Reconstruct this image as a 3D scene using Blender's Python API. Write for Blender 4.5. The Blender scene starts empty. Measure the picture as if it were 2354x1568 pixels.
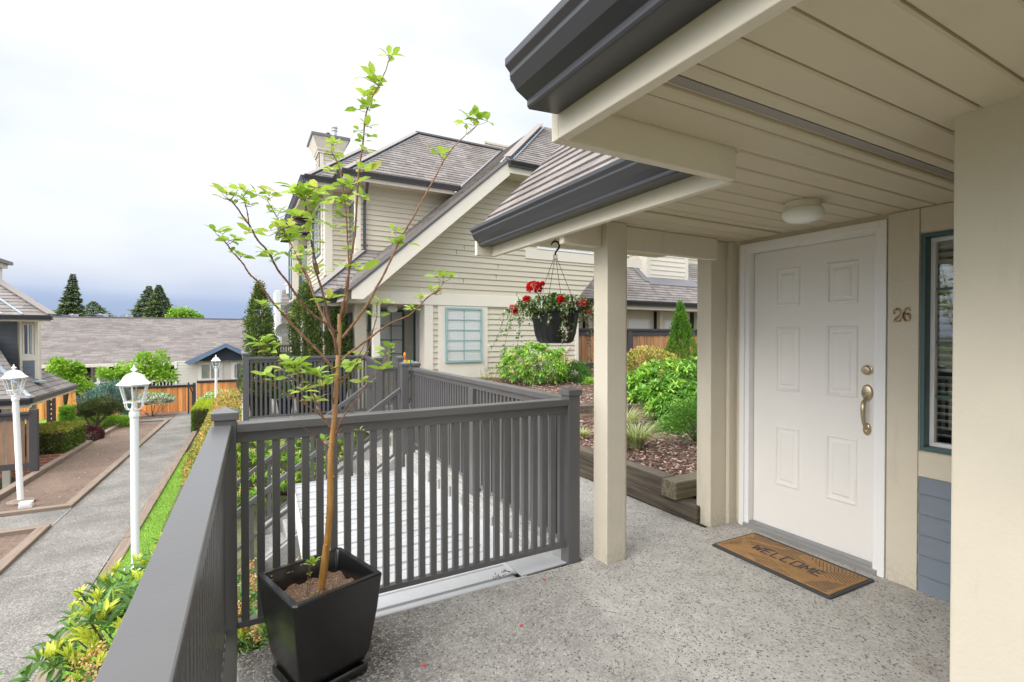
import bpy, bmesh, math, random
import numpy as np
from mathutils import Vector, Matrix
R = math.radians
SC = bpy.context.scene
COL = SC.collection
random.seed(7)
RNG = np.random.default_rng(11)

# ------------------------------------------------------------------ camera, sky, sun, exposure
cam = bpy.data.objects.new("camera", bpy.data.cameras.new("camera"))
COL.objects.link(cam)
cam.data.sensor_width = 36.0
cam.data.lens = 36.0 * 1137.0 / 2354.0
cam.data.clip_start = 0.02
cam.data.clip_end = 6000
cam.location = (0, 0, 1.48)
cam.rotation_euler = (R(90 - 0.6), 0, R(-28.8))
SC.camera = cam
SC.view_settings.view_transform = 'Standard'
SC.view_settings.look = 'None'
SC.view_settings.exposure = 1.54
SC.view_settings.gamma = 1.0
SC.cycles.max_bounces = 10
SC.cycles.diffuse_bounces = 7
SC.cycles.transparent_max_bounces = 24
SC.cycles.use_denoising = True

SUN_EL, SUN_AZ = R(31), R(258)
world = bpy.data.worlds.new("World")
SC.world = world
world.use_nodes = True
nt = world.node_tree
for n in list(nt.nodes): nt.nodes.remove(n)
W = nt.nodes.new; WL = nt.links.new
out = W('ShaderNodeOutputWorld'); bg = W('ShaderNodeBackground'); bg.inputs[1].default_value = 0.1
sky = W('ShaderNodeTexSky'); sky.sky_type = 'NISHITA'; sky.sun_disc = False
sky.sun_elevation = SUN_EL; sky.sun_rotation = SUN_AZ; sky.dust_density = 3.0; sky.air_density = 1.0
tc = W('ShaderNodeTexCoord'); sep = W('ShaderNodeSeparateXYZ'); WL(tc.outputs['Generated'], sep.inputs[0])
asin = W('ShaderNodeMath'); asin.operation = 'ARCSINE'; WL(sep.outputs['Z'], asin.inputs[0])
deg = W('ShaderNodeMath'); deg.operation = 'MULTIPLY'; deg.inputs[1].default_value = 57.2958; WL(asin.outputs[0], deg.inputs[0])
# soft cloud noise
mp = W('ShaderNodeMapping'); mp.inputs['Scale'].default_value = (1.6, 1.6, 4.0); WL(tc.outputs['Generated'], mp.inputs[0])
nz = W('ShaderNodeTexNoise'); nz.inputs['Scale'].default_value = 1.5; nz.inputs['Detail'].default_value = 4; nz.inputs['Roughness'].default_value = 0.5
WL(mp.outputs[0], nz.inputs['Vector'])
wob = W('ShaderNodeMath'); wob.operation = 'MULTIPLY_ADD'; wob.inputs[1].default_value = 3.0; wob.inputs[2].default_value = -1.5; WL(nz.outputs['Fac'], wob.inputs[0])
# low blue band, hazy hills painted into the sky, falls a little towards +X
tilt = W('ShaderNodeMath'); tilt.operation = 'MULTIPLY'; tilt.inputs[1].default_value = 1.4; WL(sep.outputs['X'], tilt.inputs[0])
el = W('ShaderNodeMath'); el.operation = 'ADD'; WL(deg.outputs[0], el.inputs[0]); WL(tilt.outputs[0], el.inputs[1])
wsc = W('ShaderNodeMath'); wsc.operation = 'MULTIPLY'; wsc.inputs[1].default_value = 1.0
fadew = W('ShaderNodeMapRange'); fadew.inputs['From Min'].default_value = 4; fadew.inputs['From Max'].default_value = 12
fadew.inputs['To Min'].default_value = 0.12; fadew.inputs['To Max'].default_value = 1.0; WL(deg.outputs[0], fadew.inputs['Value'])
WL(fadew.outputs[0], wsc.inputs[1]); WL(wob.outputs[0], wsc.inputs[0])
el2 = W('ShaderNodeMath'); el2.operation = 'ADD'; WL(el.outputs[0], el2.inputs[0]); WL(wsc.outputs[0], el2.inputs[1])
nrm = W('ShaderNodeMapRange'); nrm.inputs['From Min'].default_value = -10; nrm.inputs['From Max'].default_value = 90; WL(el2.outputs[0], nrm.inputs['Value'])
ramp = W('ShaderNodeValToRGB'); cr = ramp.color_ramp; cr.interpolation = 'LINEAR'
stops = [(-10, (.15, .152, .155)), (-1, (.15, .185, .25)), (2.2, (.158, .197, .268)), (3.1, (.170, .208, .276)), (4.0, (.228, .256, .308)), (5.5, (.278, .293, .325)),
         (9, (.335, .342, .358)), (15, (.364, .370, .378)), (34, (.378, .383, .389)), (50, (.95, .95, .95)), (90, (1.1, 1.1, 1.1))]
while len(cr.elements) > 1: cr.elements.remove(cr.elements[-1])
cr.elements[0].position = 0; cr.elements[0].color = (*[c * .4 for c in stops[0][1]], 1)
for e, c in stops[1:]:
    q = cr.elements.new((e + 10) / 100.); q.color = (*[v * .4 for v in c], 1)
WL(nrm.outputs[0], ramp.inputs[0])
# soft grey undersides of the clouds
n4 = W('ShaderNodeTexNoise'); n4.inputs['Scale'].default_value = 2.2; n4.inputs['Detail'].default_value = 5; n4.inputs['Roughness'].default_value = .5
mp4 = W('ShaderNodeMapping'); mp4.inputs['Scale'].default_value = (1.0, 1.0, 2.6); WL(tc.outputs['Generated'], mp4.inputs[0]); WL(mp4.outputs[0], n4.inputs['Vector'])
cr4 = W('ShaderNodeValToRGB'); cr4.color_ramp.elements[0].position = .36; cr4.color_ramp.elements[0].color = (.86, .89, .97, 1); cr4.color_ramp.elements[1].position = .56; cr4.color_ramp.elements[1].color = (1.04, 1.035, 1.03, 1); WL(n4.outputs['Fac'], cr4.inputs[0])
# thin blue patches higher up
n2 = W('ShaderNodeTexNoise'); n2.inputs['Scale'].default_value = 1.1; n2.inputs['Detail'].default_value = 3; WL(mp.outputs[0], n2.inputs['Vector'])
pr = W('ShaderNodeMapRange'); pr.inputs['From Min'].default_value = 0.45; pr.inputs['From Max'].default_value = 0.75
pr.inputs['To Min'].default_value = 0.0; pr.inputs['To Max'].default_value = 0.22; WL(n2.outputs['Fac'], pr.inputs['Value'])
sc = W('ShaderNodeVectorMath'); sc.operation = 'SCALE'; sc.inputs['Scale'].default_value = 25.0; mc4 = W('ShaderNodeMix'); mc4.data_type = 'RGBA'; mc4.blend_type = 'MULTIPLY'; mc4.inputs['Factor'].default_value = 1; WL(ramp.outputs[0], mc4.inputs['A']); WL(cr4.outputs[0], mc4.inputs['B']); WL(mc4.outputs['Result'], sc.inputs[0])
mix = W('ShaderNodeMix'); mix.data_type = 'RGBA'; WL(pr.outputs[0], mix.inputs['Factor']); WL(sc.outputs[0], mix.inputs['A']); WL(sky.outputs[0], mix.inputs['B'])
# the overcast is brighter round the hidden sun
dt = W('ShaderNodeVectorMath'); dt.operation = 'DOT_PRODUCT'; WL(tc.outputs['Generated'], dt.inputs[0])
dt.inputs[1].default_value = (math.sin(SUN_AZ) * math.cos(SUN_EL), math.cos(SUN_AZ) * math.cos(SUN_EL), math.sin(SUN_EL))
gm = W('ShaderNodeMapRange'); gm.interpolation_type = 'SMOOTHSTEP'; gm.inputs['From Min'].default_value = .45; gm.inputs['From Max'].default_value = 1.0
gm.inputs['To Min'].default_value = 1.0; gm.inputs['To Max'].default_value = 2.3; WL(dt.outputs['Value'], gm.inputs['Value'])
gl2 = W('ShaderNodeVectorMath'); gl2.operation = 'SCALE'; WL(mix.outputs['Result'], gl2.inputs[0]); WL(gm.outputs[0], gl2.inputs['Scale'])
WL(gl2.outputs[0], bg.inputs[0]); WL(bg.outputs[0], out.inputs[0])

sund = bpy.data.lights.new("sun", 'SUN'); sund.energy = 0.6; sund.angle = R(28); sund.color = (1, .965, .92)
sun = bpy.data.objects.new("sun", sund); COL.objects.link(sun)
# soft light from the open left side of the porch
sdir = Vector((math.sin(SUN_AZ) * math.cos(SUN_EL), math.cos(SUN_AZ) * math.cos(SUN_EL), math.sin(SUN_EL)))
sun.rotation_euler = (-sdir).to_track_quat('-Z', 'Y').to_euler()

# ------------------------------------------------------------------ helpers
CF, CCX, CCY, CH = 1137.0, 1177.0, 784.0, 1.48
CT, CP = R(28.8), R(0.6)
def at(px, py, ax, v):
    """point seen at a photo position, at a given world x, y or z"""
    a = (px - CCX) / CF; b = -(py - CCY) / CF
    fw = math.cos(CP) + b * math.sin(CP); up = b * math.cos(CP) - math.sin(CP)
    r = (a * math.cos(CT) + fw * math.sin(CT), -a * math.sin(CT) + fw * math.cos(CT), up)
    i = 'xyzd'.index(ax)
    t = v if i == 3 else (v - (0, 0, CH)[i]) / r[i]
    return Vector((t * r[0], t * r[1], CH + t * r[2]))

def tag(o, label=None, cat=None, group=None, kind=None):
    if label: o['label'] = label
    if cat: o['category'] = cat
    if group: o['group'] = group
    if kind: o['kind'] = kind
    return o
def thing(name, label, cat, loc=(0, 0, 0), rz=0, group=None):
    o = bpy.data.objects.new(name, None); COL.objects.link(o)
    o.location = loc; o.rotation_euler = (0, 0, rz); o.empty_display_size = .2
    return tag(o, label, cat, group)
def copy_tree(o, parent=None):
    c = o.copy(); COL.objects.link(c)
    if parent is not None: c.parent = parent
    for ch in list(o.children): copy_tree(ch, c)
    return c
def link(name, me, mat, parent=None, smooth=False, bevel=0):
    o = bpy.data.objects.new(name, me); COL.objects.link(o)
    if mat is not None: me.materials.append(mat)
    if parent is not None: o.parent = parent
    if smooth: me.shade_smooth()
    if bevel:
        b = o.modifiers.new("bevel", 'BEVEL'); b.width = bevel; b.segments = 2; b.limit_method = 'ANGLE'; b.angle_limit = R(40)
    return o

class MB:
    def __init__(s): s.v = []; s.f = []; s.uv = []
    def face(s, pts, uvs=None):
        n = len(s.v); s.v += [tuple(p) for p in pts]; s.f.append(tuple(range(n, n + len(pts))))
        s.uv.append([tuple(u) for u in uvs] if uvs else None)
        return s
    def raw(s, vs, fs):
        n = len(s.v); s.v += [tuple(p) for p in vs]
        for f in fs: s.f.append(tuple(i + n for i in f)); s.uv.append(None)
        return s
    def box(s, x0, y0, z0, x1, y1, z1, M=None):
        x0, x1 = min(x0, x1), max(x0, x1); y0, y1 = min(y0, y1), max(y0, y1); z0, z1 = min(z0, z1), max(z0, z1)
        vs = [Vector(p) for p in ((x0, y0, z0), (x1, y0, z0), (x1, y1, z0), (x0, y1, z0), (x0, y0, z1), (x1, y0, z1), (x1, y1, z1), (x0, y1, z1))]
        if M is not None: vs = [M @ p for p in vs]
        return s.raw(vs, [(0, 3, 2, 1), (4, 5, 6, 7), (0, 1, 5, 4), (1, 2, 6, 5), (2, 3, 7, 6), (3, 0, 4, 7)])
    def bar(s, a, b, w, h, up=(0, 0, 1), off=(0, 0)):
        """rectangular bar from a to b, w across, h along 'up'"""
        a = Vector(a); b = Vector(b); d = (b - a).normalized(); up = Vector(up)
        sx = d.cross(up).normalized(); uz = sx.cross(d).normalized()
        vs = []
        for p in (a, b):
            for (i, j) in ((-1, -1), (1, -1), (1, 1), (-1, 1)):
                vs.append(p + sx * (i * w / 2 + off[0]) + uz * (j * h / 2 + off[1]))
        return s.raw(vs, [(0, 1, 2, 3), (7, 6, 5, 4), (0, 4, 5, 1), (1, 5, 6, 2), (2, 6, 7, 3), (3, 7, 4, 0)])
    def prism(s, poly, ext):
        """poly: 3d points, ext: vector"""
        n = len(poly); e = Vector(ext); a = [Vector(p) for p in poly]; b = [p + e for p in a]
        fs = [tuple(range(n))[::-1], tuple(range(n, 2 * n))] + [(i, (i + 1) % n, n + (i + 1) % n, n + i) for i in range(n)]
        return s.raw(a + b, fs)
    def tube(s, pts, rad, seg=8, caps=True):
        pts = [Vector(p) for p in pts]; n = len(pts)
        if not hasattr(rad, '__len__'): rad = [rad] * n
        vs = []; ref = Vector((0, 0, 1))
        for i, p in enumerate(pts):
            t = (pts[min(i + 1, n - 1)] - pts[max(i - 1, 0)]).normalized()
            if abs(t.dot(ref)) > .97: ref = Vector((1, 0, 0)) if abs(t.x) < .9 else Vector((0, 1, 0))
            a = t.cross(ref).normalized(); b = t.cross(a)
            ref = a.cross(t).normalized() if n > 2 else ref
            for k in range(seg):
                an = 2 * math.pi * k / seg
                vs.append(p + (a * math.cos(an) + b * math.sin(an)) * rad[i])
        fs = []
        for i in range(n - 1):
            for k in range(seg):
                k2 = (k + 1) % seg
                fs.append((i * seg + k, i * seg + k2, (i + 1) * seg + k2, (i + 1) * seg + k))
        if caps: fs += [tuple(range(seg))[::-1], tuple(range((n - 1) * seg, n * seg))]
        return s.raw(vs, fs)
    def lathe(s, prof, seg=24, c=(0, 0, 0), ax='z', ph=0.0, caps=True):
        vs = []; n = len(prof)
        for r, z in prof:
            for k in range(seg):
                an = 2 * math.pi * k / seg + ph; x, y = r * math.cos(an), r * math.sin(an)
                p = {'z': (x, y, z), 'x': (z, x, y), 'y': (x, z, y)}[ax]
                vs.append((p[0] + c[0], p[1] + c[1], p[2] + c[2]))
        fs = []
        for i in range(n - 1):
            for k in range(seg):
                k2 = (k + 1) % seg; fs.append((i * seg + k, i * seg + k2, (i + 1) * seg + k2, (i + 1) * seg + k))
        if caps: fs += [tuple(range(seg))[::-1], tuple(range((n - 1) * seg, n * seg))]
        return s.raw(vs, fs)
    def build(s, name, mat, parent=None, smooth=False, bevel=0, fix=True):
        me = bpy.data.meshes.new(name); me.from_pydata(s.v, [], s.f)
        if any(u is not None for u in s.uv):
            lay = me.uv_layers.new(name="UVMap"); k = 0; buf = []
            for f, u in zip(s.f, s.uv):
                for j in range(len(f)): buf += list(u[j]) if u else [0, 0]
            lay.data.foreach_set('uv', buf)
        if fix:
            bm = bmesh.new(); bm.from_mesh(me)
            bmesh.ops.recalc_face_normals(bm, faces=bm.faces[:]); bm.to_mesh(me); bm.free()
        if smooth == 'auto':
            o = link(name, me, mat, parent, False, bevel)
            for p in me.polygons: p.use_smooth = True
            bm = bmesh.new(); bm.from_mesh(me)
            for e in bm.edges:
                if len(e.link_faces) == 2 and e.calc_face_angle(0) > R(38): e.smooth = False
            bm.to_mesh(me); bm.free()
            return o
        return link(name, me, mat, parent, smooth, bevel)

def clip(poly, v0, keep_above):
    out = []
    for i in range(len(poly)):
        a, b = poly[i], poly[(i + 1) % len(poly)]
        ia = (a[1] >= v0) if keep_above else (a[1] <= v0); ib = (b[1] >= v0) if keep_above else (b[1] <= v0)
        if ia: out.append(a)
        if ia != ib:
            t = (v0 - a[1]) / (b[1] - a[1]); out.append((a[0] + t * (b[0] - a[0]), v0))
    return out
def lap(mb, pts, expo, thick, vbase=None, under=0.0, outward=None):
    """overlapping courses (siding or shingles) covering the planar polygon pts"""
    pts = [Vector(p) for p in pts]
    n = Vector((0, 0, 0))
    for i in range(len(pts)): n += pts[i].cross(pts[(i + 1) % len(pts)])
    n.normalize()
    if outward is not None and n.dot(Vector(outward)) < 0: n = -n
    u = Vector((0, 0, 1)).cross(n).normalized(); v = n.cross(u)
    if v.z < 0: v = -v; 
    o = pts[0]
    p2 = [((p - o).dot(u), (p - o).dot(v)) for p in pts]
    vmin = min(p[1] for p in p2); vmax = max(p[1] for p in p2)
    k0 = vmin; W3 = lambda a, b, h: o + u * a + v * b + n * h
    if under:
        mb.face([W3(a, b, -under) for a, b in p2][::-1])
        for i in range(len(p2)):
            a, b = p2[i], p2[(i + 1) % len(p2)]
            mb.face([W3(*a, -under), W3(*b, -under), W3(*b, thick * .5), W3(*a, thick * .5)])
    i = 0
    while k0 < vmax - 1e-4:
        k1 = min(k0 + expo, vmax); pc = clip(clip(p2, k0, True), k1, False)
        if len(pc) >= 3:
            hh = lambda b: thick * (1 - (b - k0) / expo)
            mb.face([W3(a, b, hh(b)) for a, b in pc], [(a, (b - vmin) / expo * .14) for a, b in pc])
            lo = [a for a, b in pc if abs(b - k0) < 1e-5]
            if len(lo) >= 2:
                a0, a1 = min(lo), max(lo)
                mb.face([W3(a0, k0, 0), W3(a1, k0, 0), W3(a1, k0, thick), W3(a0, k0, thick)], [(a0, (k0 - vmin) / expo * .14), (a1, (k0 - vmin) / expo * .14), (a1, (k0 - vmin) / expo * .14 + .002), (a0, (k0 - vmin) / expo * .14 + .002)])
        k0 = k1; i += 1
    return mb

# ------------------------------------------------------------------ materials
def newmat(name):
    m = bpy.data.materials.new(name); m.use_nodes = True
    t = m.node_tree
    for n in list(t.nodes): t.nodes.remove(n)
    o = t.nodes.new('ShaderNodeOutputMaterial'); b = t.nodes.new('ShaderNodeBsdfPrincipled')
    t.links.new(b.outputs[0], o.inputs[0])
    return m, t, b, o
def N(t, typ, **kw):
    n = t.nodes.new(typ)
    for k, v in kw.items():
        if k.startswith('i_'): n.inputs[k[2:].replace('_', ' ')].default_value = v
        else: setattr(n, k, v)
    return n
def ramp_(t, fac, stops, interp='LINEAR'):
    r = t.nodes.new('ShaderNodeValToRGB'); c = r.color_ramp; c.interpolation = interp
    c.elements[0].position = stops[0][0]; c.elements[0].color = (*stops[0][1], 1)
    c.elements[1].position = stops[-1][0]; c.elements[1].color = (*stops[-1][1], 1)
    for p, q in stops[1:-1]:
        e = c.elements.new(p); e.color = (*q, 1)
    t.links.new(fac, r.inputs[0]); return r.outputs[0]
def mixc(t, fac, a, b, blend='MIX'):
    m = t.nodes.new('ShaderNodeMix'); m.data_type = 'RGBA'; m.blend_type = blend
    if isinstance(fac, (int, float)): m.inputs['Factor'].default_value = fac
    else: t.links.new(fac, m.inputs['Factor'])
    for k, x in (('A', a), ('B', b)):
        if isinstance(x, tuple): m.inputs[k].default_value = (*x[:3], 1)
        else: t.links.new(x, m.inputs[k])
    return m.outputs['Result']
def coord(t, scale=(1, 1, 1), src='Object'):
    c = t.nodes.new('ShaderNodeTexCoord'); m = t.nodes.new('ShaderNodeMapping'); m.inputs['Scale'].default_value = scale
    t.links.new(c.outputs[src], m.inputs[0]); return m.outputs[0]
def noise(t, vec, scale, detail=4, rough=.55, out='Fac'):
    n = N(t, 'ShaderNodeTexNoise'); n.inputs['Scale'].default_value = scale; n.inputs['Detail'].default_value = detail; n.inputs['Roughness'].default_value = rough
    t.links.new(vec, n.inputs['Vector']); return n.outputs[out]
def bump(t, b, h, strength=.3, dist=.01):
    n = t.nodes.new('ShaderNodeBump'); n.inputs['Strength'].default_value = strength; n.inputs['Distance'].default_value = dist
    t.links.new(h, n.inputs['Height']); t.links.new(n.outputs[0], b.inputs['Normal'])
def paint(name, col, rough=.55, var=.06, grain=0, dirt=.0, spec=.4, stretch=(1, 1, 1), foot=False):
    m, t, b, o = newmat(name); v = coord(t, stretch)
    n1 = noise(t, v, 2.3, 5, .6)
    c = ramp_(t, n1, [(.25, tuple(x * (1 - var) for x in col)), (.75, tuple(min(1, x * (1 + var)) for x in col))])
    if dirt:
        n2 = noise(t, v, 9, 6, .7); f = ramp_(t, n2, [(.56, (0, 0, 0)), (.72, (dirt, dirt, dirt))])
        c = mixc(t, f, c, tuple(x * .45 for x in col))
    if foot:
        g_ = N(t, 'ShaderNodeTexCoord'); sx = N(t, 'ShaderNodeSeparateXYZ'); t.links.new(g_.outputs['Object'], sx.inputs[0])
        mr = N(t, 'ShaderNodeMapRange'); mr.inputs['From Min'].default_value = .16; mr.inputs['From Max'].default_value = .0; mr.inputs['To Max'].default_value = .35; t.links.new(sx.outputs[2], mr.inputs[0])
        n5 = noise(t, g_.outputs['Object'], 38, 5, .7); r5 = ramp_(t, n5, [(.38, (0, 0, 0)), (.62, (1, 1, 1))]); m5 = N(t, 'ShaderNodeMath', operation='MULTIPLY'); t.links.new(mr.outputs[0], m5.inputs[0]); t.links.new(r5, m5.inputs[1])
        c = mixc(t, m5.outputs[0], c, (.20, .17, .13))
        n6 = noise(t, coord(t, (1, 1, .12)), 9, 5, .65); c = mixc(t, ramp_(t, n6, [(.58, (0, 0, 0)), (.75, (.30, .30, .30))]), c, tuple(x * .62 for x in col))
    t.links.new(c, b.inputs['Base Color']); b.inputs['Roughness'].default_value = rough; b.inputs['Specular IOR Level'].default_value = spec
    if grain:
        bump(t, b, noise(t, coord(t, tuple(s * 1 for s in stretch)), 60, 5, .6), grain, .003)
    return m

MAT = {}
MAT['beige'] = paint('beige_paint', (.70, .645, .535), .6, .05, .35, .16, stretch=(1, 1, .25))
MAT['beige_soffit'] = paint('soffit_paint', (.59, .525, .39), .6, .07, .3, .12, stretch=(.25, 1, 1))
MAT['beige_stucco'] = paint('beige_stucco', (.60, .55, .445), .7, .05, .55, foot=True)
MAT['cream'] = paint('cream_trim', (.72, .675, .58), .55, .04, .3)
MAT['siding'] = paint('beige_siding', (.56, .515, .41), .6, .05, .25, stretch=(.3, .3, 2))
MAT['pale_siding'] = paint('pale_siding', (.72, .70, .64), .6, .05, .2)
MAT['grey_siding'] = paint('blue_grey_siding', (.115, .145, .185), .55, .08, .3)
MAT['blue_siding'] = paint('slate_blue_siding', (.175, .205, .245), .6, .08, .3)
MAT['rail'] = paint('grey_rail_paint', (.100, .098, .098), .30, .06, .15, .0, .75)
MAT['gutter'] = paint('gutter_metal', (.046, .048, .056), .32, .05, 0, 0, .6)
MAT['flashing'] = paint('roof_flashing', (.34, .42, .50), .4, .06)
MAT['flash_dark'] = paint('dark_flashing', (.16, .155, .17), .45, .06)
MAT['white'] = paint('white_paint', (.80, .80, .80), .4, .02, .1)
MAT['door'] = paint('door_paint', (.76, .745, .715), .42, .02, .1)
MAT['teal'] = paint('teal_frame', (.06, .12, .125), .45, .06)
MAT['teal_pale'] = paint('pale_teal_frame', (.28, .42, .42), .45, .06)
MAT['blind'] = paint('blind_slats', (.74, .75, .74), .5, .02)
MAT['dark'] = paint('dark_interior', (.035, .035, .037), .8, .1)
MAT['darkwood'] = paint('dark_stained_wood', (.055, .052, .055), .6, .12, .4, stretch=(1, 1, .2))
MAT['alu'] = paint('aluminium', (.42, .42, .42), .35, .04); MAT['alu'].node_tree.nodes['Principled BSDF'].inputs['Metallic'].default_value = .6
MAT['steel'] = paint('galvanised_steel', (.55, .55, .56), .4, .05)
MAT['black_pot'] = paint('black_glaze', (.006, .006, .007), .26, .1, .10, 0, .8)
MAT['black_plastic'] = paint('black_plastic', (.014, .015, .016), .4, .1)
MAT['navy'] = paint('navy_glaze', (.015, .02, .06), .3, .1)
MAT['lamp_white'] = paint('lamp_white', (.82, .83, .84), .3, .02)
MAT['bluetrim'] = paint('blue_trim', (.15, .22, .34), .5, .05)
MAT['bluedark'] = paint('dark_blue_gable', (.035, .05, .08), .6, .05)
for k, c in dict(red=(.62, .02, .02), yellow=(.75, .6, .03), toyblue=(.03, .12, .5), toygreen=(.08, .5, .2), orange=(.8, .25, .03), toyteal=(.1, .45, .4)).items():
    MAT['p_' + k] = paint(k + '_plastic', c, .35, .03)
def brass():
    m, t, b, o = newmat('satin_brass'); b.inputs['Base Color'].default_value = (.52, .43, .29, 1); b.inputs['Metallic'].default_value = .85; b.inputs['Roughness'].default_value = .33
    return m
MAT['brass'] = brass()
def oldbrass():
    m, t, b, o = newmat('aged_brass'); v = coord(t); b.inputs['Metallic'].default_value = .6; b.inputs['Roughness'].default_value = .45
    t.links.new(ramp_(t, noise(t, v, 60, 4), [(.4, (.07, .04, .025)), (.6, (.42, .30, .14))]), b.inputs['Base Color']); return m
MAT['oldbrass'] = oldbrass()
def glass(name='window_glass', tint=(.55, .6, .6), gl=.25):
    m = bpy.data.materials.new(name); m.use_nodes = True; t = m.node_tree
    for n in list(t.nodes): t.nodes.remove(n)
    o = N(t, 'ShaderNodeOutputMaterial'); tr = N(t, 'ShaderNodeBsdfTransparent'); g = N(t, 'ShaderNodeBsdfGlossy'); mx = N(t, 'ShaderNodeMixShader')
    tr.inputs[0].default_value = (*tint, 1); g.inputs['Roughness'].default_value = .02; g.inputs[0].default_value = (.95, .95, .95, 1)
    f = N(t, 'ShaderNodeLayerWeight'); f.inputs[0].default_value = .5; pw = N(t, 'ShaderNodeMath', operation='POWER'); pw.inputs[1].default_value = 4
    t.links.new(f.outputs['Facing'], pw.inputs[0]); a = N(t, 'ShaderNodeMath', operation='MULTIPLY_ADD'); a.inputs[1].default_value = .6; a.inputs[2].default_value = gl * .6; a.use_clamp = True
    t.links.new(pw.outputs[0], a.inputs[0]); t.links.new(a.outputs[0], mx.inputs[0]); t.links.new(tr.outputs[0], mx.inputs[1]); t.links.new(g.outputs[0], mx.inputs[2]); t.links.new(mx.outputs[0], o.inputs[0])
    return m
MAT['glass'] = glass('window_glass', (.85, .88, .87), .16)
MAT['glass_clear'] = glass('clear_glass', (.98, .985, .98), .03)
MAT['glass_dark'] = glass('dark_glass', (.18, .24, .24), .12)
MAT['lampglass'] = glass('lantern_glass', (.8, .82, .82), .10)
def milk():
    m, t, b, o = newmat('milk_glass'); b.inputs['Base Color'].default_value = (.84, .85, .83, 1); b.inputs['Roughness'].default_value = .12
    b.inputs['Subsurface Weight'].default_value = .4; b.inputs['Subsurface Radius'].default_value = (.02, .02, .02); return m
MAT['milk'] = milk()
def aggregate(name, scale=95, cols=None, mort=.42, wear=True):
    """exposed aggregate concrete: rounded pebbles bedded in grey mortar"""
    m, t, b, o = newmat(name); v = coord(t)
    vo = N(t, 'ShaderNodeTexVoronoi', feature='F1'); vo.inputs['Scale'].default_value = scale; vo.inputs['Randomness'].default_value = 1; t.links.new(v, vo.inputs['Vector'])
    ve = N(t, 'ShaderNodeTexVoronoi', feature='DISTANCE_TO_EDGE'); ve.inputs['Scale'].default_value = scale; t.links.new(v, ve.inputs['Vector'])
    sp = N(t, 'ShaderNodeSeparateColor'); t.links.new(vo.outputs['Color'], sp.inputs[0])
    cols = cols or [(0, (.06, .06, .062)), (.2, (.16, .15, .14)), (.42, (.27, .245, .21)), (.62, (.36, .31, .25)), (.8, (.45, .43, .40)), (1, (.66, .63, .58))]
    c = ramp_(t, sp.outputs[0], cols)
    ed = ramp_(t, ve.outputs['Distance'], [(.02, (1, 1, 1)), (.16, (0, 0, 0))])
    c = mixc(t, ed, c, (mort, mort * .985, mort * .95))
    big = noise(t, v, 1.1, 5, .6); f = ramp_(t, big, [(.35, (.72, .71, .70)), (.65, (1.12, 1.11, 1.10))])
    c = mixc(t, 1.0, c, f, 'MULTIPLY')
    t.links.new(c, b.inputs['Base Color']); b.inputs['Roughness'].default_value = .72; b.inputs['Specular IOR Level'].default_value = .3
    h = ramp_(t, ve.outputs['Distance'], [(0, (0, 0, 0)), (.3, (1, 1, 1))], 'EASE')
    bump(t, b, h, .6, .003)
    return m
MAT['agg'] = aggregate('exposed_aggregate_floor', 98, [(0, (.10, .095, .09)), (.14, (.17, .155, .14)), (.3, (.31, .29, .26)), (.55, (.41, .395, .37)), (.8, (.49, .48, .46)), (1, (.58, .57, .54))])
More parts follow.
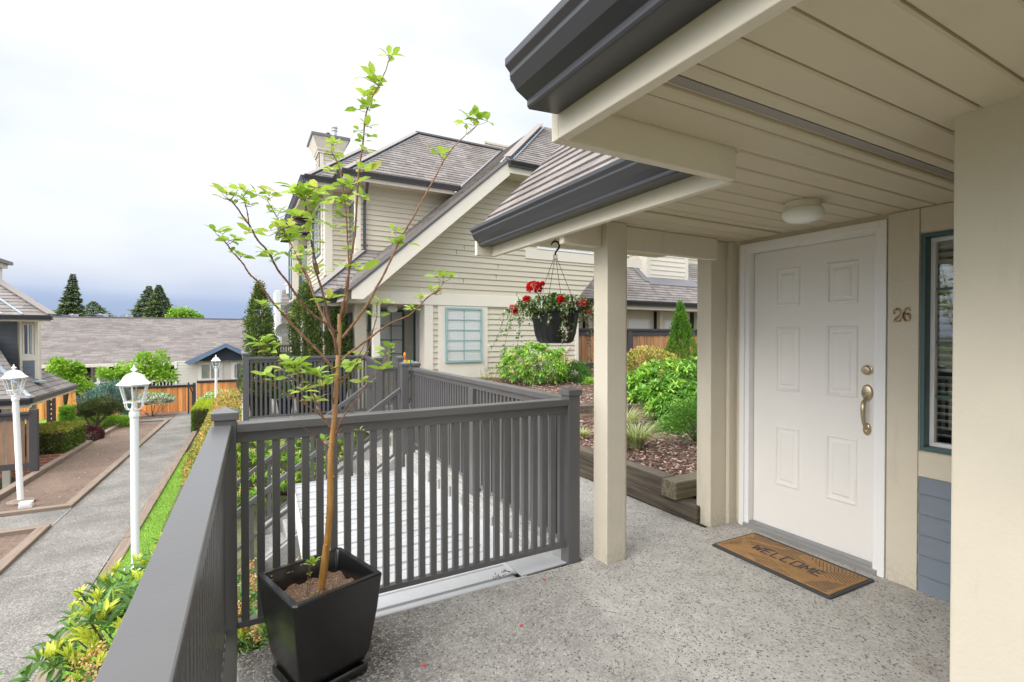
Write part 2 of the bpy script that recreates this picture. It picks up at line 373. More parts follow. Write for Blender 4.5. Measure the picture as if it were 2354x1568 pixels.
def porch_floor_mat():
    m, t, b, o = newmat('exposed_aggregate_porch'); v = coord(t)
    vw = N(t, 'ShaderNodeTexNoise'); vw.inputs['Scale'].default_value = 60; vw.inputs['Detail'].default_value = 2; t.links.new(v, vw.inputs['Vector'])
    wv = N(t, 'ShaderNodeVectorMath', operation='MULTIPLY_ADD'); wv.inputs[1].default_value = (.006, .006, .006); t.links.new(vw.outputs['Color'], wv.inputs[0]); t.links.new(v, wv.inputs[2])
    def vor(feat, sc_): n = N(t, 'ShaderNodeTexVoronoi', feature=feat); n.inputs['Scale'].default_value = sc_; t.links.new(wv.outputs[0], n.inputs['Vector']); return n
    vo, ve = vor('F1', 102), vor('DISTANCE_TO_EDGE', 102); sp = N(t, 'ShaderNodeSeparateColor'); t.links.new(vo.outputs['Color'], sp.inputs[0])
    peb = ramp_(t, sp.outputs[0], [(0, (.045, .043, .042)), (.2, (.11, .105, .10)), (.45, (.20, .185, .16)), (.65, (.27, .25, .21)), (.85, (.36, .345, .31)), (1, (.52, .49, .43))])
    ed = ramp_(t, ve.outputs['Distance'], [(.02, (1, 1, 1)), (.13, (0, 0, 0))])
    dark = mixc(t, ed, peb, (.085, .075, .065))
    pal = ramp_(t, sp.outputs[1], [(0, (.07, .065, .06)), (.10, (.15, .135, .12)), (.20, (.345, .31, .26)), (.5, (.455, .435, .395)), (.8, (.52, .505, .465)), (1, (.59, .55, .50))])
    e2 = ramp_(t, ve.outputs['Distance'], [(.02, (1, 1, 1)), (.2, (0, 0, 0))]); pal = mixc(t, e2, pal, (.475, .46, .43))
    s_ = N(t, 'ShaderNodeSeparateXYZ'); t.links.new(v, s_.inputs[0])
    gx = N(t, 'ShaderNodeMapRange'); gx.inputs['From Min'].default_value = .55; gx.inputs['From Max'].default_value = 2.0; t.links.new(s_.outputs[0], gx.inputs[0])
    big = noise(t, v, 1.6, 6, .65); k = N(t, 'ShaderNodeMath', operation='MULTIPLY_ADD'); k.inputs[1].default_value = 1.5; k.inputs[2].default_value = -.62; t.links.new(big, k.inputs[0])
    a = N(t, 'ShaderNodeMath', operation='ADD', use_clamp=True); t.links.new(gx.outputs[0], a.inputs[0]); t.links.new(k.outputs[0], a.inputs[1])
    c = mixc(t, a.outputs[0], dark, pal)
    st = noise(t, v, 3.1, 6, .7); c = mixc(t, ramp_(t, st, [(.60, (0, 0, 0)), (.78, (.45, .45, .45))]), c, (.17, .12, .085))
    sm = noise(t, v, 7.5, 5, .65); c = mixc(t, 1.0, c, ramp_(t, sm, [(.3, (.84, .84, .84)), (.65, (1.08, 1.08, 1.08))]), 'MULTIPLY')
    t.links.new(c, b.inputs['Base Color']); b.inputs['Roughness'].default_value = .75; b.inputs['Specular IOR Level'].default_value = .3
    bump(t, b, ramp_(t, ve.outputs['Distance'], [(0, (0, 0, 0)), (.3, (1, 1, 1))], 'EASE'), .8, .004); return m
MAT['agg_porch'] = porch_floor_mat()
MAT['agg_path'] = aggregate('exposed_aggregate_path', 75, [(0, (.07, .067, .063)), (.25, (.125, .115, .10)), (.5, (.19, .178, .155)), (.75, (.25, .228, .192)), (1, (.40, .37, .32))], .23)
def concrete(name, col=(.33, .325, .31), sc=6, spots=.35):
    m, t, b, o = newmat(name); v = coord(t)
    n1 = noise(t, v, sc, 8, .65); n2 = noise(t, v, sc * 12, 5, .6)
    c = ramp_(t, n1, [(.3, tuple(x * (1 - spots) for x in col)), (.55, col), (.75, tuple(x * 1.25 for x in col))])
    c = mixc(t, .25, c, ramp_(t, n2, [(.35, (.12, .12, .11)), (.65, (.6, .59, .56))]))
    t.links.new(c, b.inputs['Base Color']); b.inputs['Roughness'].default_value = .85; bump(t, b, n2, .5, .004); return m
MAT['concrete'] = concrete('weathered_concrete')
MAT['concrete_pale'] = concrete('pale_concrete', (.5, .49, .46))
def wood(name, base, dark, axis='z', sc=1.0, plank=None, rough=.65, var=.5):
    m, t, b, o = newmat(name)
    st = {'z': (14, 14, .7), 'x': (.7, 14, 14), 'y': (14, .7, 14)}[axis]
    v = coord(t, st); n1 = noise(t, v, 2.2 * sc, 6, .65)
    c = ramp_(t, n1, [(.3, dark), (.62, base)])
    if plank:
        w, ax = plank   # colour changes from board to board
        cc = coord(t); s = N(t, 'ShaderNodeSeparateXYZ'); t.links.new(cc, s.inputs[0])
        d = N(t, 'ShaderNodeMath', operation='DIVIDE'); d.inputs[1].default_value = w; t.links.new(s.outputs['XYZ'.index(ax)], d.inputs[0])
        fl = N(t, 'ShaderNodeMath', operation='FLOOR'); t.links.new(d.outputs[0], fl.inputs[0])
        wn = N(t, 'ShaderNodeTexWhiteNoise', noise_dimensions='1D'); t.links.new(fl.outputs[0], wn.inputs['W'])
        f = ramp_(t, wn.outputs['Value'], [(0, (1 - var, 1 - var, 1 - var)), (1, (1.35, 1.3, 1.15))])
        c = mixc(t, 1.0, c, f, 'MULTIPLY')
    t.links.new(c, b.inputs['Base Color']); b.inputs['Roughness'].default_value = rough
    bump(t, b, n1, .3, .004); return m
MAT['cedar'] = wood('cedar_boards', (.80, .36, .12), (.64, .24, .07), 'z', 1, (.14, 'X'), var=.25)
MAT['cedar_pale'] = wood('weathered_cedar', (.44, .23, .11), (.26, .12, .05), 'z', 1, (.135, 'X'), var=.3)
MAT['cedar_old'] = wood('aged_cedar', (.25, .155, .105), (.15, .09, .06), 'z', 1, (.15, 'X'), var=.2)
MAT['timber'] = wood('old_railway_timber', (.125, .10, .07), (.022, .018, .014), 'y', 1.0, rough=.8)
MAT['timber_x'] = wood('mossy_railway_timber', (.22, .19, .12), (.05, .045, .03), 'x', 1.0, rough=.8)
MAT['edging'] = wood('weathered_edging_board', (.25, .19, .145), (.15, .11, .08), 'y', 1.2, rough=.8)
MAT['edging_x'] = wood('weathered_edging_board_across', (.25, .19, .145), (.15, .11, .08), 'x', 1.2, rough=.8)
def shingles(name, cols, w=.30, h=.14, off=.5):
    m, t, b, o = newmat(name); v = coord(t, (1, 1, 1), 'UV')
    s = N(t, 'ShaderNodeSeparateXYZ'); t.links.new(v, s.inputs[0])
    r = N(t, 'ShaderNodeMath', operation='DIVIDE'); r.inputs[1].default_value = h; t.links.new(s.outputs[1], r.inputs[0])
    a0 = N(t, 'ShaderNodeMath', operation='ADD'); a0.inputs[1].default_value = .001; t.links.new(r.outputs[0], a0.inputs[0])
    fl = N(t, 'ShaderNodeMath', operation='FLOOR'); t.links.new(a0.outputs[0], fl.inputs[0])
    w1 = N(t, 'ShaderNodeTexWhiteNoise', noise_dimensions='1D'); t.links.new(fl.outputs[0], w1.inputs['W'])
    # tabs: random shift per course
    d = N(t, 'ShaderNodeMath', operation='DIVIDE'); d.inputs[1].default_value = w; t.links.new(s.outputs[0], d.inputs[0])
    ad = N(t, 'ShaderNodeMath', operation='ADD'); t.links.new(d.outputs[0], ad.inputs[0]); t.links.new(w1.outputs['Value'], ad.inputs[1])
    wv = N(t, 'ShaderNodeMath', operation='SINE'); mu = N(t, 'ShaderNodeMath', operation='MULTIPLY'); mu.inputs[1].default_value = 2.1
    t.links.new(ad.outputs[0], mu.inputs[0]); t.links.new(mu.outputs[0], wv.inputs[0])
    m2 = N(t, 'ShaderNodeMath', operation='MULTIPLY_ADD'); m2.inputs[1].default_value = .22; t.links.new(wv.outputs[0], m2.inputs[0]); t.links.new(ad.outputs[0], m2.inputs[2])
    f2 = N(t, 'ShaderNodeMath', operation='FLOOR'); t.links.new(m2.outputs[0], f2.inputs[0])
    cb = N(t, 'ShaderNodeCombineXYZ'); t.links.new(f2.outputs[0], cb.inputs[0]); t.links.new(fl.outputs[0], cb.inputs[1])
    w2 = N(t, 'ShaderNodeTexWhiteNoise', noise_dimensions='2D'); t.links.new(cb.outputs[0], w2.inputs['Vector'])
    c = ramp_(t, w2.outputs['Value'], cols)
    fr = N(t, 'ShaderNodeMath', operation='FRACT'); t.links.new(m2.outputs[0], fr.inputs[0])
    e = ramp_(t, fr.outputs[0], [(0, (.35, .35, .35)), (.035, (1, 1, 1))])
    c = mixc(t, 1.0, c, e, 'MULTIPLY')
    g = noise(t, v, 260, 3, .7); c = mixc(t, 1.0, c, ramp_(t, g, [(.3, (.72, .72, .72)), (.7, (1.22, 1.22, 1.22))]), 'MULTIPLY')
    g2 = noise(t, v, .7, 4, .6); c = mixc(t, 1.0, c, ramp_(t, g2, [(.3, (.88, .88, .88)), (.7, (1.1, 1.1, 1.1))]), 'MULTIPLY')
    t.links.new(c, b.inputs['Base Color']); b.inputs['Roughness'].default_value = .92; b.inputs['Specular IOR Level'].default_value = .15
    ht = N(t, 'ShaderNodeMath', operation='MULTIPLY_ADD'); ht.inputs[1].default_value = .6; t.links.new(w2.outputs['Value'], ht.inputs[0]); t.links.new(g, ht.inputs[2])
    bump(t, b, ht.outputs[0], .5, .006); return m
MAT['shingle'] = shingles('asphalt_shingles', [(0, (.185, .165, .155)), (.3, (.228, .204, .192)), (.7, (.255, .232, .218)), (1, (.29, .267, .252))], .21)
MAT['shingle_far'] = shingles('far_shingles', [(0, (.175, .155, .145)), (.5, (.215, .193, .18)), (1, (.26, .235, .22))], .42, .14)
def soilm(name, cols, sc=60, bd=.01):
    m, t, b, o = newmat(name); v = coord(t)
    n1 = noise(t, v, sc, 8, .7); n2 = noise(t, v, 1.3, 4, .6)
    c = ramp_(t, n1, cols); c = mixc(t, 1.0, c, ramp_(t, n2, [(.3, (.8, .8, .8)), (.7, (1.15, 1.12, 1.1))]), 'MULTIPLY')
    t.links.new(c, b.inputs['Base Color']); b.inputs['Roughness'].default_value = .95; bump(t, b, n1, .9, bd); return m
MAT['soil'] = soilm('garden_soil', [(.3, (.09, .06, .045)), (.5, (.165, .115, .085)), (.72, (.27, .20, .155))], 22, .03)
MAT['earth'] = soilm('ground_earth', [(.3, (.06, .07, .03)), (.5, (.10, .11, .05)), (.7, (.16, .15, .08))], 9, .03)
MAT['pot_soil'] = soilm('bark_compost', [(.38, (.06, .03, .018)), (.5, (.17, .10, .06)), (.66, (.46, .34, .24))], 150, .006)
MAT['mulch_base'] = soilm('mulch_base', [(.35, (.045, .03, .022)), (.5, (.11, .07, .05)), (.7, (.2, .14, .11))], 30, .02)
MAT['grass'] = soilm('lawn', [(.3, (.10, .20, .02)), (.5, (.17, .32, .035)), (.72, (.27, .45, .06))], 40, .02)
def attr_mat(name, stops, rough=.55, trans=.35, spec=.35, metal=0):
    """colour picked per leaf (attribute 'rnd')"""
    m, t, b, o = newmat(name); a = N(t, 'ShaderNodeAttribute'); a.attribute_name = 'rnd'
    c = ramp_(t, a.outputs['Fac'], stops); t.links.new(c, b.inputs['Base Color'])
    b.inputs['Roughness'].default_value = rough; b.inputs['Specular IOR Level'].default_value = spec
    if trans:
        tr = N(t, 'ShaderNodeBsdfTranslucent'); mx = N(t, 'ShaderNodeMixShader'); mx.inputs[0].default_value = trans
        cc = mixc(t, 1.0, c, (1.0, 1.03, .66), 'MULTIPLY')
        t.links.new(cc, tr.inputs[0]); t.links.new(b.outputs[0], mx.inputs[1]); t.links.new(tr.outputs[0], mx.inputs[2]); t.links.new(mx.outputs[0], o.inputs[0])
    return m
MAT['leaf_tree'] = attr_mat('apple_leaf', [(0, (.22, .36, .05)), (.5, (.38, .54, .09)), (.85, (.50, .64, .15)), (1, (.58, .58, .18))], .45, .4)
MAT['leaf_rhodo'] = attr_mat('rhododendron_leaf', [(0, (.08, .20, .03)), (.35, (.18, .40, .05)), (.7, (.36, .60, .09)), (1, (.56, .72, .16))], .4, .3)
MAT['leaf_laurel'] = attr_mat('laurel_leaf', [(0, (.05, .13, .025)), (.4, (.13, .26, .06)), (.55, (.20, .36, .07)), (.75, (.48, .58, .06)), (1, (.66, .68, .10))], .35, .3)
MAT['leaf_box'] = attr_mat('boxwood_leaf', [(0, (.05, .15, .02)), (.6, (.11, .27, .035)), (1, (.28, .46, .08))], .45, .25)
MAT['leaf_dark'] = attr_mat('dark_bush_leaf', [(0, (.03, .10, .015)), (.6, (.07, .20, .03)), (1, (.14, .32, .05))], .45, .25)
MAT['leaf_yew'] = attr_mat('yew_needles', [(0, (.045, .08, .02)), (.55, (.11, .18, .04)), (.85, (.20, .27, .06)), (1, (.34, .30, .09))], .6, .15)
MAT['leaf_cedar'] = attr_mat('bright_cedar_needles', [(0, (.04, .12, .01)), (.6, (.10, .24, .02)), (1, (.20, .38, .04))], .6, .2)
MAT['leaf_fir'] = attr_mat('fir_needles', [(0, (.07, .11, .05)), (.6, (.15, .21, .085)), (1, (.26, .32, .13))], .7, .1)
MAT['leaf_blue'] = attr_mat('blue_spruce_needles', [(0, (.08, .15, .13)), (.6, (.17, .29, .24)), (1, (.30, .44, .36))], .6, .1)
MAT['leaf_pine'] = attr_mat('pine_needles', [(0, (.05, .07, .02)), (.6, (.10, .13, .04)), (1, (.19, .21, .07))], .6, .1)
MAT['leaf_lime'] = attr_mat('bright_shrub_leaf', [(0, (.14, .30, .03)), (.6, (.27, .48, .05)), (1, (.44, .62, .09))], .5, .35)
MAT['leaf_hedge'] = attr_mat('hedge_leaf', [(0, (.07, .12, .02)), (.5, (.17, .24, .04)), (.8, (.34, .38, .06)), (1, (.46, .36, .09))], .5, .3)
MAT['leaf_boxhedge'] = attr_mat('clipped_hedge_leaf', [(0, (.07, .16, .015)), (.45, (.15, .28, .02)), (.75, (.42, .52, .02)), (1, (.58, .62, .04))], .5, .3)
MAT['leaf_orange'] = attr_mat('pieris_leaf', [(0, (.05, .12, .02)), (.22, (.12, .22, .035)), (.42, (.34, .42, .06)), (.6, (.58, .46, .12)), (.8, (.66, .36, .16)), (1, (.74, .50, .28))], .5, .3)
MAT['leaf_maroon'] = attr_mat('maple_leaf', [(0, (.045, .012, .016)), (.6, (.11, .025, .03)), (1, (.20, .06, .06))], .5, .2)
MAT['leaf_grass'] = attr_mat('sedge_blade', [(0, (.16, .24, .10)), (.5, (.40, .46, .20)), (1, (.66, .62, .30))], .5, .25)
MAT['leaf_trail'] = attr_mat('trailing_leaf', [(0, (.06, .14, .03)), (.6, (.14, .25, .06)), (1, (.28, .38, .12))], .5, .3)
MAT['blade'] = attr_mat('grass_blade', [(0, (.11, .24, .02)), (.5, (.20, .40, .035)), (1, (.34, .54, .07))], .6, .3)
MAT['petal_white'] = attr_mat('white_petals', [(0, (.72, .72, .66)), (1, (.88, .88, .84))], .6, .3)
MAT['petal_cream'] = attr_mat('faded_petals', [(0, (.62, .42, .22)), (.5, (.78, .62, .38)), (1, (.84, .74, .54))], .6, .3)
MAT['petal_red'] = attr_mat('red_petals', [(0, (.50, .005, .008)), (.6, (.72, .012, .015)), (1, (.85, .04, .03))], .5, .25)
MAT['petal_pink'] = attr_mat('pink_petals', [(0, (.60, .10, .09)), (1, (.80, .35, .30))], .5, .25)
MAT['petal_rust'] = attr_mat('rusty_blooms', [(0, (.42, .20, .07)), (.5, (.62, .33, .13)), (1, (.74, .50, .26))], .7, .2)
MAT['chips'] = attr_mat('bark_chips', [(0, (.07, .035, .025)), (.35, (.20, .10, .07)), (.65, (.36, .22, .16)), (.9, (.46, .34, .28)), (1, (.62, .54, .48))], .8, 0)
MAT['bark'] = soilm('dark_bark', [(.3, (.05, .035, .025)), (.5, (.11, .08, .055)), (.7, (.2, .16, .12))], 25, .01)
def treebark():
    m, t, b, o = newmat('young_tree_bark'); v = coord(t)
    n1 = noise(t, coord(t, (1, 1, .25)), 26, 5, .6)
    c = ramp_(t, n1, [(.3, (.24, .11, .02)), (.55, (.40, .20, .045)), (.75, (.52, .28, .09))])
    g = N(t, 'ShaderNodeTexCoord'); s = N(t, 'ShaderNodeSeparateXYZ'); t.links.new(g.outputs['Object'], s.inputs[0])
    mr = N(t, 'ShaderNodeMapRange'); mr.inputs['From Min'].default_value = .9; mr.inputs['From Max'].default_value = 1.35; t.links.new(s.outputs[2], mr.inputs[0])
    c = mixc(t, mr.outputs[0], c, mixc(t, .5, c, (.36, .22, .13)))
    vo = N(t, 'ShaderNodeTexVoronoi'); vo.inputs['Scale'].default_value = 130; t.links.new(v, vo.inputs['Vector'])
    f = ramp_(t, vo.outputs['Distance'], [(.16, (1, 1, 1)), (.24, (0, 0, 0))]); n3 = noise(t, v, 9, 2); f2 = ramp_(t, n3, [(.50, (0, 0, 0)), (.60, (1, 1, 1))])
    ff = mixc(t, 1.0, f, f2, 'MULTIPLY')
    c = mixc(t, ff, c, (.58, .52, .46))
    t.links.new(c, b.inputs['Base Color']); b.inputs['Roughness'].default_value = .5; bump(t, b, n1, .3, .003); return m
MAT['treebark'] = treebark()
MAT['twig'] = soilm('twig_bark', [(.35, (.09, .045, .03)), (.55, (.19, .10, .06)), (.75, (.30, .17, .10))], 60, .002)
MAT['twig_orange'] = soilm('young_branch_bark', [(.35, (.17, .085, .045)), (.55, (.28, .15, .08)), (.75, (.42, .27, .17))], 60, .002)
def brickm():
    m, t, b, o = newmat('brick_wall'); c = t.nodes.new('ShaderNodeTexCoord'); s = N(t, 'ShaderNodeSeparateXYZ'); t.links.new(c.outputs['Object'], s.inputs[0])
    cb = N(t, 'ShaderNodeCombineXYZ'); ad = N(t, 'ShaderNodeMath', operation='ADD'); t.links.new(s.outputs[0], ad.inputs[0]); t.links.new(s.outputs[1], ad.inputs[1])
    t.links.new(ad.outputs[0], cb.inputs[0]); t.links.new(s.outputs[2], cb.inputs[1])
    br = N(t, 'ShaderNodeTexBrick'); br.inputs['Color1'].default_value = (.30, .10, .06, 1); br.inputs['Color2'].default_value = (.38, .15, .09, 1); br.inputs['Mortar'].default_value = (.42, .34, .29, 1)
    br.inputs['Scale'].default_value = 1; br.inputs['Brick Width'].default_value = .21; br.inputs['Row Height'].default_value = .075; br.inputs['Mortar Size'].default_value = .008
    t.links.new(cb.outputs[0], br.inputs['Vector']); t.links.new(br.outputs['Color'], b.inputs['Base Color']); b.inputs['Roughness'].default_value = .85; return m
MAT['brick'] = brickm()
def whiteroof():
    m, t, b, o = newmat('white_sheet_metal'); v = coord(t)
    n1 = noise(t, v, 3, 6, .65); n2 = noise(t, v, 34, 5, .7)
    c = ramp_(t, n1, [(.35, (.42, .425, .43)), (.7, (.36, .36, .355))]); f = ramp_(t, n2, [(.60, (0, 0, 0)), (.75, (.5, .5, .5))])
    c = mixc(t, f, c, (.22, .20, .18)); t.links.new(c, b.inputs['Base Color']); b.inputs['Roughness'].default_value = .4; return m
MAT['whiteroof'] = whiteroof()
def ventm():
    m, t, b, o = newmat('perforated_vent'); v = coord(t)
    vo = N(t, 'ShaderNodeTexVoronoi'); vo.inputs['Scale'].default_value = 170; vo.inputs['Randomness'].default_value = 0; t.links.new(v, vo.inputs['Vector'])
    c = ramp_(t, vo.outputs['Distance'], [(.30, (.02, .02, .02)), (.40, (.40, .37, .33))]); t.links.new(c, b.inputs['Base Color']); b.inputs['Roughness'].default_value = .5; return m
MAT['vent'] = ventm()
# ------------------------------------------------------------------ the setting
def gz(y):
    return -1.5 - .029 * min(max(y - 8, 0), 20)
def smooth(a, b, x):
    t = min(max((x - a) / (b - a), 0), 1); return t * t * (3 - 2 * t)
def ground_z(x, y):
    b = gz(y)
    if y > 28: b += -1.1 * smooth(28, 31, y) - 3.5 * smooth(60, 400, y)
    if x < -4.2 and 9 < y < 17.2: b -= .75 * smooth(-4.2, -4.25, x)
    if y < 2.6: top = -.75
    elif y < 9.1: top = b + .45
    else: top = -.10
    if x > .3 and y < 7.6: top = -2.2
    z = b + (top - b) * smooth(-1.15, .1, x) * (1 - smooth(16, 19, y))
    if x > 3.0 and y < 9: z = -.12
    return z
xs = sorted(set([-3000, -800, -300, -100, -60, -40, -25, -15, -10, -8, -6, -4.26, -4.2] + [round(-4 + .2 * i, 2) for i in range(40)] + [5, 8, 12, 20, 40, 80, 300, 1000, 3000]))
ys = sorted(set([-60, -20, -6, -2] + [i * .5 for i in range(0, 64)] + [2.59, 2.61, 7.59, 7.61, 9.09, 9.11, 17.19, 17.21] + [34, 38, 45, 60, 90, 150, 300, 600, 1500, 4000]))
mb = MB()
for x in xs:
    for y in ys: mb.v.append((x, y, ground_z(x, y)))
ny = len(ys)
for i in range(len(xs) - 1):
    for j in range(ny - 1):
        mb.f.append((i * ny + j, (i + 1) * ny + j, (i + 1) * ny + j + 1, i * ny + j + 1)); mb.uv.append(None)
tag(mb.build('ground', MAT['earth'], smooth=True), kind='structure')

def strip(name, poly, lift, mat, step=1.0, nx=1):
    """sheet following the ground: poly = list of (y, x0, x1)"""
    mb = MB()
    for (ya, a0, a1), (yb, b0, b1) in zip(poly[:-1], poly[1:]):
        n = max(1, int(abs(yb - ya) / step))
        for k in range(n):
            t0, t1 = k / n, (k + 1) / n
            y0, y1 = ya + (yb - ya) * t0, ya + (yb - ya) * t1
            l0, l1 = a0 + (b0 - a0) * t0, a0 + (b0 - a0) * t1; r0, r1 = a1 + (b1 - a1) * t0, a1 + (b1 - a1) * t1
            mb.face([(l0, y0, gz(y0) + lift), (r0, y0, gz(y0) + lift), (r1, y1, gz(y1) + lift), (l1, y1, gz(y1) + lift)])
    return mb.build(name, mat)
tag(strip('garden_path', [(2, -2.60, -1.60), (11, -2.62, -1.52), (18, -2.56, -1.42), (28.2, -2.45, -1.35)], .03, MAT['agg_path']), kind='structure')
tag(strip('side_path', [(10.33, -9, -2.62), (11.38, -9, -2.62)], .034, MAT['agg_path']), kind='structure')
tag(strip('cross_path', [(24.35, -9.0, -2.5), (25.3, -9.0, -2.5)], .034, MAT['agg_path']), kind='structure')
tag(strip('soil_bed', [(11.5, -3.95, -2.75), (17, -3.95, -2.72), (24.2, -3.97, -2.66)], .025, MAT['soil']), kind='structure')
tag(strip('soil_bed', [(1, -9, -2.75), (10.2, -9, -2.75)], .025, MAT['soil']), kind='structure')
tag(strip('soil_bed', [(25.4, -5.6, -2.5), (27.6, -5.9, -2.45)], .03, MAT['soil']), kind='structure')
tag(strip('soil_bed', [(17.3, -5.3, -4.07), (20, -5.3, -4.07), (24.2, -5.6, -4.07)], .03, MAT['mulch_base']), kind='structure')
lawn = [(3, -1.45, -.35), (8, -1.42, -.35), (12, -1.38, -.55), (16, -1.33, -1.0)]
tag(strip('lawn', lawn, .035, MAT['grass'], .5), kind='structure')
tag(strip('lawn', [(22.5, -9, -5.3), (24.3, -9, -4.3)], .036, MAT['grass']), kind='structure')
tag(strip('lawn', [(25.35, -9, -5.62), (27.6, -9, -5.92)], .034, MAT['grass']), kind='structure')
tag(strip('paved_yard', [(10.5, -9, -4.3), (17.1, -9, -4.3)], -.72, MAT['concrete']), kind='structure')

# wooden edging boards along the path and beds
def edging(p, q, w, h, label, mat='edging', seg=2.4):
    mb = MB(); p = Vector(p); q = Vector(q); L = (q - p).length; n = max(1, int(L / seg))
    for k in range(n):
        a = p.lerp(q, k / n + .004 / L * 2); b = p.lerp(q, (k + 1) / n)
        mb.bar((a.x, a.y, gz(a.y) + h / 2 - .03), (b.x, b.y, gz(b.y) + h / 2 - .03), w, h + .06)
    o = mb.build('timber_edging', MAT[mat], bevel=.008)
    return tag(o, label, 'garden edging', 'weathered wooden edging boards')
edging((-1.50, 2.5), (-1.44, 9.0), .15, .07, 'near half of the wooden edging board between concrete path and lawn strip')
edging((-1.44, 9.02), (-1.36, 22), .15, .07, 'far half of the wooden edging board between path and lawn, running to the clipped hedge')
edging((-2.68, 2.0), (-2.69, 10.16), .14, .09, 'wooden edging board left of the path, nearer than the side path')
edging((-2.69, 11.55), (-2.58, 24.2), .14, .09, 'long wooden edging board between the bare soil bed and the path')
edging((-9, 10.24), (-2.62, 10.24), .14, .09, 'wooden edging board on the near side of the side path', 'edging_x')
edging((-9, 11.47), (-2.62, 11.47), .14, .09, 'wooden edging board on the far side of the side path below the left lamp', 'edging_x')
edging((-4.05, 11.6), (-4.05, 19.4), .15, .12, 'wooden edging board along the left side of the bare soil bed')
edging((-4.05, 20.6), (-4.02, 24.2), .15, .12, 'far wooden edging board beside the pine and maple bed')
edging((-4.1, 19.45), (-5.3, 19.45), .12, .12, 'short wooden edging board between hedge and maroon maple', 'edging_x')
edging((-9, 25.36), (-2.5, 25.36), .10, .07, 'wooden edging board at the foot of the orange fence bed', 'edging_x')

# grass blades on the lawn strip (nobody could count them)
def numpy_mesh(name, V, F, mat, rnd=None, parent=None, smooth=True):
    """V (n,3), F (m,4) quads"""
    me = bpy.data.meshes.new(name); n, m = len(V), len(F); k = F.shape[1]
    me.vertices.add(n); me.vertices.foreach_set('co', V.astype(np.float32).ravel())
    me.loops.add(m * k); me.loops.foreach_set('vertex_index', F.astype(np.int32).ravel())
    me.polygons.add(m); me.polygons.foreach_set('loop_start', np.arange(0, m * k, k, dtype=np.int32)); me.polygons.foreach_set('loop_total', np.full(m, k, dtype=np.int32))
    me.update(calc_edges=True)
    if rnd is not None:
        a = me.attributes.new('rnd', 'FLOAT', 'POINT'); a.data.foreach_set('value', rnd.astype(np.float32))
    o = link(name, me, mat, parent)
    if smooth: me.shade_smooth()
    return o
def frames(D, roll=None):
    """orthonormal frames with x along D"""
    D = D / np.linalg.norm(D, axis=1, keepdims=True)
    up = np.tile(np.array([0, 0, 1.]), (len(D), 1)); bad = np.abs(D[:, 2]) > .95; up[bad] = [1, 0, 0]
    S = np.cross(D, up); S /= np.linalg.norm(S, axis=1, keepdims=True); U = np.cross(S, D)
    if roll is not None:
        c, s = np.cos(roll)[:, None], np.sin(roll)[:, None]; S, U = S * c + U * s, U * c - S * s
    return D, S, U
# leaf outline: x along, y across, z lift
LEAF_PTS = np.array([[0, 0, 0], [.3, -.42, .06], [.3, .42, .06], [.3, 0, 0], [.68, -.36, .03], [.68, .36, .03], [.68, 0, -.04], [1, 0, -.12]])
LEAF_F = np.array([[0, 1, 3, 3], [0, 3, 2, 2], [1, 4, 6, 3], [3, 6, 5, 2], [4, 7, 6, 6], [6, 7, 5, 5]])
SMALL_PTS = np.array([[0, 0, 0], [.5, -.5, .05], [1, 0, 0], [.5, .5, .05]])
SMALL_F = np.array([[0, 1, 2, 3]])
def leaves(name, C, D, L, aspect, mat, rnd, parent=None, roll=None, template='leaf', droop=None):
    C = np.asarray(C, float); D = np.asarray(D, float); n = len(C); L = np.broadcast_to(np.asarray(L, float), (n,))
    P, F = (LEAF_PTS, LEAF_F) if template == 'leaf' else (SMALL_PTS, SMALL_F)
    D, S, U = frames(D, roll)
    asp = np.broadcast_to(np.asarray(aspect, float), (n,))
    V = (C[:, None, :] + L[:, None, None] * (P[None, :, 0:1] * D[:, None, :] + P[None, :, 1:2] * asp[:, None, None] * S[:, None, :] + P[None, :, 2:3] * U[:, None, :]))
    Fq = (F[None] + (np.arange(n) * len(P))[:, None, None]).reshape(-1, 4)
    r = np.repeat(np.broadcast_to(rnd, (n,)), len(P))
    V = V.reshape(-1, 3)
    if template == 'leaf':   # mixed triangles and quads
        me = bpy.data.meshes.new(name); Fl = Fq; tri = Fl[:, 2] == Fl[:, 3]
        cnt = np.where(tri, 3, 4); st = np.concatenate([[0], np.cumsum(cnt)[:-1]])
        idx = np.concatenate([f[:c] for f, c in zip(Fl, cnt)]) if len(Fl) < 2000 else Fl.ravel()[(np.arange(4)[None, :] < cnt[:, None]).ravel()]
        me.vertices.add(len(V)); me.vertices.foreach_set('co', V.astype(np.float32).ravel())
        me.loops.add(len(idx)); me.loops.foreach_set('vertex_index', idx.astype(np.int32))
        me.polygons.add(len(Fl)); me.polygons.foreach_set('loop_start', st.astype(np.int32)); me.polygons.foreach_set('loop_total', cnt.astype(np.int32))
        me.update(calc_edges=True); a = me.attributes.new('rnd', 'FLOAT', 'POINT'); a.data.foreach_set('value', r.astype(np.float32))
        o = link(name, me, mat, parent); me.shade_smooth(); return o
    return numpy_mesh(name, V, Fq, mat, r, parent)
def rdir(n):
    d = RNG.normal(size=(n, 3)); return d / np.linalg.norm(d, axis=1, keepdims=True)
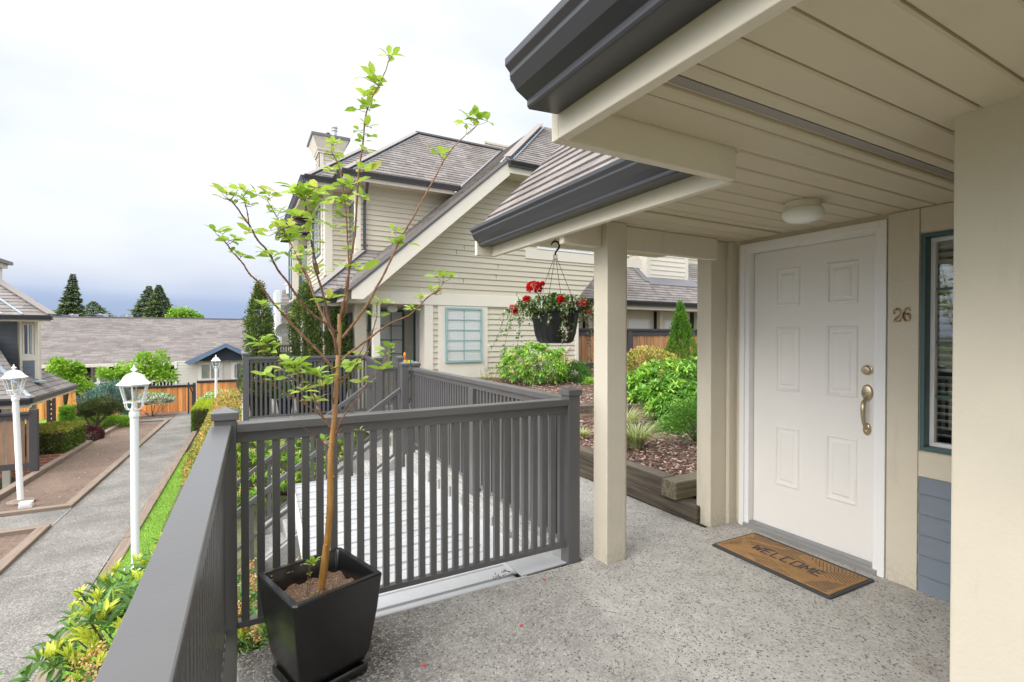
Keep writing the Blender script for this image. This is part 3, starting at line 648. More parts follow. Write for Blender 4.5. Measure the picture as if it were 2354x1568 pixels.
def blades(name, C, H, W, mat, bend=.5, parent=None, D0=None, seg=3):
    """arching grass blades growing from C"""
    n = len(C); az = RNG.uniform(0, 2 * np.pi, n); out = np.stack([np.cos(az), np.sin(az), np.zeros(n)], 1)
    if D0 is not None: out = out * .35 + D0; out /= np.linalg.norm(out, axis=1, keepdims=True) + 1e-6
    side = np.stack([-out[:, 1], out[:, 0], np.zeros(n)], 1); side /= np.linalg.norm(side, axis=1, keepdims=True) + 1e-6
    bd = np.broadcast_to(bend, (n,)) * RNG.uniform(.5, 1.3, n); H = np.broadcast_to(H, (n,)) * RNG.uniform(.6, 1.1, n)
    V = []
    for k in range(seg + 1):
        t = k / seg; p = C + out * (H * bd * (t ** 1.7))[:, None]; p = p + np.stack([np.zeros(n), np.zeros(n), H * (t - .42 * bd * t * t * t)], 1)
        w = W * (1 - t ** 1.5) * .5 + .0004
        V += [p - side * w, p + side * w]
    V = np.stack(V, 1).reshape(-1, 3); base = np.arange(n) * (2 * (seg + 1)); F = []
    for k in range(seg): F.append(np.stack([base + 2 * k, base + 2 * k + 1, base + 2 * k + 3, base + 2 * k + 2], 1))
    return numpy_mesh(name, V, np.concatenate(F), mat, np.repeat(RNG.uniform(0, 1, n), 2 * (seg + 1)), parent)
n = 26000; yy = 3 + 13 * RNG.uniform(0, 1, n) ** 1.2; xx = RNG.uniform(-1.40, -.5, n)
tag(blades('grass', np.stack([xx, yy, np.array([gz(y) for y in yy]) + .03], 1), .045, .006, MAT['blade'], .5, seg=2), 'short bright green grass on the narrow lawn strip beside the path', 'grass', kind='stuff')

# porch landing and neighbour's patio (exposed aggregate slabs)
def slab(name, poly, z0, z1, mat):
    return tag(MB().prism([(x, y, z0) for x, y in poly], (0, 0, z1 - z0)).build(name, mat, bevel=.01), kind='structure')
slab('porch_floor', [(-.02, -3), (3.7, -3), (3.7, 2.62), (3.14, 2.62), (3.14, 9.0), (3.9, 9.0), (3.9, 9.9), (1.98, 9.9), (1.98, 2.62), (-.02, 2.62)], -.25, 0, MAT['agg_porch'])
slab('patio_floor', [(.02, 9.16), (1.979, 9.16), (1.979, 9.9), (4.2, 9.905), (4.2, 14), (.02, 14)], -.15, .05, MAT['agg'])
slab('porch_wall', [(-.02, -3), (3.7, -3), (3.7, 2.58), (-.02, 2.58)], -2.4, -.25, MAT['concrete'])
# concrete kerb under the long railing and the stair cheek
mb = MB(); mb.box(1.86, 2.66, -.9, 1.979, 6.22, -.03)
for k in range(11): mb.box(1.84, 2.75 + .32 * k, -.42, 1.86, 3.0 + .32 * k, -.035 - .03 * random.random())
tag(mb.build('concrete_kerb', MAT['concrete'], bevel=.012), 'rough concrete kerb under the long grey railing beside the white metal roof', 'kerb')
st = thing('concrete_stairs', 'concrete stairs with exposed aggregate treads going down from the patio walkway', 'stairs', (0, 0, 0))
mb = MB(); rise, run = .168, .243
for k in range(9):
    x1 = 1.98 - run * k; mb.box(x1 - run - .03, 6.42, -rise * (k + 1) - .04 * 0 - .16, x1, 7.36, -rise * (k + 1) + (0.0))
mb.build('step', MAT['agg'], st, bevel=.012)
for y0, y1 in ((6.24, 6.42), (7.36, 7.52)):
    mb = MB(); mb.prism([(1.98, y0, -.02), (1.80, y0, -.02), (-.42, y0, -1.50), (-.42, y0, -2.0), (1.98, y0, -2.0)], (0, y1 - y0, 0)); mb.build('stair_wall', MAT['concrete'], st, bevel=.012)

# white sheet metal roof below the landing
wr = thing('metal_roof', 'white ribbed sheet metal roof lying below the front railing', 'metal roof', (0, 0, 0))
mb = MB(); zt = lambda y: -.10 - .035 * (y - 2.6)
mb.prism([(.36, 2.68, zt(2.68) - .05), (1.62, 2.68, zt(2.68) - .05), (1.64, 4.1, zt(4.1) - .05), (1.72, 6.2, zt(6.2) - .05), (.52, 6.2, zt(6.2) - .05), (.44, 4.5, zt(4.5) - .05)], (0, 0, -.01))
mb.build('roof_base', MAT['flash_dark'], wr); mb = MB()  # base plate coloured dark, shadow lines of the sheet gaps put into colour
y = 2.68; k = 0
xl = lambda y: .36 + (y - 2.68) * .045; xr = lambda y: 1.60 + (y - 2.68) * .035
while y < 6.15:
    w = .285 if k else .24; y2 = min(y + w, 6.2); j = RNG.uniform(-.012, .012)
    X0, X1 = xl(y) + j, xr(y); za, zb2 = zt(y) - .020, zt(y2) + .002
    mb.prism([(X0, y + .008, za - .01), (X0, y + .008, za), (X0, y + .13, za + .002), (X0, y + .134, za + .010), (X0, y + .150, za + .010), (X0, y + .154, za + .003), (X0, y2 - .040, zb2 - .016), (X0, y2 - .036, zb2), (X0, y2 - .016, zb2), (X0, y2 - .014, zb2 - .03)], (X1 - X0, 0, 0))
    y = y2; k += 1
mb.build('roof_sheet', MAT['whiteroof'], wr, bevel=.003)
mb = MB(); mb.prism([(1.52, 2.64, -.012), (1.90, 2.64, -.006), (1.862, 2.95, -.05), (1.57, 2.95, -.06)], (0, 0, .008))
mb.prism([(1.60, 2.9, -.14), (1.86, 2.9, -.10), (1.86, 6.2, -.20), (1.70, 6.2, -.23)], (0, 0, .01)); mb.build('flashing', MAT['whiteroof'], wr)
mb = MB(); mb.box(.36, 2.60, -.10, 1.54, 2.64, -.008); mb.box(.36, 2.64, -.10, 1.54, 2.70, -.06); mb.box(.36, 2.60, -.012, 1.54, 2.618, .004); mb.build('edge_trim', MAT['whiteroof'], wr, bevel=.003)
mb = MB(); mb.bar((.36, 2.7, -.16), (.52, 6.2, -.30), .02, .16); mb.build('gutter', MAT['white'], wr)
mb = MB(); mb.box(.46, 2.7, -2.2, 1.84, 2.9, -.3); mb.box(.62, 2.9, -2.2, 1.84, 6.1, -.45); tag(mb.build('carport_wall', MAT['concrete']), 'shaded concrete wall under the white metal roof', 'wall')
for (x, y, s_, c) in ((1.43, 2.78, .03, 'twig'), (1.49, 2.80, .022, 'twig'), (1.62, 3.05, .02, 'bark')):
    pass

# ------------------------------------------------------------------ railings
def post(mb_parent, x, y, z0, z1, w=.09, cap=True, name='post'):
    mb = MB(); mb.box(x - w / 2, y - w / 2, z0, x + w / 2, y + w / 2, z1)
    c = w / 2 + .011
    if cap:
        mb.box(x - c, y - c, z1, x + c, y + c, z1 + .034)
        b = [(x - c, y - c, z1 + .034), (x + c, y - c, z1 + .034), (x + c, y + c, z1 + .034), (x - c, y + c, z1 + .034)]
        a = (x, y, z1 + .058)
        for i in range(4): mb.face([b[i], b[(i + 1) % 4], a])
    return mb.build(name, MAT['rail'], mb_parent, bevel=.0035)
def rail_run(par, p, q, n, ztop=1.07, zbot=.10, bw=.034, bd=.028, capw=.088, slope=0, caph=.042, subh=.05, base=0.0, share=None, z_end=None):
    """rails and balusters from p to q (x,y); heights follow base z at each end"""
    p3 = Vector((p[0], p[1], base)); q3 = Vector((q[0], q[1], base if z_end is None else z_end))
    d = (q3 - p3)
    U = lambda t, h: p3 + d * t + Vector((0, 0, h))
    MB().bar(U(0, ztop - caph / 2), U(1, ztop - caph / 2), capw, caph).build('top_rail', MAT['rail'], par, bevel=.004)
    MB().bar(U(0, ztop - caph - subh / 2), U(1, ztop - caph - subh / 2), .042, subh).build('under_rail', MAT['rail'], par, bevel=.002)
    MB().bar(U(0, zbot + .015), U(1, zbot + .015), .036, .03).build('bottom_rail', MAT['rail'], par, bevel=.002)
    if n:
        dh = Vector((d.x, d.y, 0)).normalized(); sd = Vector((-dh.y, dh.x, 0)); first = None
        sl = d.z / max(1e-6, Vector((d.x, d.y, 0)).length)
        for k in range(n):
            t = (k + .5) / n; c = U(t, 0); h0, h1 = zbot + .02, ztop - caph - subh + .01
            if first is None or slope:
                mb = MB(); M = Matrix.Translation(c) @ Matrix(((dh.x, sd.x, 0), (dh.y, sd.y, 0), (0, 0, 1))).to_4x4()
                mb.box(-bw / 2, -bd / 2, h0, bw / 2, bd / 2, h1, M); o = mb.build('baluster', MAT['rail'], par, bevel=.002); first = first or (o, c)
            else:
                o = first[0].copy(); COL.objects.link(o); o.parent = par; o.location = c - first[1]
YF = 2.665
rf = thing('railing', 'front grey metal railing behind the black square planter, with the most wide balusters', 'railing', (0, 0, 0))
post(rf, -.062, YF, -.30, 1.092); post(rf, 1.905, YF, -.12, 1.092)
rail_run(rf, (-.017, YF), (1.86, YF), 28)
rl = thing('railing', 'grey railing seen steeply along its smooth pale top at the lower left corner', 'railing', (0, 0, 0))
rail_run(rl, (-.150, -1.2), (-.078, YF - .045), 54, capw=.084)
rr = thing('railing', 'long grey railing with close balusters running back beside the walkway', 'railing', (0, 0, 0))
rail_run(rr, (1.935, YF + .045), (1.985, 6.20), 50, zbot=.07)
post(rr, 1.96, 4.30, -.5, .985, cap=False); post(rr, 2.0, 6.25, -.3, 1.092); post(rr, 1.86, 6.27, -.6, 1.092)
rail_run(rr, (1.905, 6.265), (1.955, 6.255), 0)
rp = thing('railing', 'far grey railing round the neighbours patio in front of the columnar yews', 'railing', (0, 0, 0))
post(rp, .08, 9.20, -.25, 1.16); rail_run(rp, (.125, 9.20), (2.02, 9.20), 27, 1.13, .12, capw=.088)
rail_run(rp, (2.02, 9.16), (1.83, 7.50), 24, 1.11, .10); post(rp, 1.81, 7.44, -.5, 1.12); post(rp, 2.14, 7.46, -.3, 1.12)
rail_run(rp, (1.855, 7.445), (2.095, 7.455), 3, 1.02, .10); rail_run(rp, (.08, 9.245), (.06, 13.2), 50, 1.13, .12)
def handrail(p, q, n, label):
    h = thing('handrail', label, 'handrail', (0, 0, 0))
    a = Vector(p); b = Vector(q)
    MB().bar(a, b, .055, .05).build('top_rail', MAT['rail'], h, bevel=.004)
    MB().bar(a - Vector((0, 0, .42)), b - Vector((0, 0, .42)), .04, .035).build('middle_rail', MAT['rail'], h)
    MB().bar(a - Vector((0, 0, .78)), b - Vector((0, 0, .78)), .035, .03).build('bottom_rail', MAT['rail'], h)
    for k in range(n):
        c = a.lerp(b, (k + .3) / n); mb = MB(); mb.box(c.x - .022, c.y - .015, c.z - .85, c.x + .022, c.y + .015, c.z - .02); mb.build('baluster', MAT['rail'], h)
    e = b; mb = MB(); mb.box(e.x - .04, e.y - .04, e.z - 1.05, e.x + .04, e.y + .04, e.z + .05); mb.build('post', MAT['rail'], h, bevel=.003)
    return h
handrail((1.82, 6.30, .79), (-.36, 6.30, -.71), 8, 'sloping grey handrail on the near side of the concrete stairs')
handrail((1.78, 7.42, .84), (-.40, 7.42, -.70), 8, 'sloping grey handrail on the far side of the concrete stairs')
# ------------------------------------------------------------------ the townhouse with the porch
H1 = thing('townhouse', 'near beige townhouse with covered porch, white door and house number', 'house', (0, 0, 0))
SOF = 2.22
def gutter_prof(s):
    # s=+1 gutter opens towards -X ; profile points (distance out from fascia, z)
    return [(0, 2.175), (.105, 2.168), (.112, 2.176), (.112, 2.192), (.150, 2.215), (.172, 2.25), (.172, 2.262), (.188, 2.278), (.188, 2.30), (.176, 2.30), (.176, 2.29), (0, 2.29)]
def gutter(x, y0, y1, par, prof=None, dz=0, name='gutter', mat='gutter'):
    mb = MB(); mb.prism([(x - o_, y0, z + dz) for o_, z in (prof or gutter_prof(1))], (0, y1 - y0, 0)); return mb.build(name, MAT[mat], par, bevel=.002)
XA, XB = .88, 1.73
gutter(XA - .002, -3, 1.30, H1); gutter(XB - .002, 1.345, 3.47, H1)
mb = MB(); mb.box(XA, -3, 2.10, XA + .038, 1.30, 2.31); mb.build('fascia', MAT['beige'], H1, bevel=.004)
mb = MB(); mb.box(XB, 1.342, 2.10, XB + .038, 3.47, 2.31); mb.build('fascia', MAT['beige'], H1, bevel=.004)
mb = MB(); mb.box(XA + .001, 1.301, 2.10, XB + .002, 1.340, 2.262); mb.build('return_board', MAT['beige'], H1, bevel=.004)
mb = MB(); mb.box(XB - .13, 3.471, 2.10, XB + .038, 3.509, 2.215); mb.prism([(XB - .13, 3.471, 2.216), (3.6, 3.471, 2.24), (3.6, 3.471, 4.2), (XB + .1, 3.471, 2.42)], (0, .038, 0)); mb.build('rake_board', MAT['beige'], H1, bevel=.004)
# soffit boards
mb = MB(); gy = [.155, .285, .42, .553, .684, .814, .950]
def sboard(y0, y1, x0, x1, z=SOF):
    g = .004; c = .006
    pf = [(y0 + g, z + .016), (y0 + g, z + c), (y0 + g + c, z), (y1 - g - c, z), (y1 - g, z + c), (y1 - g, z + .016)]
    mb.prism([(x0, a, b) for a, b in pf], (x1 - x0, 0, 0))
ylist = [-.5, -.37, -.24, -.11, .025] + gy
for a, b in zip(ylist[:-1], ylist[1:]): sboard(a, b, XA + .039, 3.46)
sboard(.950, 1.016, XA + .039, 3.46); sboard(1.078, 1.14, XA + .039, 3.46); sboard(1.14, 1.30, XA + .039, 3.46)
sboard(1.30, 1.436, XB + .039, 3.46)
yb = [1.436, 1.572, 1.705, 1.832, 1.966, 2.10, 2.185]
for a, b in zip(yb[:-1], yb[1:]): sboard(a, b, XB + .039, 3.46)
yb = [2.225, 2.36, 2.49, 2.62, 2.755, 2.89, 3.02, 3.155, 3.29, 3.47]
for a, b in zip(yb[:-1], yb[1:]): sboard(a, b, XB + .039, 3.46)
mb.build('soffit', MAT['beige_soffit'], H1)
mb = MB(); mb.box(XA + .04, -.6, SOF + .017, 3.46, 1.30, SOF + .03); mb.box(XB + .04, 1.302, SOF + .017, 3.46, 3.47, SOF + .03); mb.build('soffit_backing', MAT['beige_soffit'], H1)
mb = MB(); mb.box(XA + .04, 1.018, SOF + .004, 3.44, 1.056, SOF + .012); mb.build('soffit_vent', MAT['vent'], H1)
# roof slabs
mb = MB(); P0 = [(XA - .10, -3, 2.305), (XA - .10, 1.42, 2.305), (XA + 2.4, 1.42, 4.805), (XA + 2.4, -3, 4.805)]
lap(mb, P0, .14, .012, under=.02, outward=(-1, 0, 1)); mb.build('roof', MAT['shingle'], H1)
mb = MB(); P0 = [(XB - .10, 1.42, 2.315), (XB - .10, 3.53, 2.315), (XB + 2.1, 3.53, 4.515), (XB + 2.1, 1.42, 4.515)]
lap(mb, P0, .14, .014, under=.02, outward=(-1, 0, 1)); mb.build('roof', MAT['shingle'], H1)
# post, beam, pillar
def pst(x0, y0, x1, y1, z0, z1, name='post', m='beige_stucco'):
    mb = MB(); mb.box(x0, y0, z0, x1, y1, z1); return mb.build(name, MAT[m], H1, bevel=.004)
p = pst(2.068, 2.49, 2.225, 2.63, -.01, SOF - .002)
mb = MB(); mb.box(2.226, 2.505, -.01, 2.245, 2.615, SOF - .004); mb.build('corner_strip', MAT['beige_stucco'], p)
pst(XB + .039, 2.548, 2.067, 2.60, 2.058, SOF - .003, 'beam', 'beige'); pst(2.246, 2.548, 3.185, 2.60, 2.058, SOF - .003, 'beam', 'beige')
mb = MB(); mb.box(3.186, 2.605, -.01, 3.6, 2.74, SOF - .002); mb.build('pillar', MAT['beige_stucco'], H1, bevel=.006)
mb = MB(); mb.box(3.36, 2.575, -.01, 3.455, 2.604, SOF - .003); mb.build('corner_board', MAT['beige_stucco'], H1, bevel=.003)
# front wall (plane x = 3.455) with openings for door and window
WX = 3.455
mb = MB()
mb.box(WX, 1.372, -.02, WX + .18, 1.535, SOF + .03)            # between window and door
mb.box(WX, 1.535, 2.19, WX + .18, 2.575, SOF + .03)
mb.box(WX, .70, 2.07, WX + .18, 1.372, SOF + .03)
mb.box(WX + .001, .70, .66, WX + .18, 1.372, .815)
mb.box(WX, 2.545, -.02, WX + .18, 2.604, 2.19)
mb.build('wall', MAT['beige_stucco'], H1)
mb = MB(); mb.box(WX - .016, 1.374, -.01, WX - .001, 1.532, SOF - .004); mb.build('trim_board', MAT['beige_stucco'], H1, bevel=.003)
mb = MB(); mb.box(WX - .014, .75, .668, WX, 1.372, .812); mb.build('trim_board', MAT['beige_stucco'], H1, bevel=.002); mb = MB(); mb.box(WX - .012, .75, 2.078, WX - .001, 1.372, SOF - .004); mb.build('trim_board', MAT['beige_stucco'], H1, bevel=.002)
mb = MB(); lap(mb, [(WX, 1.371, -.02), (WX, .74, -.02), (WX, .74, .664), (WX, 1.371, .664)], .118, .014, outward=(-1, 0, 0)); mb.build('siding', MAT['blue_siding'], H1)
mb = MB(); mb.box(WX + .002, .7, -.02, WX + .15, 1.37, .662); mb.build('wall', MAT['dark'], H1)
# near wall on the right
mb = MB(); mb.box(2.118, -3, -.02, 3.7, .752, SOF + .02); mb.build('wall', MAT['beige_stucco'], H1, bevel=.006)
# door
DX = 3.505
fr = MB()
for (a, b, c, d) in ((1.538, 1.578, 0, 2.188), (2.502, 2.542, 0, 2.188)):
    fr.box(WX - .022, a, c, WX + .01, b, d)
fr.box(WX - .022, 1.578, 2.145, WX + .01, 2.502, 2.188)
for (a, b) in ((1.578, 1.608), (2.468, 2.502)): fr.box(WX - .008, a, 0.0, WX + .14, b, 2.146)
fr.box(WX - .008, 1.608, 2.118, WX + .14, 2.468, 2.1465)
dr = MB(); dr.box(DX, 1.612, .055, DX + .044, 2.464, 2.115)
door = dr.build('door', MAT['door'], H1, bevel=.002)
fr.build('door_frame', MAT['white'], door, bevel=.003)
def panel(y0, y1, z0, z1):
    """raised and fielded panel: raised ogee ring with a shallow raised field"""
    mb = MB(); xs_ = DX; rings = [(0, 0), (.006, .007), (.016, .008), (.024, -.004), (.036, -.004), (.052, .006)]
    loops = []
    for i, h in rings:
        loops.append([(xs_ - h, y0 + i, z0 + i), (xs_ - h, y1 - i, z0 + i), (xs_ - h, y1 - i, z1 - i), (xs_ - h, y0 + i, z1 - i)])
    for a, b in zip(loops[:-1], loops[1:]):
        for k in range(4): mb.face([a[k], a[(k + 1) % 4], b[(k + 1) % 4], b[k]])
    mb.face(loops[-1]); return mb.build('door_panel', MAT['door'], door)
for a in ((2.105, 2.29, 1.695, 1.975), (1.725, 1.925, 1.695, 1.975), (2.105, 2.29, 1.075, 1.545), (1.725, 1.925, 1.075, 1.545), (2.105, 2.29, .37, .815), (1.725, 1.925, .37, .815)): panel(*a)
mb = MB(); mb.box(WX - .03, 1.58, 0, DX + .06, 2.50, .030); mb.box(WX + .0, 1.61, .030, DX + .05, 2.466, .045)
for k in range(5): mb.box(WX + .004 + k * .009, 1.612, .045, WX + .008 + k * .009, 2.464, .048)
mb.build('threshold', MAT['alu'], door, bevel=.002)
mb = MB(); mb.box(DX - .004, 1.612, .047, DX + .04, 2.464, .054); mb.build('door_sweep', MAT['white'], door)
HY = 1.668
mb = MB(); mb.lathe([(.001, 0), (.030, -.001), (.032, -.006), (.031, -.011), (.026, -.013), (.026, -.028), (.022, -.032), (.019, -.033), (.001, -.031)], 28, (DX, HY, 1.262), 'x'); 
mb.box(DX - .036, HY - .002, 1.256, DX - .030, HY + .002, 1.268)
mb.build('deadbolt', MAT['brass'], door, smooth='auto')
hs = MB()
def oval(cy, cz, ry, rz, d, mb):
    pr = [(0.02, 0), (1.0, -.0), (1.0, -d * .45), (.93, -d * .8), (.8, -d), (.02, -d * 1.02)]
    vs = []; seg = 28
    for r, x in pr:
        for k in range(seg):
            an = 2 * math.pi * k / seg; vs.append((DX + x, cy + ry * r * math.cos(an), cz + rz * r * math.sin(an)))
    fs = [(i * seg + k, i * seg + (k + 1) % seg, (i + 1) * seg + (k + 1) % seg, (i + 1) * seg + k) for i in range(len(pr) - 1) for k in range(seg)]
    mb.raw(vs, fs)
oval(HY, 1.118, .033, .052, .016, hs); oval(HY, .885, .024, .040, .014, hs)
pts = [(DX - .012, HY, 1.082), (DX - .030, HY, 1.074), (DX - .048, HY, 1.055), (DX - .056, HY, 1.02), (DX - .054, HY, .975), (DX - .045, HY, .93), (DX - .030, HY, .903), (DX - .012, HY, .893)]
hs.tube(pts, [.009, .011, .014, .0145, .013, .011, .009, .008], 12)
hs.lathe([(.001, -.014), (.006, -.014), (.007, -.02), (.001, -.022)], 12, (DX, HY, .872), 'x')
hs.box(DX - .040, HY - .012, 1.098, DX - .012, HY + .012, 1.103)
hs.box(DX - .0178, HY - .005, 1.088, DX - .012, HY + .005, 1.096)
hs.build('handle', MAT['brass'], door, smooth='auto')
# porch window
W1 = MB()
def ringbox(mb, x0, x1, ya, yb_, za, zb, w):
    mb.box(x0, ya, za, x1, yb_, za + w); mb.box(x0, ya, zb - w, x1, yb_, zb); mb.box(x0, ya, za + w, x1, ya + w, zb - w); mb.box(x0, yb_ - w, za + w, x1, yb_, zb - w)
ringbox(W1, WX - .005, WX + .075, .80, 1.371, .818, 2.068, .022)
for z in (1.13, 1.44, 1.75): W1.box(WX + .074, .822, z - .007, WX + .084, 1.349, z + .007)
wn = W1.build('window', MAT['teal'], H1, bevel=.002)
W2 = MB(); ringbox(W2, WX + .06, WX + .10, .822, 1.349, .84, 2.046, .022); W2.build('sash', MAT['white'], wn, bevel=.002)
mb = MB(); mb.box(WX + .086, .842, .862, WX + .089, 1.329, 2.026); mb.build('pane', MAT['glass'], wn)
mb = MB()
for k in range(27):
    z = .90 + k * .042; M = Matrix.Translation((WX + .125, 1.085, z)) @ Matrix.Rotation(R(24), 4, 'Y'); mb.box(-.023, -.26, -.0012, .023, .26, .0012, M)
mb.box(WX + .13, .825, 2.0, WX + .17, 1.345, 2.04); mb.build('blind', MAT['blind'], wn)
mb = MB(); mb.box(WX + .1805, .70, .70, WX + .9, .72, 2.2); mb.box(WX + .90, .70, .70, WX + .92, 1.6, 2.2); mb.box(WX + .1805, 1.58, .70, WX + .9, 1.6, 2.2); mb.box(WX + .1805, .72, .68, WX + .9, 1.58, .70); mb.box(WX + .1805, .72, 2.2, WX + .9, 1.58, 2.22); mb.build('room', MAT['dark'], H1)
# house number
def text_mesh(name, txt, size, mat, M, extrude=.002, parent=None, font_shear=0, bevel=0, offset=0):
    cu = bpy.data.curves.new(name, 'FONT'); cu.body = txt; cu.size = size; cu.extrude = extrude; cu.align_x = 'CENTER'; cu.align_y = 'CENTER'; cu.offset = offset; cu.bevel_depth = bevel
    o = bpy.data.objects.new(name, cu); COL.objects.link(o); dg = bpy.context.evaluated_depsgraph_get(); dg.update()
    me = bpy.data.meshes.new_from_object(o.evaluated_get(dg)); bpy.data.objects.remove(o); me.name = name
    me.transform(M); return link(name, me, mat, parent)
def onwallx(x, y, z):   # text on a wall facing -X, reading towards -Y
    return Matrix.Translation((x, y, z)) @ Matrix(((0, 0, -1), (-1, 0, 0), (0, 1, 0))).to_4x4()
def serif_digit(which, cy, cz, h):
    """cast serif numerals built from strokes; u to the right (-Y), v up"""
    mb = MB(); pts = []
    if which == '2':
        for k in range(13):
            a = R(170 - 225 * k / 12); pts.append((.5 + .40 * math.cos(a), .70 + .28 * math.sin(a), .055 + .055 * math.sin(math.pi * k / 12) ** 2))
        pts += [(.62, .42, .085), (.40, .26, .06), (.18, .10, .045)]
        base = [((.10, .0), (.95, .0), (.98, .30), (.88, .30), (.84, .15), (.20, .14))]
        dots = [(.2, .68, .13)]
    else:
        for k in range(20):
            a = R(-90 + 360 * k / 19); pts.append((.5 + .34 * math.cos(a), .30 + .27 * math.sin(a), .06 + .06 * abs(math.cos(a))))
        up = []
        for k in range(11):
            a = R(200 - 130 * k / 10); up.append((.62 + .48 * math.cos(a), .48 + .50 * math.sin(a), .06 + .06 * abs(math.cos(a)) ** 1.5))
        base = []; dots = [(.82, .80, .12)]
    def stroke(ps):
        L = []; Rr = []
        for i, (u, v, w) in enumerate(ps):
            a = ps[max(i - 1, 0)]; b = ps[min(i + 1, len(ps) - 1)]; dx, dy = b[0] - a[0], b[1] - a[1]; l = math.hypot(dx, dy) or 1
            nx_, ny_ = -dy / l, dx / l; L.append((u + nx_ * w, v + ny_ * w)); Rr.append((u - nx_ * w, v - ny_ * w))
        for i in range(len(ps) - 1): ply([L[i], L[i + 1], Rr[i + 1], Rr[i]])
    T = lambda u, v, d: (WX - .016 - d, cy - (u - .5) * h * .58, cz + (v - .5) * h)
    def ply(q):
        mb.prism([T(u, v, .001) for u, v in q], (-.006, 0, 0))
    stroke(pts)
    if which == '6': stroke(up)
    for q in base: ply(list(q))
    for (u, v, r) in dots: ply([(u + r * math.cos(R(45 * k)) , v + r * .62 * math.sin(R(45 * k))) for k in range(8)])
    return mb
nb = serif_digit('2', 1.482, 1.602, .078); nb2 = serif_digit('6', 1.432, 1.606, .078); nb.raw(nb2.v, nb2.f)
nb.build('house_number', MAT['oldbrass'], H1)
# ceiling light
cl = MB(); LX, LY = 2.735, 1.632; cl.lathe([(.001, SOF - .001), (.088, SOF - .001), (.090, SOF - .012), (.088, SOF - .034), (.094, SOF - .037), (.094, SOF - .043), (.001, SOF - .043)], 36, (LX, LY, 0))
for k in range(3): a = R(40 + 120 * k); cl.tube([(LX + .088 * math.cos(a), LY + .088 * math.sin(a), SOF - .028), (LX + .102 * math.cos(a), LY + .102 * math.sin(a), SOF - .028)], .004, 8)
lamp = cl.build('ceiling_light', MAT['cream'], H1, smooth='auto')
mb = MB(); mb.lathe([(.09, SOF - .036), (.100, SOF - .045), (.107, SOF - .060), (.104, SOF - .078), (.090, SOF - .095), (.065, SOF - .108), (.035, SOF - .115), (.001, SOF - .117)], 40, (LX, LY, 0)); mb.build('shade', MAT['milk'], lamp, smooth=True)

# ------------------------------------------------------------------ door mat
dm = thing('doormat', 'coir doormat with black rubber edge reading WELCOME', 'doormat', (3.125, 1.955, 0.002), R(-1.5))
mb = MB(); hw, hl = .232, .408
def rrect(a, b, r, z):
    out = []
    for cx_, cy_, s in ((a - r, b - r, 0), (-a + r, b - r, 90), (-a + r, -b + r, 180), (a - r, -b + r, 270)):
        for k in range(5): an = R(s + 22.5 * k); out.append((cx_ + r * math.cos(an), cy_ + r * math.sin(an), z))
    return out
lo, mi, hi = rrect(hw, hl, .02, 0), rrect(hw, hl, .02, .007), rrect(hw - .006, hl - .006, .018, .010)
mb.raw(lo + mi + hi, [tuple(range(20))[::-1], tuple(range(40, 60))] + [(i, (i + 1) % 20, 20 + (i + 1) % 20, 20 + i) for i in range(20)] + [(20 + i, 20 + (i + 1) % 20, 40 + (i + 1) % 20, 40 + i) for i in range(20)])
rub = paint('black_rubber', (.045, .045, .048), .7, .15, .5)
mb.build('rubber_border', rub, dm)
def coir():
    m, t, b, o = newmat('coir_pile'); v = coord(t)
    n1 = noise(t, v, 210, 4, .75); n2 = noise(t, v, 14, 4, .6)
    c = ramp_(t, n1, [(.3, (.20, .10, .035)), (.5, (.38, .21, .08)), (.7, (.55, .34, .15))]); c = mixc(t, 1, c, ramp_(t, n2, [(.3, (.78, .78, .78)), (.7, (1.15, 1.15, 1.15))]), 'MULTIPLY')
    t.links.new(c, b.inputs['Base Color']); b.inputs['Roughness'].default_value = .95; bump(t, b, n1, 1.0, .006); return m
mb = MB(); mb.box(-hw + .030, -hl + .022, .009, hw - .040, hl - .022, .0145); mb.build('coir_pile', coir(), dm)
mk = MB(); zz = .0150
def line(x0, y0, x1, y1, w=.0045):
    mk.bar((x0, y0, zz), (x1, y1, zz), w, .0012)
# grooves fanning like palm leaves (u = toward the door, +X; v = along +Y)
def hatch(poly, ang, step, w=.0042):
    dx, dy = math.cos(R(ang)), math.sin(R(ang)); nx_, ny_ = -dy, dx; pr = [p[0] * nx_ + p[1] * ny_ for p in poly]; c = min(pr) + step * .5
    while c < max(pr):
        hits = []
        for i in range(len(poly)):
            (x0, y0), (x1, y1) = poly[i], poly[(i + 1) % len(poly)]; a0 = x0 * nx_ + y0 * ny_ - c; a1 = x1 * nx_ + y1 * ny_ - c
            if a0 * a1 < 0: t_ = a0 / (a0 - a1); hits.append((x0 + (x1 - x0) * t_, y0 + (y1 - y0) * t_))
        if len(hits) == 2: (x0, y0), (x1, y1) = hits; j = .10; line(x0 + (x1 - x0) * j, y0 + (y1 - y0) * j, x1 - (x1 - x0) * .06, y1 - (y1 - y0) * .06, w)
        c += step
hatch([(.06, .37), (.188, .37), (.188, .02)], -78, .020); hatch([(.02, .36), (.188, .0), (.06, -.10), (-.005, .27)], -70, .022)
hatch([(.188, -.02), (.188, -.37), (.05, -.20)], -150, .020); hatch([(.045, -.13), (.18, -.38), (.02, -.375), (-.02, -.25)], -125, .020)
hatch([(-.19, -.37), (.0, -.375), (-.06, -.28), (-.19, -.22)], 100, .017); hatch([(-.19, .10), (-.13, .22), (-.09, .02), (-.19, -.16)], -75, .022, .003)
hatch([(-.03, .37), (.05, .37), (-.02, .30), (-.19, .37)], -20, .016, .003)
mk.build('pattern', rub, dm)
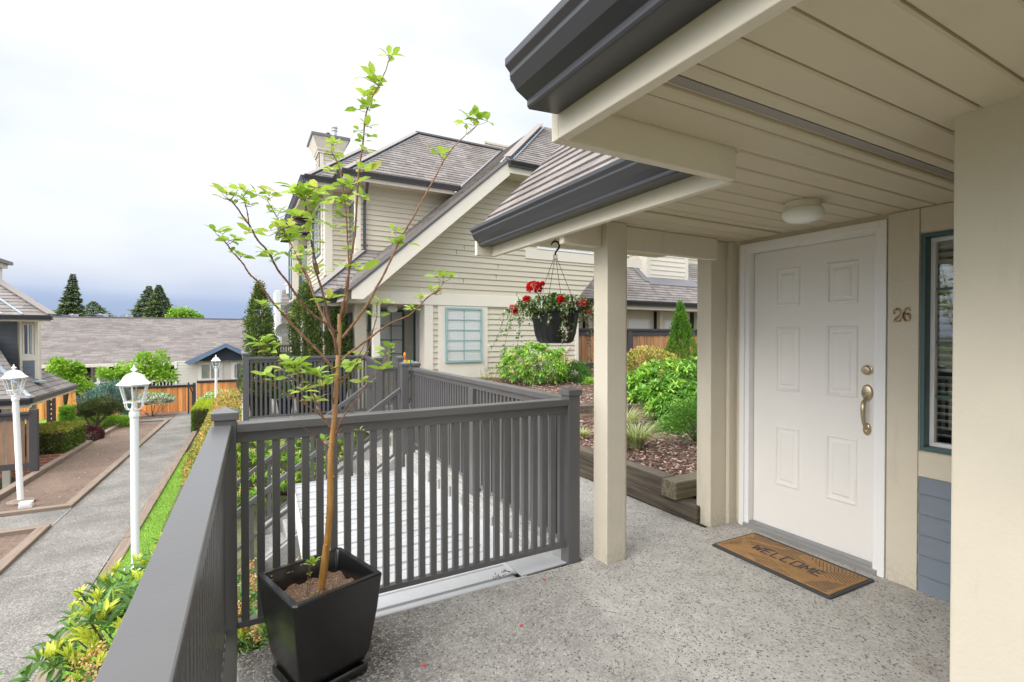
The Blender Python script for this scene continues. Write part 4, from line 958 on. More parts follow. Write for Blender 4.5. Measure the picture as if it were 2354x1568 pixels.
# WELCOME in blocky lettering, each letter within a frame
def letters():
    mb = MB(); word = 'WELCOME'; w = .068; x0 = -.045
    def seg(i, pts, t=.012):
        for (a, b), (c, d) in zip(pts[:-1], pts[1:]):
            ya, yb_ = .235 - (i + a) * w, .235 - (i + c) * w; mb.bar((x0 + b * .085, ya, .0154), (x0 + d * .085, yb_, .0154), t, .0014)
    G = {'W': [[(.08, 1), (.25, 0), (.48, .7), (.70, 0), (.9, 1)]], 'E': [[(.85, 1), (.15, 1), (.15, 0), (.85, 0)], [(.15, .5), (.75, .5)]], 'L': [[(.15, 1), (.15, 0), (.85, 0)]],
         'C': [[(.85, 1), (.15, 1), (.15, 0), (.85, 0)]], 'O': [[(.85, 1), (.15, 1), (.15, 0), (.85, 0), (.85, 1)]], 'M': [[(.1, 0), (.15, 1), (.5, .3), (.85, 1), (.9, 0)]]}
    for i, c in enumerate(word):
        for s in G[c]: seg(i, s)
    return mb
letters().build('lettering', rub, dm)

# ------------------------------------------------------------------ square planter with a young tree
PL = thing('planter', 'tall square black glazed planter in front of the grey railing', 'planter', (.302, 2.300, 0), R(17.5)); PL.scale = (1.075, 1.075, 1.03)
mb = MB()
def sq(h, z, r=.012):
    out = []
    for cx_, cy_, s in ((h - r, h - r, 0), (-h + r, h - r, 90), (-h + r, -h + r, 180), (h - r, -h + r, 270)):
        for k in range(4): an = R(s + 30 * k); out.append((cx_ + r * math.cos(an), cy_ + r * math.sin(an), z))
    return out
rings = [sq(.122, .045, .03), sq(.134, .06, .02), sq(.145, .10), sq(.168, .28), sq(.180, .412), sq(.182, .420, .016), sq(.178, .426, .016), sq(.160, .426, .012), sq(.155, .418), sq(.148, .33), sq(.14, .30)]
vs = [p for r_ in rings for p in r_]; fs = [(i * 16 + k, i * 16 + (k + 1) % 16, (i + 1) * 16 + (k + 1) % 16, (i + 1) * 16 + k) for i in range(len(rings) - 1) for k in range(16)] + [tuple(range(16))[::-1]]
mb.raw(vs, fs)
mb.build('pot', MAT['black_pot'], PL, smooth='auto')
mb = MB(); rings = [sq(.137, .0, .02), sq(.142, .010, .02), sq(.142, .036, .02), sq(.138, .044, .02), sq(.112, .0455, .02)]
mb.raw([p for r_ in rings for p in r_], [(i * 16 + k, i * 16 + (k + 1) % 16, (i + 1) * 16 + (k + 1) % 16, (i + 1) * 16 + k) for i in range(4) for k in range(16)] + [tuple(range(16))[::-1], tuple(range(64, 80))])
mb.build('saucer', MAT['black_pot'], PL, smooth='auto')
# chips on rim and inside
n = 60; mb = MB()
for k in range(26):
    s = random.choice([0, 1]); t = random.uniform(-.15, .15); zc = random.uniform(.385, .414) ; w = random.uniform(.002, .009)
    if s: mb.box(t - w, .1475 + (zc - .3) * .06, zc - .002, t + w, .151 + (zc - .3) * .062, zc + .003)
    else: mb.box(-.1505 - (zc - .3) * .05, t - w, zc - .002, -.148 - (zc - .3) * .05, t + w, zc + .003)
mb.build('chipped_glaze', MAT['concrete_pale'], PL)
so = MB(); g = 14
for i in range(g + 1):
    for j in range(g + 1):
        x = -.147 + .294 * i / g; y = -.147 + .294 * j / g; so.v.append((x, y, .335 + .012 * math.sin(i * 1.7) * math.cos(j * 1.3) + random.uniform(-.003, .003) + .02 * max(0, .1 - math.hypot(x, y)) / .1))
for i in range(g):
    for j in range(g): so.f.append((i * (g + 1) + j, (i + 1) * (g + 1) + j, (i + 1) * (g + 1) + j + 1, i * (g + 1) + j + 1)); so.uv.append(None)
so.build('soil', MAT['pot_soil'], PL, smooth=True)
# ------------------------------------------------------------------ generic house pieces
def bx(par, name, mat, x0, y0, z0, x1, y1, z1, bevel=0):
    mb = MB(); mb.box(x0, y0, z0, x1, y1, z1); return mb.build(name, MAT[mat], par, bevel=bevel)
def window(par, axis, c, a0, a1, z0, z1, frame='white', nx=1, nz=1, blind=True, fw=.045, depth=.05, out=-1, munt='frame', pane='glass', trim=None, tw=.10, dark=True, slat=.05, nsash=1):
    """window on a wall plane. axis 'y': wall at y=c spanning x a0..a1 ; axis 'x': wall at x=c spanning y. out: sign of the outward direction"""
    def B(mb, u0, u1, v0, v1, d0, d1):
        e0, e1 = c + out * d0, c + out * d1
        if axis == 'y': mb.box(u0, e0, v0, u1, e1, v1)
        else: mb.box(e0, u0, v0, e1, u1, v1)
    mb = MB()
    B(mb, a0, a1, z0, z0 + fw, .0, depth); B(mb, a0, a1, z1 - fw, z1, .0, depth); B(mb, a0, a0 + fw, z0 + fw, z1 - fw, .0, depth); B(mb, a1 - fw, a1, z0 + fw, z1 - fw, .0, depth)
    for k in range(1, nsash): u = a0 + (a1 - a0) * k / nsash; B(mb, u - fw * .5, u + fw * .5, z0 + fw, z1 - fw, .0, depth * .9)
    w = mb.build('window', MAT[frame], par)
    mb = MB(); B(mb, a0 + fw, a1 - fw, z0 + fw, z1 - fw, .012, .016); mb.build('pane', MAT[pane], w)
    if nx > 1 or nz > 1:
        mb = MB()
        for k in range(1, nx): u = a0 + fw + (a1 - a0 - 2 * fw) * k / nx; B(mb, u - .008, u + .008, z0 + fw, z1 - fw, .018, .026)
        for k in range(1, nz): v = z0 + fw + (z1 - z0 - 2 * fw) * k / nz; B(mb, a0 + fw, a1 - fw, v - .008, v + .008, .018, .0265)
        mb.build('glazing_bar', MAT[frame], w)
    if blind:
        mb = MB(); k = z0 + fw + .01
        while k < z1 - fw - .01:
            B(mb, a0 + fw, a1 - fw, k, k + slat * .80, .006 if True else 0, .009); k += slat
        B(mb, a0 + fw, a1 - fw, z0 + fw, z1 - fw, .001, .004)
        mb.build('blind', MAT['blind'], w)
    else:
        mb = MB(); B(mb, a0 + fw, a1 - fw, z0 + fw, z1 - fw, .001, .004); mb.build('room', MAT['dark'], w)
    if trim:
        mb = MB()
        B(mb, a0 - tw, a1 + tw, z1, z1 + tw, .0, .03); B(mb, a0 - tw, a1 + tw, z0 - tw, z0, .0, .03); B(mb, a0 - tw, a0, z0, z1, .0, .0295); B(mb, a1, a1 + tw, z0, z1, .0, .0295)
        mb.build('window_trim', MAT[trim], w)
    return w
def wallp(par, pts, mat='siding', expo=.115, out=(0, -1, 0), name='wall', thick=.02, back=True):
    mb = MB(); lap(mb, pts, expo, thick, under=.04 if back else 0, outward=out); return mb.build(name, MAT[mat], par, fix=False)
def roofp(par, pts, out, mat='shingle', expo=.14, name='roof', thick=.014, under=.05):
    mb = MB(); lap(mb, pts, expo, thick, under=under, outward=out); return mb.build(name, MAT[mat], par, fix=False)
def gut(par, a, b, h=.11, d=.12, mat='gutter', side=1):
    """K gutter along a->b"""
    a = Vector(a); b = Vector(b); dr = (b - a).normalized(); n = Vector((dr.y, -dr.x, 0)) * side
    pf = [(0, -h), (d * .6, -h), (d * .62, -h * .82), (d * .9, -h * .35), (d, -h * .2), (d, 0), (0, 0)]
    mb = MB(); mb.prism([a + n * o_ + Vector((0, 0, z)) for o_, z in pf], b - a); return mb.build('gutter', MAT[mat], par)
S = .885

# ------------------------------------------------------------------ the neighbour's beige townhouse
H2 = thing('townhouse', 'beige neighbouring townhouse with steep shingle roofs, chimney and small porch', 'house', (0, 0, 0))
FY = 9.5
# lower front wall
wallp(H2, [(3.25, FY, 0), (6.95, FY, 0), (6.95, FY, 2.10), (3.25, FY, 2.10)])
wallp(H2, [(2.0, FY, 2.335), (6.95, FY, 2.335), (9.0, FY, 4.5), (9.0, FY, 4.87), (4.86, FY, 4.87)])
bx(H2, 'band_board', 'cream', 1.70, FY - .045, 2.10, 7.02, FY + .02, 2.335, .004)
xL = at(995, 780, 'y', FY).x; x1 = at(1006, 780, 'y', FY).x; x2 = at(1120, 780, 'y', FY).x
bx(H2, 'corner_board', 'cream', 3.22, FY - .03, 0, xL, FY + .3, 2.099, .004)
bx(H2, 'corner_board', 'cream', 6.90, FY - .03, 0, 7.0, FY + .3, 2.099, .004)
bx(H2, 'trim_board', 'cream', x1, FY - .028, .70, x2, FY - .002, 2.099, .003)
bx(H2, 'trim_board', 'cream', x1 - .14, FY - .029, .60, x2 + .02, FY - .0025, .70, .003)
window(H2, 'y', FY - .029, 3.655, 4.475, .93, 2.06, 'teal_pale', 2, 5, True, .04, .035, pane='glass_clear', slat=.037)
bx(H2, 'trim_board', 'cream', 5.55, FY - .03, 3.20, 9.0, FY - .002, 3.42, .003); window(H2, 'y', FY - .01, 5.85, 7.9, 3.43, 4.5, 'white', 4, 1, False, .05, .03)
bx(H2, 'side_wall', 'siding', 6.99, FY + .3, 0, 7.03, 15, 4.4)
# butt joints between siding boards
mb = MB()
for k in range(12):
    zc = 2.335 + .115 * random.randint(0, 20) + .05; lo_ = 2.4 + max(0, (zc - 2.3) / S); xj = random.uniform(lo_ + .3, 6.8)
    if zc < 4.7 and lo_ + .4 < 6.8: mb.box(xj, FY - .0205, zc - .044, xj + .003, FY - .004, zc + .05)
for k in range(7):
    zc = .115 * random.randint(6, 17) + .05; xj = random.uniform(4.8, 6.7); mb.box(xj, FY - .0205, zc - .044, xj + .003, FY - .004, zc + .05)
tag(mb.build('board_joint', MAT['timber_x'], H2), kind='stuff')
# brace on the wall
mb = MB(); mb.bar((6.35, FY - .02, .86), (6.75, FY - .02, 1.22), .04, .03); mb.build('trim_strip', MAT['siding'], H2)
# rake and catslide roof
RY = 9.0
mb = MB(); rz = lambda x: 2.05 + S * (x - 1.73)
mb.prism([(1.73, RY, 2.13), (1.93, RY, 2.13), (4.90, RY, 4.80), (4.90, RY, 5.03), (4.80, RY, 5.03), (1.73, RY, 2.29)], (0, .04, 0)); mb.build('rake_board', MAT['cream'], H2, bevel=.004)
mb = MB(); mb.prism([(1.70, RY - .012, 2.28), (1.73, RY - .012, 2.28), (4.83, RY - .012, 5.03), (4.83, RY - .012, 5.10), (1.68, RY - .012, 2.335)], (0, .05, 0)); mb.build('drip_edge', MAT['flash_dark'], H2)
roofp(H2, [(1.64, RY - .03, 2.32), (1.64, 10.1, 2.32), (3.0, 11.45, 3.524), (4.53, 11.45, 4.878), (4.69, 11.0, 5.02), (7.1, 13.4, 7.152), (6.95, 11.1, 7.02), (4.83, RY - .03, 5.14)], (-1, 0, 1))
roofp(H2, [(4.80, RY - .03, 5.09), (9.6, RY - .03, 5.09), (9.6, 11.3, 7.1), (6.95, 11.3, 7.1)], (0, -1, 1))
mb = MB(); mb.bar((4.83, RY, 5.17), (6.95, 11.1, 7.06), .17, .012); mb.build('hip_cap', MAT['shingle'], H2)
mb = MB(); mb.bar((4.98, RY - .0, 5.14), (7.1, 11.12, 7.03), .03, .02); mb.bar((4.68, RY + .0, 5.02), (6.8, 11.12, 6.92), .03, .02); mb.build('flashing', MAT['flashing'], H2)
gut(H2, (4.86, RY, 5.08), (9.4, RY, 5.08)); bx(H2, 'fascia', 'cream', 4.90, RY + .001, 4.85, 9.4, RY + .03, 5.07); bx(H2, 'soffit', 'siding', 4.86, RY + .03, 4.86, 9.4, FY, 4.88)
# rake soffit
mb = MB(); mb.prism([(1.93, RY + .04, 2.16), (4.88, RY + .04, 4.83), (4.88, RY + .04, 4.87), (1.93, RY + .04, 2.20)], (0, FY - RY, 0)); mb.build('soffit', MAT['cream'], H2)
# upper wing with hip roof
WY = 11.45
wallp(H2, [(2.37, WY, 2.4), (5.6, WY, 2.4), (5.6, WY, 4.92), (2.37, WY, 4.92)])
bx(H2, 'corner_board', 'cream', 2.27, WY - .02, 3.1, 2.40, WY + .10, 4.93, .004)
mb = MB(); mb.box(2.44, WY - .07, 3.25, 2.50, WY - .015, 4.45); mb.bar((2.47, WY - .045, 4.45), (2.47, WY - .30, 4.72), .06, .055); mb.bar((2.47, WY - .30, 4.72), (2.47, 11.03, 4.93), .06, .055)
mb.box(2.40, WY - .075, 3.5, 2.54, WY - .068, 3.53); mb.build('downspout', MAT['gutter'], H2, bevel=.006)
ex = 2.35
roofp(H2, [(1.95, 11, 5.02), (4.75, 11, 5.02), (7.1, 13.35, 7.10), (4.30, 13.35, 7.10)], (0, -1, 1))
roofp(H2, [(1.95, 11, 5.02), (4.30, 13.35, 7.10), (4.30, 15.3, 7.10), (1.95, 17.6, 5.02)], (-1, 0, 1))
mb = MB(); mb.bar((1.97, 11.02, 5.055), (4.30, 13.35, 7.125), .20, .014); mb.build('hip_cap', MAT['shingle'], H2)
mb = MB(); mb.bar((2.12, 11.02, 5.05), (4.42, 13.33, 7.09), .035, .02); mb.build('flashing', MAT['flashing'], H2)
bx(H2, 'ridge_cap', 'flash_dark', 4.28, 13.27, 7.09, 7.0, 13.43, 7.135)
mb = MB(); mb.bar((4.60, 11.0, 5.03), (6.95, 13.35, 7.11), .12, .012); mb.build('valley_flashing', MAT['flash_dark'], H2); gut(H2, (1.90, 11.0, 5.03), (4.60, 11.0, 5.03)); bx(H2, 'fascia', 'cream', 1.95, 11.001, 4.84, 4.5, 11.03, 5.0); bx(H2, 'soffit', 'siding', 1.95, 11.03, 4.88, 4.6, WY, 4.90)
gut(H2, (1.95, 11.1, 5.03), (1.95, 11.8, 5.03), side=-1)
# recessed part with window return and second hip
wallp(H2, [(1.92, 12.3, 2.6), (2.35, 12.3, 2.6), (2.35, 12.3, 4.92), (1.92, 12.3, 4.92)])
bx(H2, 'corner_board', 'cream', 1.745, 12.28, 2.9, 1.925, 12.45, 4.93, .004)
wallp(H2, [(2.31, WY + .1, 2.6), (2.31, 12.3, 2.6), (2.31, 12.3, 4.92), (2.31, WY + .1, 4.92)], out=(-1, 0, 0))
window(H2, 'x', 2.30, 11.7, 12.15, 3.4, 4.55, 'teal', 1, 1, False, .05, .02)
wallp(H2, [(1.76, 12.45, 2.4), (1.76, 15.5, 2.4), (1.76, 15.5, 4.92), (1.76, 12.45, 4.92)], out=(-1, 0, 0))
window(H2, 'x', 1.752, 12.75, 14.2, 3.45, 4.65, 'teal', 2, 1, True, .05, .05, trim='cream', tw=.14, pane='glass_clear')
bx(H2, 'corner_board', 'cream', 1.73, 15.4, 2.4, 1.77, 15.55, 4.9)
roofp(H2, [(1.30, 11.8, 5.02), (2.6, 11.8, 5.02), (4.2, 13.4, 6.44), (2.9, 13.4, 6.44)], (0, -1, 1))
roofp(H2, [(1.30, 11.8, 5.02), (2.9, 13.4, 6.44), (2.9, 15.2, 6.44), (1.30, 16.8, 5.02)], (-1, 0, 1))
mb = MB(); mb.bar((1.32, 11.82, 5.055), (2.9, 13.4, 6.46), .20, .014); mb.build('hip_cap', MAT['shingle'], H2)
mb = MB(); mb.bar((1.47, 11.82, 5.05), (3.0, 13.37, 6.42), .035, .02); mb.build('flashing', MAT['flashing'], H2)
gut(H2, (1.25, 11.8, 5.03), (2.1, 11.8, 5.03)); bx(H2, 'fascia', 'cream', 1.30, 11.801, 4.84, 2.2, 11.83, 5.0); bx(H2, 'soffit', 'siding', 1.3, 11.83, 4.88, 2.3, 12.4, 4.90)
gut(H2, (1.30, 11.8, 5.03), (1.30, 16.8, 5.03), side=-1); bx(H2, 'fascia', 'cream', 1.301, 11.84, 4.84, 1.33, 16.7, 5.0); bx(H2, 'soffit', 'siding', 1.33, 12.4, 4.885, 1.8, 16.6, 4.90)
# chimney
ch = bx(H2, 'chimney', 'siding', 1.80, 13.5, 4.8, 2.32, 14.1, 6.35)
mb = MB(); lap(mb, [(1.80, 13.495, 4.9), (2.32, 13.495, 4.9), (2.32, 13.495, 6.25), (1.80, 13.495, 6.25)], .10, .012, outward=(0, -1, 0)); lap(mb, [(1.795, 13.5, 4.9), (1.795, 14.1, 4.9), (1.795, 14.1, 6.25), (1.795, 13.5, 6.25)], .10, .012, outward=(-1, 0, 0)); mb.build('siding', MAT['siding'], ch, fix=False)
mb = MB()
for (a, b) in ((1.78, 1.90), (2.24, 2.34)): mb.box(a, 13.475, 4.9, b, 13.50, 6.27)
mb.box(1.78, 13.475, 4.9, 1.80, 13.58, 6.268)
rg = []
for o_, z in ((.015, 6.16), (.015, 6.20), (.05, 6.24), (.05, 6.27), (.15, 6.50), (.16, 6.53)): rg.append([(1.78 - o_, 13.475 - o_, z), (2.34 + o_, 13.475 - o_, z), (2.34 + o_, 14.12 + o_, z), (1.78 - o_, 14.12 + o_, z)])
mb.raw([p for g_ in rg for p in g_], [(i * 4 + k, i * 4 + (k + 1) % 4, (i + 1) * 4 + (k + 1) % 4, (i + 1) * 4 + k) for i in range(5) for k in range(4)])
mb.build('chimney_cap', MAT['cream'], ch)
bx(ch, 'cap_flashing', 'flash_dark', 1.59, 13.285, 6.531, 2.53, 14.31, 6.60)
mb = MB(); mb.lathe([(.055, 6.60), (.055, 6.90), (.075, 6.90), (.075, 6.93), (.055, 6.935), (.055, 6.97), (.08, 6.975), (.08, 7.01), (.04, 7.05), (.001, 7.05)], 20, (2.22, 13.8, 0)); mb.build('flue', MAT['steel'], ch, smooth='auto')
mb = MB(); mb.lathe([(.045, 6.60), (.045, 6.70), (.05, 6.72), (.05, 6.80), (.001, 6.81)], 16, (2.05, 13.75, 0)); mb.build('flue', MAT['gutter'], ch, smooth='auto')
# far bay of the upper floor
bay = bx(H2, 'bay', 'siding', 1.36, 15.6, 1.5, 2.4, 17.0, 4.42)
roofp(H2, [(1.10, 15.2, 4.62), (2.5, 15.2, 4.62), (2.5, 16.3, 5.6), (2.07, 16.3, 5.6)], (0, -1, 1)); roofp(H2, [(1.10, 15.2, 4.62), (2.07, 16.3, 5.6), (1.10, 17.4, 4.62)], (-1, 0, 1))
gut(H2, (1.05, 15.2, 4.62), (2.2, 15.2, 4.62)); bx(H2, 'fascia', 'cream', 1.10, 15.201, 4.44, 2.2, 15.23, 4.61); gut(H2, (1.10, 15.2, 4.62), (1.10, 17.4, 4.62), side=-1)
bx(H2, 'soffit', 'dark', 1.12, 15.25, 4.43, 2.3, 17.2, 4.44); bx(H2, 'corner_board', 'cream', 1.34, 15.58, 1.5, 1.50, 15.7, 4.42); window(H2, 'x', 1.355, 15.8, 16.8, 2.6, 4.1, 'teal', 1, 1, False, .06, .03); window(H2, 'y', 15.595, 1.52, 2.2, 2.6, 4.1, 'teal', 1, 1, True, .06, .03)
# low porch roof
roofp(H2, [(1.10, 10.1, 2.22), (1.70, 10.1, 2.22), (3.05, 11.45, 3.415), (2.45, 11.45, 3.415)], (0, -1, 1))
roofp(H2, [(1.10, 10.1, 2.22), (2.45, 11.45, 3.415), (1.8, 12.3, 2.84), (1.8, 14.0, 2.84), (1.10, 14.0, 2.22)], (-1, 0, 1))
roofp(H2, [(1.8, 12.3, 2.84), (2.45, 11.45, 3.415), (2.35, 12.4, 3.33)], (-1, 0, 1))
mb = MB(); mb.bar((1.12, 10.12, 2.255), (2.42, 11.42, 3.405), .17, .014); mb.build('hip_cap', MAT['shingle'], H2)
mb = MB(); mb.bar((1.25, 10.13, 2.245), (2.52, 11.42, 3.37), .035, .02); mb.build('flashing', MAT['flashing'], H2)
gut(H2, (1.03, 10.1, 2.23), (1.64, 10.1, 2.23)); bx(H2, 'fascia', 'cream', 1.10, 10.101, 2.06, 1.75, 10.13, 2.21)
gut(H2, (1.10, 10.1, 2.23), (1.10, 14.0, 2.23), side=-1); bx(H2, 'fascia', 'cream', 1.101, 10.14, 2.06, 1.13, 14.0, 2.21)
gut(H2, (1.64, RY, 2.31), (1.64, 10.1, 2.31), side=-1); bx(H2, 'fascia', 'cream', 1.642, RY + .042, 2.12, 1.67, 10.1, 2.29)
bx(H2, 'porch_ceiling', 'cream', 1.14, 10.14, 2.11, 3.4, 12.0, 2.13); bx(H2, 'porch_ceiling', 'cream', 1.68, FY + .021, 2.11, 3.4, 10.13, 2.13)
# porch: column, walls, windows, open door
bx(H2, 'column', 'cream', 2.21, FY - .02, .05, 2.345, FY + .11, 2.099, .006)
bx(H2, 'column', 'beige_stucco', 1.47, 10.45, .05, 1.61, 10.6, 2.108, .006)
bx(H2, 'wall', 'beige_stucco', 1.98, 10.0, .05, 2.20, 11.0, 2.108); bx(H2, 'wall', 'beige_stucco', 2.20, 11.0, .05, 3.6, 11.1, 2.108)
bx(H2, 'wall', 'siding', 1.14, 11.3, .05, 1.98, 11.4, 2.108)
window(H2, 'x', 1.975, 10.25, 10.8, .4, 1.95, 'teal', 1, 1, False, .05, .03)
window(H2, 'y', 10.995, 2.66, 3.25, .72, 2.06, 'teal', 2, 4, True, .045, .04, pane='glass_clear'); window(H2, 'y', 10.995, 2.22, 2.50, .3, 2.06, 'teal', 1, 4, True, .045, .04, pane='glass_clear')
window(H2, 'y', 11.29, 1.18, 1.42, .5, 1.95, 'teal', 1, 1, False, .05, .03); window(H2, 'x', 1.13, 11.5, 13.2, .5, 1.95, 'teal', 2, 1, False, .05, .03)
bx(H2, 'wall', 'beige_stucco', 1.14, 11.4, .05, 1.2, 14.0, 2.108); bx(H2, 'wall', 'beige_stucco', 3.50, FY + .31, .05, 3.62, 11.0, 2.108)
d2 = bx(H2, 'door', 'door', 3.44, 9.90, .06, 3.485, 10.62, 2.07, .003); bx(d2, 'door_frame', 'white', 3.43, 9.82, .05, 3.50, 9.895, 2.108); bx(d2, 'door_frame', 'white', 3.43, 10.63, .05, 3.50, 10.70, 2.108)
window(H2, 'x', 3.495, 10.71, 10.97, .5, 2.05, 'teal', 1, 1, False, .04, .03)
mb = MB(); mb.box(3.425, 9.97, .98, 3.44, 10.02, 1.42); mb.tube([(3.43, 9.995, 1.0), (3.38, 9.995, 1.02), (3.375, 9.995, 1.2), (3.43, 9.995, 1.24)], .009, 8); mb.build('handle', MAT['oldbrass'], d2)
mb = MB(); mb.lathe([(.07, 2.105), (.10, 2.08), (.115, 2.04), (.10, 1.99), (.06, 1.965), (.001, 1.96)], 24, (2.75, 10.1, 0)); mb.build('porch_lamp', MAT['milk'], H2, smooth=True)
bx(H2, 'ground_wall', 'dark', 1.2, 11.5, -1, 6.9, 15, 2.2)
bx(H2, 'light_switch', 'cream', 3.39, 10.985, 1.20, 3.42, 10.998, 1.28)

# ------------------------------------------------------------------ townhouse behind the cedar fence
H3 = thing('townhouse', 'far townhouse with shingled roof and siding dormer seen between the porch post and pillar', 'house', (0, 0, 0))
pz = lambda y: 2.60 + S * (y - 12)
def onp(px, py):
    a = at(px, py, 'd', 1.0) - Vector((0, 0, CH)); d_ = Vector((a.x, a.y, a.z)); t = (CH - 2.60 + S * 12) / (S * d_.y - d_.z); return Vector((0, 0, CH)) + d_ * t
p1_, p2_ = onp(1317, 684), onp(1440, 545)
roofp(H3, [p1_, (19, 12 + 0, 2.60), (19, 15.5, pz(15.5)), (p2_.x + 1.2, 15.5, pz(15.5)), p2_], (0, -1, 1))
mb = MB(); mb.bar(p1_ + Vector((0, -.02, .02)), p2_ + Vector((0, -.02, .02)), .1, .02); mb.build('hip_cap', MAT['flash_dark'], H3)
gut(H3, (8.2, 12, 2.60), (19, 12, 2.60), h=.16, d=.15); bx(H3, 'fascia', 'beige', 8.3, 12.001, 2.33, 19, 12.04, 2.5); bx(H3, 'soffit', 'beige', 8.3, 12.04, 2.34, 19, 12.6, 2.36)
bx(H3, 'wall', 'dark', 8.0, 12.9, -.5, 19, 13.0, 2.36); bx(H3, 'ceiling', 'beige', 8.3, 12.6, 2.35, 19, 13, 2.37)
for x in (8.4, 9.65, 11.05, 12.75, 14.6):
    g_ = bx(H3, 'pillar', 'beige_stucco', x, 12.55, -.3, x + .14, 12.7, 2.338)
for x0, x1_ in ((8.55, 9.62), (9.82, 11.02), (11.25, 12.7), (12.95, 14.5)):
    pn = bx(H3, 'shed_door', 'beige_stucco', x0, 12.80, -.3, x1_, 12.85, 2.338); bx(pn, 'door_panel', 'cream', x0 + .2, 12.785, .3, x1_ - .2, 12.80, 2.05); bx(pn, 'vent', 'blind', x0 + .28, 12.775, 1.75, x1_ - .28, 12.785, 2.0)
DYY = 13.05
a = at(1487, 620, 'y', DYY).x; b_ = at(1580, 620, 'y', DYY).x
wallp(H3, [(a, DYY, 3.50), (b_, DYY, 3.50), (b_, DYY, 6), (a, DYY, 6)], 'cream', .17); wallp(H3, [(a, DYY, 3.4), (a, 17, 6.9), (a, 17, 7.2), (a, DYY, 6)], 'siding', .17, (-1, 0, 0))
bx(H3, 'corner_board', 'cream', a - .02, DYY - .03, 3.52, a + .16, DYY + .01, 6); bx(H3, 'corner_board', 'cream', b_ - .16, DYY - .03, 3.46, b_ + .02, DYY + .01, 6); bx(H3, 'corner_board', 'cream', a - .03, DYY, 3.55, a - .002, DYY + .35, 6)
mb = MB(); mb.prism([(a - .1, DYY - .32, pz(DYY - .32) + .02), (b_ + .15, DYY - .32, pz(DYY - .32) + .02), (b_ + .15, DYY, pz(DYY) + .03), (a - .1, DYY, pz(DYY) + .03)], (0, 0, .02)); mb.build('flashing', MAT['flash_dark'], H3)
mb = MB(); mb.bar((a - .14, DYY - .2, pz(DYY - .2) + .03), (a - .14, 16, pz(16) + .03), .28, .02); mb.bar((b_ + .16, DYY - .3, pz(DYY - .3) + .03), (b_ + .16, 15.4, pz(15.4) + .03), .24, .02); mb.build('flashing', MAT['flash_dark'], H3)
wallp(H3, [(b_ + .0, DYY + .9, 4.2), (19, DYY + .9, 4.2), (19, DYY + .9, 6.5), (b_, DYY + .9, 6.5)], 'siding', .17)
# main wall far left above the roof
wallp(H3, [(7.2, 15.0, 3.0), (a, 15.0, 3.0), (a, 15.0, 8), (7.2, 15.0, 8)], 'siding', .17)
window(H3, 'y', 14.98, at(1440, 600, 'y', 15).x - 1.2, at(1470, 600, 'y', 15).x, 4.75, 6, 'white', 2, 1, True, .07, .04, trim='cream')

# ------------------------------------------------------------------ fences
def board_fence(label, x0, x1, y, z0, z1, bw, mat, gap=.012, posts=(), cap=.05, rail=.10, pw=.10, brick=None, group=None, alt=True, ph=.12):
    f = thing('fence', label, 'fence', (0, 0, 0), group=group)
    mb = MB(); x = x0; k = 0
    while x < x1 - .01:
        w = min(bw, x1 - x); off = (.018 if (k % 2 and alt) else 0) + RNG.uniform(0, .004); mb.box(x + gap / 2, y + off, z0, x + w - gap / 2, y + off + .018, z1 - .02); x += w; k += 1
    mb.build('boards', MAT[mat], f)
    mb = MB(); mb.box(x0, y - .02, z1 - rail, x1, y - .001, z1); mb.box(x0, y - .06, z1 + .001, x1, y + .09, z1 + cap); mb.build('top_rail', MAT['darkwood'], f)
    mb = MB(); mb.box(x0, y - .02, z0 - .06, x1, y - .001, z0 + .07); mb.build('bottom_rail', MAT['darkwood'], f)
    for px in posts:
        mb = MB(); mb.box(px - pw / 2, y - .045, z0 - .4, px + pw / 2, y + .06, z1 + ph); mb.build('post', MAT['darkwood'], f, bevel=.005)
    if brick: mb = MB(); mb.box(x0, y - .03, brick, x1, y + .15, z0 - .065); mb.build('brick_base', MAT['brick'], f)
    return f
board_fence('cedar fence with dark frame on low brick behind the rhododendrons and small cedar', 6.95, 13.5, 10.0, .72, 1.62, .135, 'cedar_pale', .014, (7.28, 9.06, 12.4), .05, .13, .17, brick=-.1, ph=.04)
board_fence('bright orange cedar fence section left of the step, behind the pine and spruce', -12, -1.86, 27.6, -2.25, -.86, .145, 'cedar', .004, (-5.55, -1.90), .06, .05, .12, alt=True)
board_fence('bright orange cedar fence section right of the step, below the far lamp', -1.80, 4, 27.6, -2.25, -.70, .145, 'cedar', .004, (), .06, .05, .12)
board_fence('aged brown board fence with dark posts at the far left beside the blue house', -9, -4.15, 15.0, -1.45, -.28, .17, 'cedar_old', .03, (-4.10,), .05, .12, .15, alt=False, ph=.10)
gf = thing('fence', 'dark grey slatted garden fence between the columnar yews', 'fence', (0, 0, 0))
XG = .42
bx(gf, 'boards', 'darkwood', XG, 14.0, -.9, 2.2, 14.03, 1.0); bx(gf, 'top_rail', 'darkwood', XG, 13.96, 1.0, 2.2, 14.07, 1.06); bx(gf, 'top_rail', 'darkwood', XG, 13.96, 1.20, 2.2, 14.07, 1.25)
for k in range(28):
    mb = MB(); mb.box(XG + .02 + k * .062, 14.0, 1.06, XG + .045 + k * .062, 14.02, 1.20); mb.build('slat', MAT['darkwood'], gf)
tag(bx(None, 'retaining_wall', 'brick', -9, 17.2, -2.6, -4.12, 17.35, -1.66), 'low red brick retaining wall under the clipped hedge at the left', 'wall')

